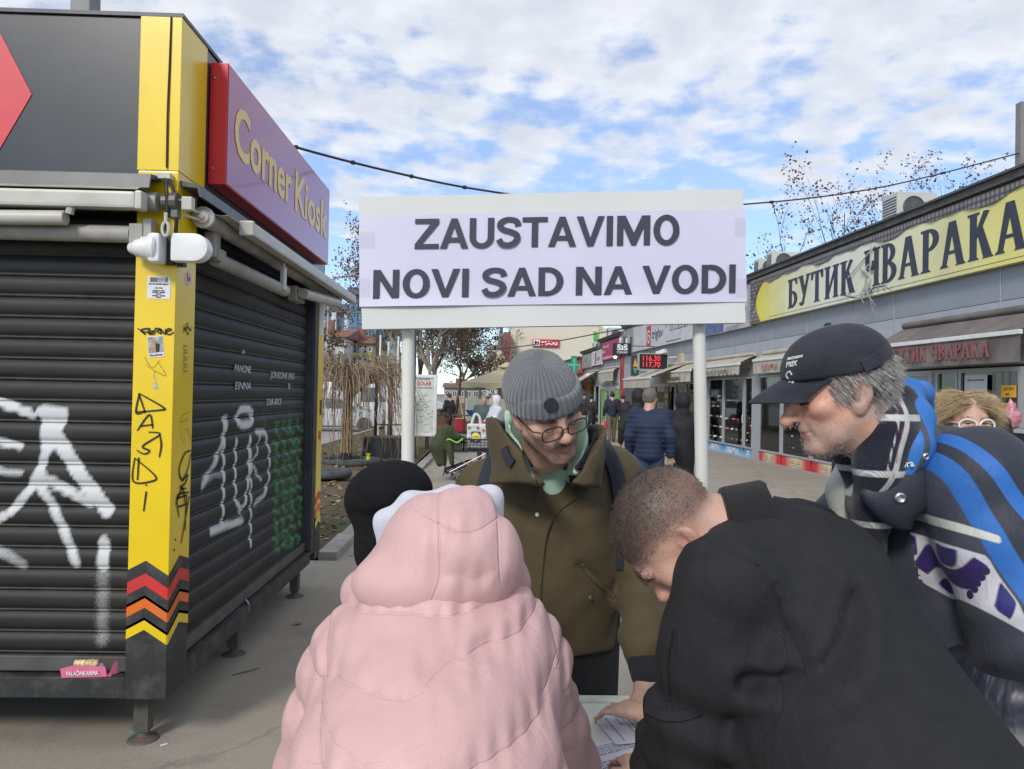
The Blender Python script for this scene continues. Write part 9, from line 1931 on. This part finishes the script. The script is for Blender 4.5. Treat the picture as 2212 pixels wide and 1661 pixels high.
 lap = union(ell(at(1962,1050,1.43),(0.058,0.024,0.052),roty(0.5)),ell(at(1915,1100,1.44),(0.062,0.018,0.024),roty(0.65)),k=0.03); wsoft('jacket_placket',lap,(0.5,1.25,1.15),(1.0,1.65,1.55),0.007,mat('navy_nylon',(0.024,0.028,0.042),0.6,bump=0.2,bscale=200),root)
 pale = chain([at(1825,1000,1.62),at(1822,1060,1.60),at(1832,1120,1.60)],[0.018,0.030,0.034],0.03); wsoft('pale_lining',pale,(0.5,1.4,1.15),(0.95,1.8,1.55),0.008,mat('cream_lining',(0.50,0.49,0.43),0.8,bump=0.2,bscale=120),root)
 pale2 = chain([at(1905,1035,1.45),at(1925,1020,1.44)],[0.012,0.014],0.02); wsoft('pale_lining',pale2,(0.5,1.3,1.25),(0.95,1.6,1.55),0.006,MATS['cream_lining'],root)
 zed = chain([at(1804,1000,1.64),at(1803,1060,1.62),at(1812,1125,1.62)],[0.008,0.010,0.010],0.01); wsoft('jacket_edge',zed,(0.5,1.4,1.15),(0.95,1.8,1.55),0.006,MATS['navy_nylon'],root)
 disc('snap',lap,(1944,1075),0.010,0.006,mat('silver_snap',(0.55,0.55,0.55),0.3,metal=0.8),root,hole=0.004); disc('snap',colr,(1998,985),0.007,0.005,MATS['silver_snap'],root,hole=0.003)
 h = hit(colr,1945,1012); nr = grad(colr,h); x = normed(np.cross((0,0,1.0),nr)); x = normed(x+np.array([0,0,0.25])); u = normed(np.cross(nr,x)); attach(letters('embroidery','diadora',h+nr*0.003,x,u,0.018,EMB,None,fit=0.05,bold=0.02),root)
 JL = lambda P: jk(P)
 for i in range(5): disc('print_dot',jk,(2128-i*9+(4 if i>2 else 0),1232+i*13),0.008,0.0015,mat('print_indigo',(0.03,0.02,0.08),0.6),root,12)
 low = union(limb((V3(1.00,1.44,1.02),0.145),(V3(1.16,1.46,0.93),0.165),k=0.04),k=0.02); ln = sines(101,5,7,(0.6,1,1.6)); lowf = lambda P: low(P)+0.012*ln(P)
 wsoft('jacket_hem',lowf,(0.75,1.1,0.65),(1.6,1.8,1.3),0.010,zone_mat('navy_satin',(0.018,0.021,0.038),[],rough=0.42,bump=0.1,bscale=100,fold=0.5,spec=0.5),root)
 strap('stitched_mark',lowf,[(2078,1362),(2092,1352),(2100,1366),(2088,1374),(2110,1385),(2128,1408)],0.004,0.002,EMB,root,n=4); strap('stitched_mark',lowf,[(2140,1420),(2152,1412),(2160,1426),(2148,1436),(2138,1424)],0.004,0.002,EMB,root,n=4)
person_cap()
# ================================================================== PEOPLE FARTHER OFF
def bperson(label,xd,Y,face,H,jacket,trousers,hair=None,hat=None,hood=False,coat=0.80,walk=0.0,puffer=False,arms=None,group='passers-by on the pavement',h=0.02,jm=None,gaze=None,hm=0.6):

 bx0 = at(xd,900,Y)[0]; root = thing('person',label,'person',(bx0,Y,0),0,group); R = rotz(face); s = H/1.75; W = lambda x,y,z: np.array([bx0,Y,0])+R@(np.array([x,y,z])*s)
 pel = W(0,0,0.95); ch = W(0,0.0,1.25); nb = W(0,0.0,1.47); hc = W(0,0.02,1.625); HR = R@rotz(gaze or 0.0)
 lg =[(W(q*0.09,0,0.92),W(q*0.10,0.02+q*walk*0.6,0.50),W(q*0.10,q*walk*1.2-0.02,0.09+max(0,-q*walk)*0.25)) for q in (-1,1)]
 A = arms or {}; am =[]
 for q in (-1,1):
  e,w = A.get(q,((q*0.25,-0.03-q*walk*0.3,1.15),(q*0.26,0.05-q*walk*0.6,0.90))); am.append((W(q*0.185,0,1.42),W(*e),W(*w)))
 hs = local(head_sdf(),hc,HR,s*0.98); hands =[hand_sdf(w,w-e,R[:,1],0.95*s,0.5,q<0) for q,(a,e,w) in zip((-1,1),am)]
 body = union(hs,limb((hc-V3(0,0,0.06)*s,0.052*s),(nb,0.06*s)),limb((pel,0.12*s),(ch,0.12*s),(nb,0.05*s)),*[limb((a,0.045*s),(e,0.038*s),(w,0.028*s)) for a,e,w in am],*[limb((a,0.08*s),(k,0.05*s),(f,0.04*s)) for a,k,f in lg],*hands,k=0.025)
 lo,hi = np.array([bx0-0.75,Y-0.75,-0.02]),np.array([bx0+0.75,Y+0.75,H+0.12]); hd = h*hm
 wsoft('body',body,lo,hi,h*1.2,SKIN,root,dense=[(hc-0.13,hc+0.13,hd)],attrs={'Col':lambda V:face_colour(((V-hc)@HR)/(s*0.98),(0.52,0.31,0.23),0.25)})
 n1 = sines(int(xd),5,6)
 jk0 = union(limb((W(0,0,coat+0.08),0.175*s),(ch,0.175*s),k=0.05),rc(W(-0.08,0,1.28),W(0.08,0,1.28),0.15*s,0.15*s),*[rc(a,nb-V3(0,0,0.05),0.075*s,0.08*s) for a,e,w in am],*[limb((a,0.078*s),(e,0.066*s),(w+(e-w)*0.12,0.05*s)) for a,e,w in am],k=0.035)
 if hood: jk0 = union(jk0,ell(hc+R@V3(0,-0.025,0.01)*s,(0.108*s,0.125*s,0.135*s),R),rc(hc-V3(0,0,0.06),nb,0.09*s,0.11*s),k=0.03); jk0 = minus(jk0,ell(hc+R@V3(0,0.11,-0.01)*s,(0.075*s,0.075*s,0.10*s),R),0.015)
 jk = lambda P: smax(jk0(P),-(P[:,2]-coat*s),0.015)+0.005*n1(P)-(0.010*np.abs(np.sin(P[:,2]*52)) if puffer else 0)
 wsoft('jacket',jk,lo,hi,h*0.8,jm or mat('cloth_%d'%int(xd),jacket,0.75,bump=0.2,bscale=120),root)
 tr = union(*[limb((a,0.105*s),(k,0.075*s),(f,0.062*s)) for a,k,f in lg],k=0.03); wsoft('trousers',tr,lo,np.array([hi[0],hi[1],1.1*s]),h,mat('trouser_%d'%int(xd),trousers,0.85),root)
 for (a,k,f) in lg:
  d = R@V3(0,1,0); wsoft('shoe',rc(f-V3(0,0,0.045),f+d*0.14-V3(0,0,0.05),0.042,0.036),f-0.22,f+0.26,0.02,mat('brown_boot',(0.06,0.035,0.022),0.6),root)
 if hair is not None:
  hf = inter(inflate(local(union(ell((0,-0.016,0.04),(0.078,0.100,0.086)),ell((0,-0.045,0.0),(0.072,0.06,0.07)),k=0.02),hc,HR,s),0.006),lambda P:-(((P-hc)@HR)[:,2]+0.05-0.9*np.clip(((P-hc)@HR)[:,1]+0.02,0,0.12)),0.01); hn = sines(3,28,6)
  wsoft('hair',lambda P:hf(P)+0.004*hn(P),hc-0.2,hc+0.2,hd*0.9,mat('hair_%d'%int(xd),hair,0.7,var=0.4,scale=90),root)
 if hat is not None:
  hf = inter(local(ell((0,-0.012,0.045),(0.09,0.112,0.10)),hc,HR,s),lambda P:-(((P-hc)@HR)[:,2]-0.015),0.01); wsoft('hat',hf,hc-0.2,hc+0.22,hd,mat('hat_%d'%int(xd),hat,0.9),root)
 return root,W,am
PI = math.pi
bperson('grey-haired man in a navy quilted jacket walking away past the banner pole',1404,9.4,-0.25,1.70,(0.010,0.020,0.055),(0.025,0.045,0.10),hair=(0.13,0.12,0.11),puffer=True,coat=0.86,walk=0.10,h=0.016,gaze=-0.5)
bperson('person in a long black hooded coat walking away beside the banner pole',1474,10.2,0.05,1.66,(0.006,0.006,0.007),(0.006,0.006,0.007),hood=True,coat=0.50,walk=0.05,h=0.018)
bperson('person in a dark hood walking just ahead of the navy quilted jacket',1378,11.6,0.1,1.72,(0.010,0.010,0.012),(0.015,0.015,0.02),hood=True,coat=0.85,h=0.02)
r_,W_,am_ = bperson('man in a navy jacket and khaki trousers walking away carrying a red bag',1322,26.6,0.05,1.74,(0.012,0.016,0.032),(0.13,0.095,0.065),hair=(0.02,0.016,0.013),coat=0.90,walk=0.12,h=0.024)
hw = am_[0][2]; nz_ = sines(4,14,6); o = soft('plastic_bag',lambda P:union(ell((0,0,-0.30),(0.12,0.09,0.17)),rc((0,0,-0.16),(0,0,-0.02),0.05,0.014),k=0.04)(P)+0.012*nz_(P),(-0.25,-0.25,-0.55),(0.25,0.25,0.05),0.022,mat('red_film',(0.70,0.05,0.08),0.35,var=0.2)); o.location = hw-V3(0,0,0.09); tag(o,'red plastic bag carried by the man in khaki trousers','bag')
bperson('dark-clothed person walking next to the man with the red bag',1345,28.0,0.0,1.66,(0.015,0.016,0.02),(0.012,0.012,0.016),hair=(0.02,0.016,0.013),walk=0.08,h=0.028)
bperson('person in a dark coat leaning towards the shop under the ice cream cone',1277,30.0,-0.5,1.62,(0.012,0.012,0.014),(0.012,0.012,0.014),hair=(0.02,0.016,0.013),coat=0.6,h=0.028,walk=0.1)
bperson('person in a dark hood walking towards the camera before the far shops',1262,34.0,PI,1.68,(0.02,0.02,0.022),(0.02,0.02,0.025),hat=(0.015,0.015,0.017),h=0.03)
bperson('grey-haired man in a blue-grey anorak standing behind the shopping trolley',1045,18.2,PI,1.56,(0.055,0.085,0.095),(0.03,0.03,0.035),hair=(0.22,0.21,0.20),h=0.02,group='people at the market corner')
bperson('person in a white hooded jacket opening a red purse over the trolley',1071,16.0,PI/2+0.35,1.56,(0.56,0.56,0.62),(0.02,0.02,0.025),hood=True,coat=0.80,arms={-1:((-0.22,0.12,1.16),(-0.10,0.34,1.12)),1:((0.22,0.12,1.14),(0.10,0.34,1.02))},h=0.018,group='people at the market corner')
b = MB(); b.box((-0.11,-0.03,-0.06),(0.11,0.03,0.06)); o = b.build('purse',mat('red_leather',(0.45,0.02,0.04),0.4),bevel=0.02); o.location = at(1044,916,15.75); tag(o,'red purse held open over the shopping trolley','purse')
bperson('woman in a dark coat and brown trousers carrying a wicker basket',970,27.0,0.9,1.58,(0.014,0.015,0.022),(0.05,0.025,0.022),hair=(0.055,0.025,0.018),coat=0.70,h=0.026,group='people at the market corner',arms={-1:((-0.27,0.05,1.12),(-0.30,0.22,0.98))})
b = MB(); b.lathe([(0.16,0),(0.22,0.22),(0.20,0.22),(0.15,0.02)],14); b.tube([(0.2*math.cos(a),0,0.2+0.22*math.sin(a)) for a in np.linspace(0,PI,9)],0.014,6); o = b.build('wicker_basket',mat('wicker',(0.16,0.075,0.035),0.8,var=0.4,scale=40),smooth=True); o.location = at(958,925,26.7)+V3(0,0,0.12); tag(o,'brown wicker basket carried by the woman in the dark coat','basket')
bperson('balding man in a dark jacket at the serving counter',2137,8.6,-PI/2+0.25,1.70,(0.014,0.014,0.016),(0.02,0.02,0.022),hair=(0.36,0.34,0.33),arms={-1:((-0.2,0.15,1.25),(-0.12,0.42,1.42)),1:((0.24,0.05,1.15),(0.22,0.25,1.05))},h=0.018,group='people at the counter',hm=0.45)
o = soft('plastic_bag',lambda P:union(ell((0,0,-0.19),(0.10,0.08,0.14)),rc((0,0,-0.08),(-0.02,0,0.02),0.045,0.012),k=0.04)(P)+0.010*nz_(P),(-0.25,-0.25,-0.45),(0.25,0.25,0.08),0.014,mat('pink_film',(0.48,0.20,0.24),0.3,var=0.4,scale=12)); o.location = at(2186,866,8.5); tag(o,'pink translucent plastic bag held up at the serving counter','bag')
def blonde():
 r,W,am = bperson('blonde woman with white-framed glasses half hidden behind the striped jacket',2082,2.85,PI-0.15,1.64,(0.05,0.05,0.055),(0.03,0.03,0.03),h=0.018,group='people at the counter',hm=0.28)
 s = 1.64/1.75; hc = W(0,0.02,1.625); HR = rotz(PI-0.15); hs = local(head_sdf(female=1.0),hc,HR,s*0.98); L = lambda P:((P-hc)@HR)/(s*0.98); W2 = lambda p: hc+HR@(np.array(p)*s*0.98)
 BL = mat('blonde_hair',(0.52,0.40,0.23),0.45,var=0.35,scale=70); BD = mat('blonde_root_hair',(0.26,0.18,0.10),0.5,var=0.4,scale=70)
 cap_ = local(ell((0,-0.02,0.035),(0.081,0.100,0.088)),hc,HR,s); wsoft('hair_base',inter(cap_,lambda P:-(L(P)[:,2]+0.04-1.0*np.clip(L(P)[:,1],0,0.1)),0.01),hc-0.2,hc+0.2,0.008,BD,r)
 P1,G1 = scatter(cap_,hc-0.14,hc+0.15,9000,3,0.004,lambda P:(lambda q:(q[:,2]>-0.03+1.25*np.clip(q[:,1],0,0.1)))(L(P)))
 sx = np.sign(L(P1)[:,:1]+1e-6); strands('hair',P1,G1*0.45+HR[:,0]*sx*0.9-HR[:,1]*0.15,0.07,BL,r,seg=5,width=0.0010,grav=0.8,jit=0.4,seed=2); strands('hair',P1[::3],G1[::3]*0.4+HR[:,0]*sx[::3]*0.8,0.05,BD,r,seg=5,width=0.0016,grav=1.0,jit=0.9,seed=6)
 WG = mat('white_glasses',(0.72,0.72,0.70),0.3)
 for q in (-1,1):
  pts =[W2((q*0.036+0.030*math.cos(a),0.108-0.25*abs(q*0.036+0.030*math.cos(a)),-0.004+0.024*math.sin(a))) for a in np.linspace(0,6.283,21)[:-1]]; b = MB(); b.tube(pts,0.0032,6,closed=True); attach(b.build('glasses_rim',WG,None,smooth=True),r)
  b = MB(); b.tube([W2((q*0.066,0.092,0.004)),W2((q*0.080,0.0,0.006))],0.003,6); attach(b.build('glasses_temple',WG,None),r)
  b = MB(); b.tube([W2((q*0.018,0.090,0.024)),W2((q*0.034,0.091,0.031)),W2((q*0.052,0.078,0.026))],[0.001,0.002,0.001],5); attach(b.build('eyebrow',BD,None),r); b = MB(); b.tube([W2((q*0.020,0.0885,0.005)),W2((q*0.032,0.0915,0.003)),W2((q*0.045,0.084,0.006))],[0.001,0.0022,0.001],5); attach(b.build('eyelash',INK,None),r)
blonde()
# ================================================================== TROLLEY, CRATES, MARKET THINGS
BP = mat('black_plastic_crate',(0.012,0.013,0.014),0.5)
def crate(label,c,w,d,h,R=None,group='black crates on the trolley'):
 o = thing('crate',label,'crate',c,0,group); R = np.eye(3) if R is None else R; T = lambda p: R@p
 b = MB(); b.box((-w/2,-d/2,0),(w/2,d/2,0.015),0,T); b.build('base',BP,o)
 for sgn in (-1,1):
  b = MB(); b.box((-w/2,sgn*d/2-0.008,h-0.03),(w/2,sgn*d/2+0.008,h),0,T); b.box((sgn*w/2-0.008,-d/2,h-0.03),(sgn*w/2+0.008,d/2,h),0,T); b.build('rim',BP,o)
  b = MB()
  for i in range(9):
   x = -w/2+w*(i+0.0)/8; b.box((x-0.006,sgn*d/2-0.006,0.0),(x+0.006,sgn*d/2+0.006,h-0.03),0,T)
  for i in range(5):
   y = -d/2+d*i/4; b.box((sgn*w/2-0.006,y-0.006,0.0),(sgn*w/2+0.006,y+0.006,h-0.03),0,T)
  b.box((-w/2,sgn*d/2-0.005,h*0.45),(w/2,sgn*d/2+0.005,h*0.52),0,T); tag(b.build('lattice_side',BP,o),kind='stuff')
 return o
cp_ = at(1008,980,14.3); cx = cp_[0]
tl = thing('shopping_trolley','folding metal trolley stacked with black crates behind the olive parka','trolley',(cx,14.3,0))
for sx_ in (-0.42,0.30):
 b = MB(); b.tube([(sx_,-0.18,0.07),(sx_+0.06,-0.18,0.52)],0.015,8); b.build('leg',MATS['steel'],tl); b = MB(); b.tube([(sx_,0.18,0.07),(sx_+0.06,0.18,0.52)],0.015,8); b.build('leg',MATS['steel'],tl)
b = MB(); b.box((-0.45,-0.22,0.525),(0.42,0.22,0.545)); b.build('tray',BLACKM,tl); b = MB(); b.tube([(-0.3,-0.2,0.15),(0.35,-0.2,0.5)],0.012,6); b.tube([(0.3,-0.2,0.15),(-0.35,-0.2,0.5)],0.012,6); b.build('cross_brace',MATS['steel'],tl)
for x,y in ((-0.18,-0.2),(-0.18,0.2),(0.3,-0.2),(0.3,0.2)):
 b = MB(); n = 16; b.tube([(x+0.09*math.cos(6.283*i/n),y,0.105+0.09*math.sin(6.283*i/n)) for i in range(n)],0.016,6,closed=True); w = b.build('wheel',TYRE,tl,smooth=True); b = MB()
 for i in range(5): b.bar((x,y,0.105),(x+0.085*math.cos(1.257*i),y,0.105+0.085*math.sin(1.257*i)),0.02,0.014,up=(0,1,0))
 b.build('rim',MATS['steel'],w)
crate('tall black crate at the handle end of the trolley',(cx-0.24,14.3,0.547),0.36,0.40,0.24); crate('black crate holding the printed carrier bag',(cx+0.20,14.3,0.547),0.50,0.40,0.22); crate('black crate tilted low on the trolley',(cx-0.12,14.3,0.19),0.50,0.34,0.10,roty(-0.35))
bg_ = thing('shopping_bag','white patterned carrier bag with a round yellow logo in the crate','bag',(cx+0.20,14.28,0.566)); nz2 = sines(8,10,6)
soft('bag',lambda P:rbox((0,0,0.24),(0.20,0.10,0.23),0.03)(P)+0.008*nz2(P),(-0.3,-0.2,-0.03),(0.3,0.2,0.55),0.02,mat('bag_white',(0.55,0.56,0.53),0.5,var=0.1),bg_)
b = MB(); b.tube(smooth2([(-0.12,0,0.46),(-0.06,0,0.64),(0.02,0,0.60),(0.05,0,0.46)],5),0.025,8); b.build('handle',mat('bag_white',(0.55,0.56,0.53)),bg_,smooth=True)
b = MB(); b.box((-0.12,-0.116,0.14),(0.05,-0.114,0.33)); lg_ = b.build('logo_square',mat('logo_blue',(0.02,0.05,0.28),0.5),bg_); b = MB(); b.lathe([(0.078,0),(0.078,0.002)],20,(-0.035,-0.1165,0.235),rotx(PI/2)); b.build('logo_disc',YL,lg_); letters('lettering','LIDL',(-0.035,-0.1195,0.215),(1,0,0),UP,0.05,MATS['logo_blue'],lg_,fit=0.12,bold=0.02)
for i,(x,z,c_) in enumerate(((-0.16,0.40,(0.10,0.28,0.08)),(0.10,0.36,(0.5,0.12,0.06)),(0.15,0.22,(0.45,0.28,0.12)),(-0.15,0.2,(0.12,0.25,0.1)),(0.0,0.40,(0.3,0.1,0.12)))):
 b = MB(); b.lathe([(0.028,0),(0.028,0.002)],12,(x,-0.116,z),rotx(PI/2)); b.build('fruit_print',mat('fruit_%d'%i,c_,0.6),bg_)
jn = sines(12,6,7,(1.4,1,0.4)); o = soft('hung_jacket',lambda P:union(limb((V3(0.25,0,0.62),0.08),(V3(0.05,0,0.70),0.13),(V3(-0.10,0,0.45),0.15),(V3(-0.05,0,0.15),0.10)),rc((0.1,-0.05,0.55),(0.16,-0.08,0.15),0.08,0.06),k=0.05)(P)+0.018*jn(P),(-0.4,-0.3,-0.05),(0.45,0.3,0.95),0.02,mat('olive_green_cloth',(0.042,0.050,0.022),0.85,bump=0.3,bscale=60)); p = at(957,1010,14.2); o.location =(p[0],14.15,0.18); tag(o,'dark olive jacket hung over the end of the trolley','jacket')
b = MB(); b.tube(smooth2([(0,0,0),(0.1,-0.03,0.10),(0.25,0,0.04),(0.36,-0.02,0.12)],5),0.012,6); o = b.build('cord',mat('neon_cord',(0.25,0.75,0.05),0.5),smooth=True); p = at(957,960,14.05); o.location = p; tag(o,'neon green cord tied round the trolley crates','cord')
st = thing('market_stand','rough wooden market stand with a blue basin behind the trolley','stall',(at(1018,900,22.0)[0],22.0,0)); WD = mat('old_wood',(0.12,0.06,0.04),0.8,var=0.3,scale=10)
for x,y in ((-0.5,-0.25),(0.5,-0.25),(-0.5,0.25),(0.5,0.25)):
 b = MB(); b.box((x-0.03,y-0.03,0),(x+0.03,y+0.03,0.95)); b.build('leg',WD,st)
for i in range(5):
 b = MB(); b.box((-0.55,-0.3+i*0.122,0.951),(0.55,-0.19+i*0.122,0.975)); b.build('plank',WD,st)
b = MB(); b.box((-0.55,-0.31,0.45),(0.55,-0.29,0.8)); b.build('front_board',WD,st)
b = MB(); b.lathe([(0.20,0),(0.30,0.14),(0.31,0.14),(0.29,0.13),(0.19,0.02)],18); o = b.build('basin',mat('blue_plastic',(0.02,0.10,0.42),0.4),smooth=True); o.location =(at(1028,900,22.0)[0],21.95,0.977); tag(o,'blue plastic basin on the wooden market stand','basin')
b = MB(); b.lathe([(0.13,0),(0.17,0.34),(0.16,0.34),(0.12,0.02)],16); o = b.build('bucket',mat('red_plastic',(0.35,0.03,0.05),0.4),smooth=True); p = ground(995,955); o.location =(at(994,900,21.0)[0],21.0,0.55); tag(o,'red bucket on a low crate by the market stand','bucket'); crate('dark crate under the red bucket',(at(994,900,21.0)[0],21.0,0.0),0.45,0.4,0.548,None,None)
b = MB(); [b.bar((x,0,0),(x+dx,0,1.5),0.08,0.05) for x,dx in ((-0.35,0.3),(0.35,-0.3))]; b.bar((-0.25,0,0.6),(0.25,0,0.6),0.05,0.06); o = b.build('trestle',mat('raw_timber',(0.42,0.27,0.12),0.8,var=0.2)); o.location =(at(988,900,30.0)[0],30.0,0); tag(o,'raw timber trestle leaning behind the woman with the basket','trestle')
# ================================================================== PARKED VEHICLES
def vehicle(name,label,cat,x,y,prof,width,paint,wins,wheels,wr=0.32,face=0.0,lamp=None):
 V_ = thing(name,label,cat,(x,y,-0.118),face,'vehicles parked along the street'); w = width/2
 b = MB(); b.prism(prof,-w,w,lambda p:np.array([p[0],p[2]*(1.0-0.10*max(0,p[1]-0.95)),p[1]])); b.build('body',paint,V_,bevel=0.05,smooth=True)
 for q in wins:
  for sgn in (-1,1):
   b = MB(); b.prism(q,0,0.012,lambda p:np.array([p[0],sgn*(w*(1.0-0.10*max(0,p[1]-0.95))+0.002+p[2]),p[1]])); b.build('window',mat('car_glass',(0.06,0.09,0.10),0.08,var=0.2),V_)
 for wx in wheels:
  for sgn in (-1,1):
   b = MB(); b.lathe([(wr*0.62,-0.10),(wr,-0.09),(wr,0.09),(wr*0.62,0.10)],20,(wx,sgn*(w-0.09),wr),rotx(PI/2)); t = b.build('wheel',TYRE,V_,smooth=True); b = MB(); b.lathe([(wr*0.6,0.0),(wr*0.55,0.03),(wr*0.12,0.02),(0.0,0.03)],12,(wx,sgn*(w+0.005),wr),rotx(PI/2*sgn)); b.build('rim',mat('alloy',(0.5,0.5,0.5),0.35,metal=0.6),t)
 if lamp:
  for sgn in (-1,1): b = MB(); b.obox((lamp[0],sgn*(w-0.2),lamp[1]),(0.06,0.16,0.09)); b.build('headlight',mat('lamp_glass',(0.6,0.62,0.62),0.15),V_,bevel=0.03)
 b = MB(); b.obox((prof[len(prof)//2][0]-0.2,-w-0.09,1.0),(0.05,0.09,0.07)); b.build('mirror',paint,V_,bevel=0.02)
WPA = mat('white_car_paint',(0.62,0.63,0.63),0.25,var=0.03,coat=0.5); SPA = mat('silver_car_paint',(0.45,0.47,0.48),0.25,var=0.03,coat=0.5)
p = ground(752,925,-0.118)
vehicle('parked_car','silver-white hatchback parked behind the weeping tree','car',at(728,900,33.0)[0],33.0,[(-2.0,0.25),(2.0,0.25),(2.08,0.55),(2.0,0.80),(1.0,0.97),(0.35,1.42),(-1.0,1.48),(-1.85,1.05),(-2.05,0.7)],1.7,SPA,[[(0.85,0.98),(0.3,1.36),(-0.3,1.39),(-0.3,0.98)],[(-0.38,0.98),(-0.38,1.39),(-1.0,1.38),(-1.4,0.98)]],(-1.25,1.3),lamp=(1.95,0.70))
vehicle('parked_van','white delivery van parked behind the silver hatchback','van',at(778,900,37.5)[0],37.5,[(-2.4,0.3),(2.35,0.3),(2.45,0.6),(2.35,1.05),(1.55,1.25),(0.85,2.05),(-2.35,2.15),(-2.45,0.8)],1.9,WPA,[[(1.42,1.22),(0.85,1.88),(0.15,1.90),(0.15,1.22)]],(-1.5,1.55),0.36,lamp=(2.3,0.9))
vehicle('parked_car','white car parked far down the street beyond the map board','car',at(949,900,52.0)[0]-1.2,52.0,[(-2.0,0.25),(2.0,0.25),(2.08,0.6),(2.0,0.9),(1.1,1.05),(0.5,1.6),(-1.6,1.62),(-2.0,1.1),(-2.05,0.7)],1.75,WPA,[[(0.95,1.06),(0.45,1.5),(-0.3,1.52),(-0.3,1.06)],[(-0.4,1.06),(-0.4,1.52),(-1.4,1.52),(-1.7,1.06)]],(-1.25,1.3),0.33,0.0,(1.95,0.75))
vehicle('parked_car','dark grey car parked at the kerb past the planter frame','car',-6.6,41.0,[(-2.0,0.25),(2.0,0.25),(2.08,0.55),(2.0,0.80),(1.0,0.97),(0.35,1.42),(-1.0,1.48),(-1.85,1.05),(-2.05,0.7)],1.7,mat('grey_car_paint',(0.07,0.075,0.08),0.25,coat=0.5),[[(0.85,0.98),(0.3,1.36),(-0.3,1.39),(-0.3,0.98)],[(-0.38,0.98),(-0.38,1.39),(-1.0,1.38),(-1.4,0.98)]],(-1.25,1.3),0.32,PI/2,(1.95,0.70))
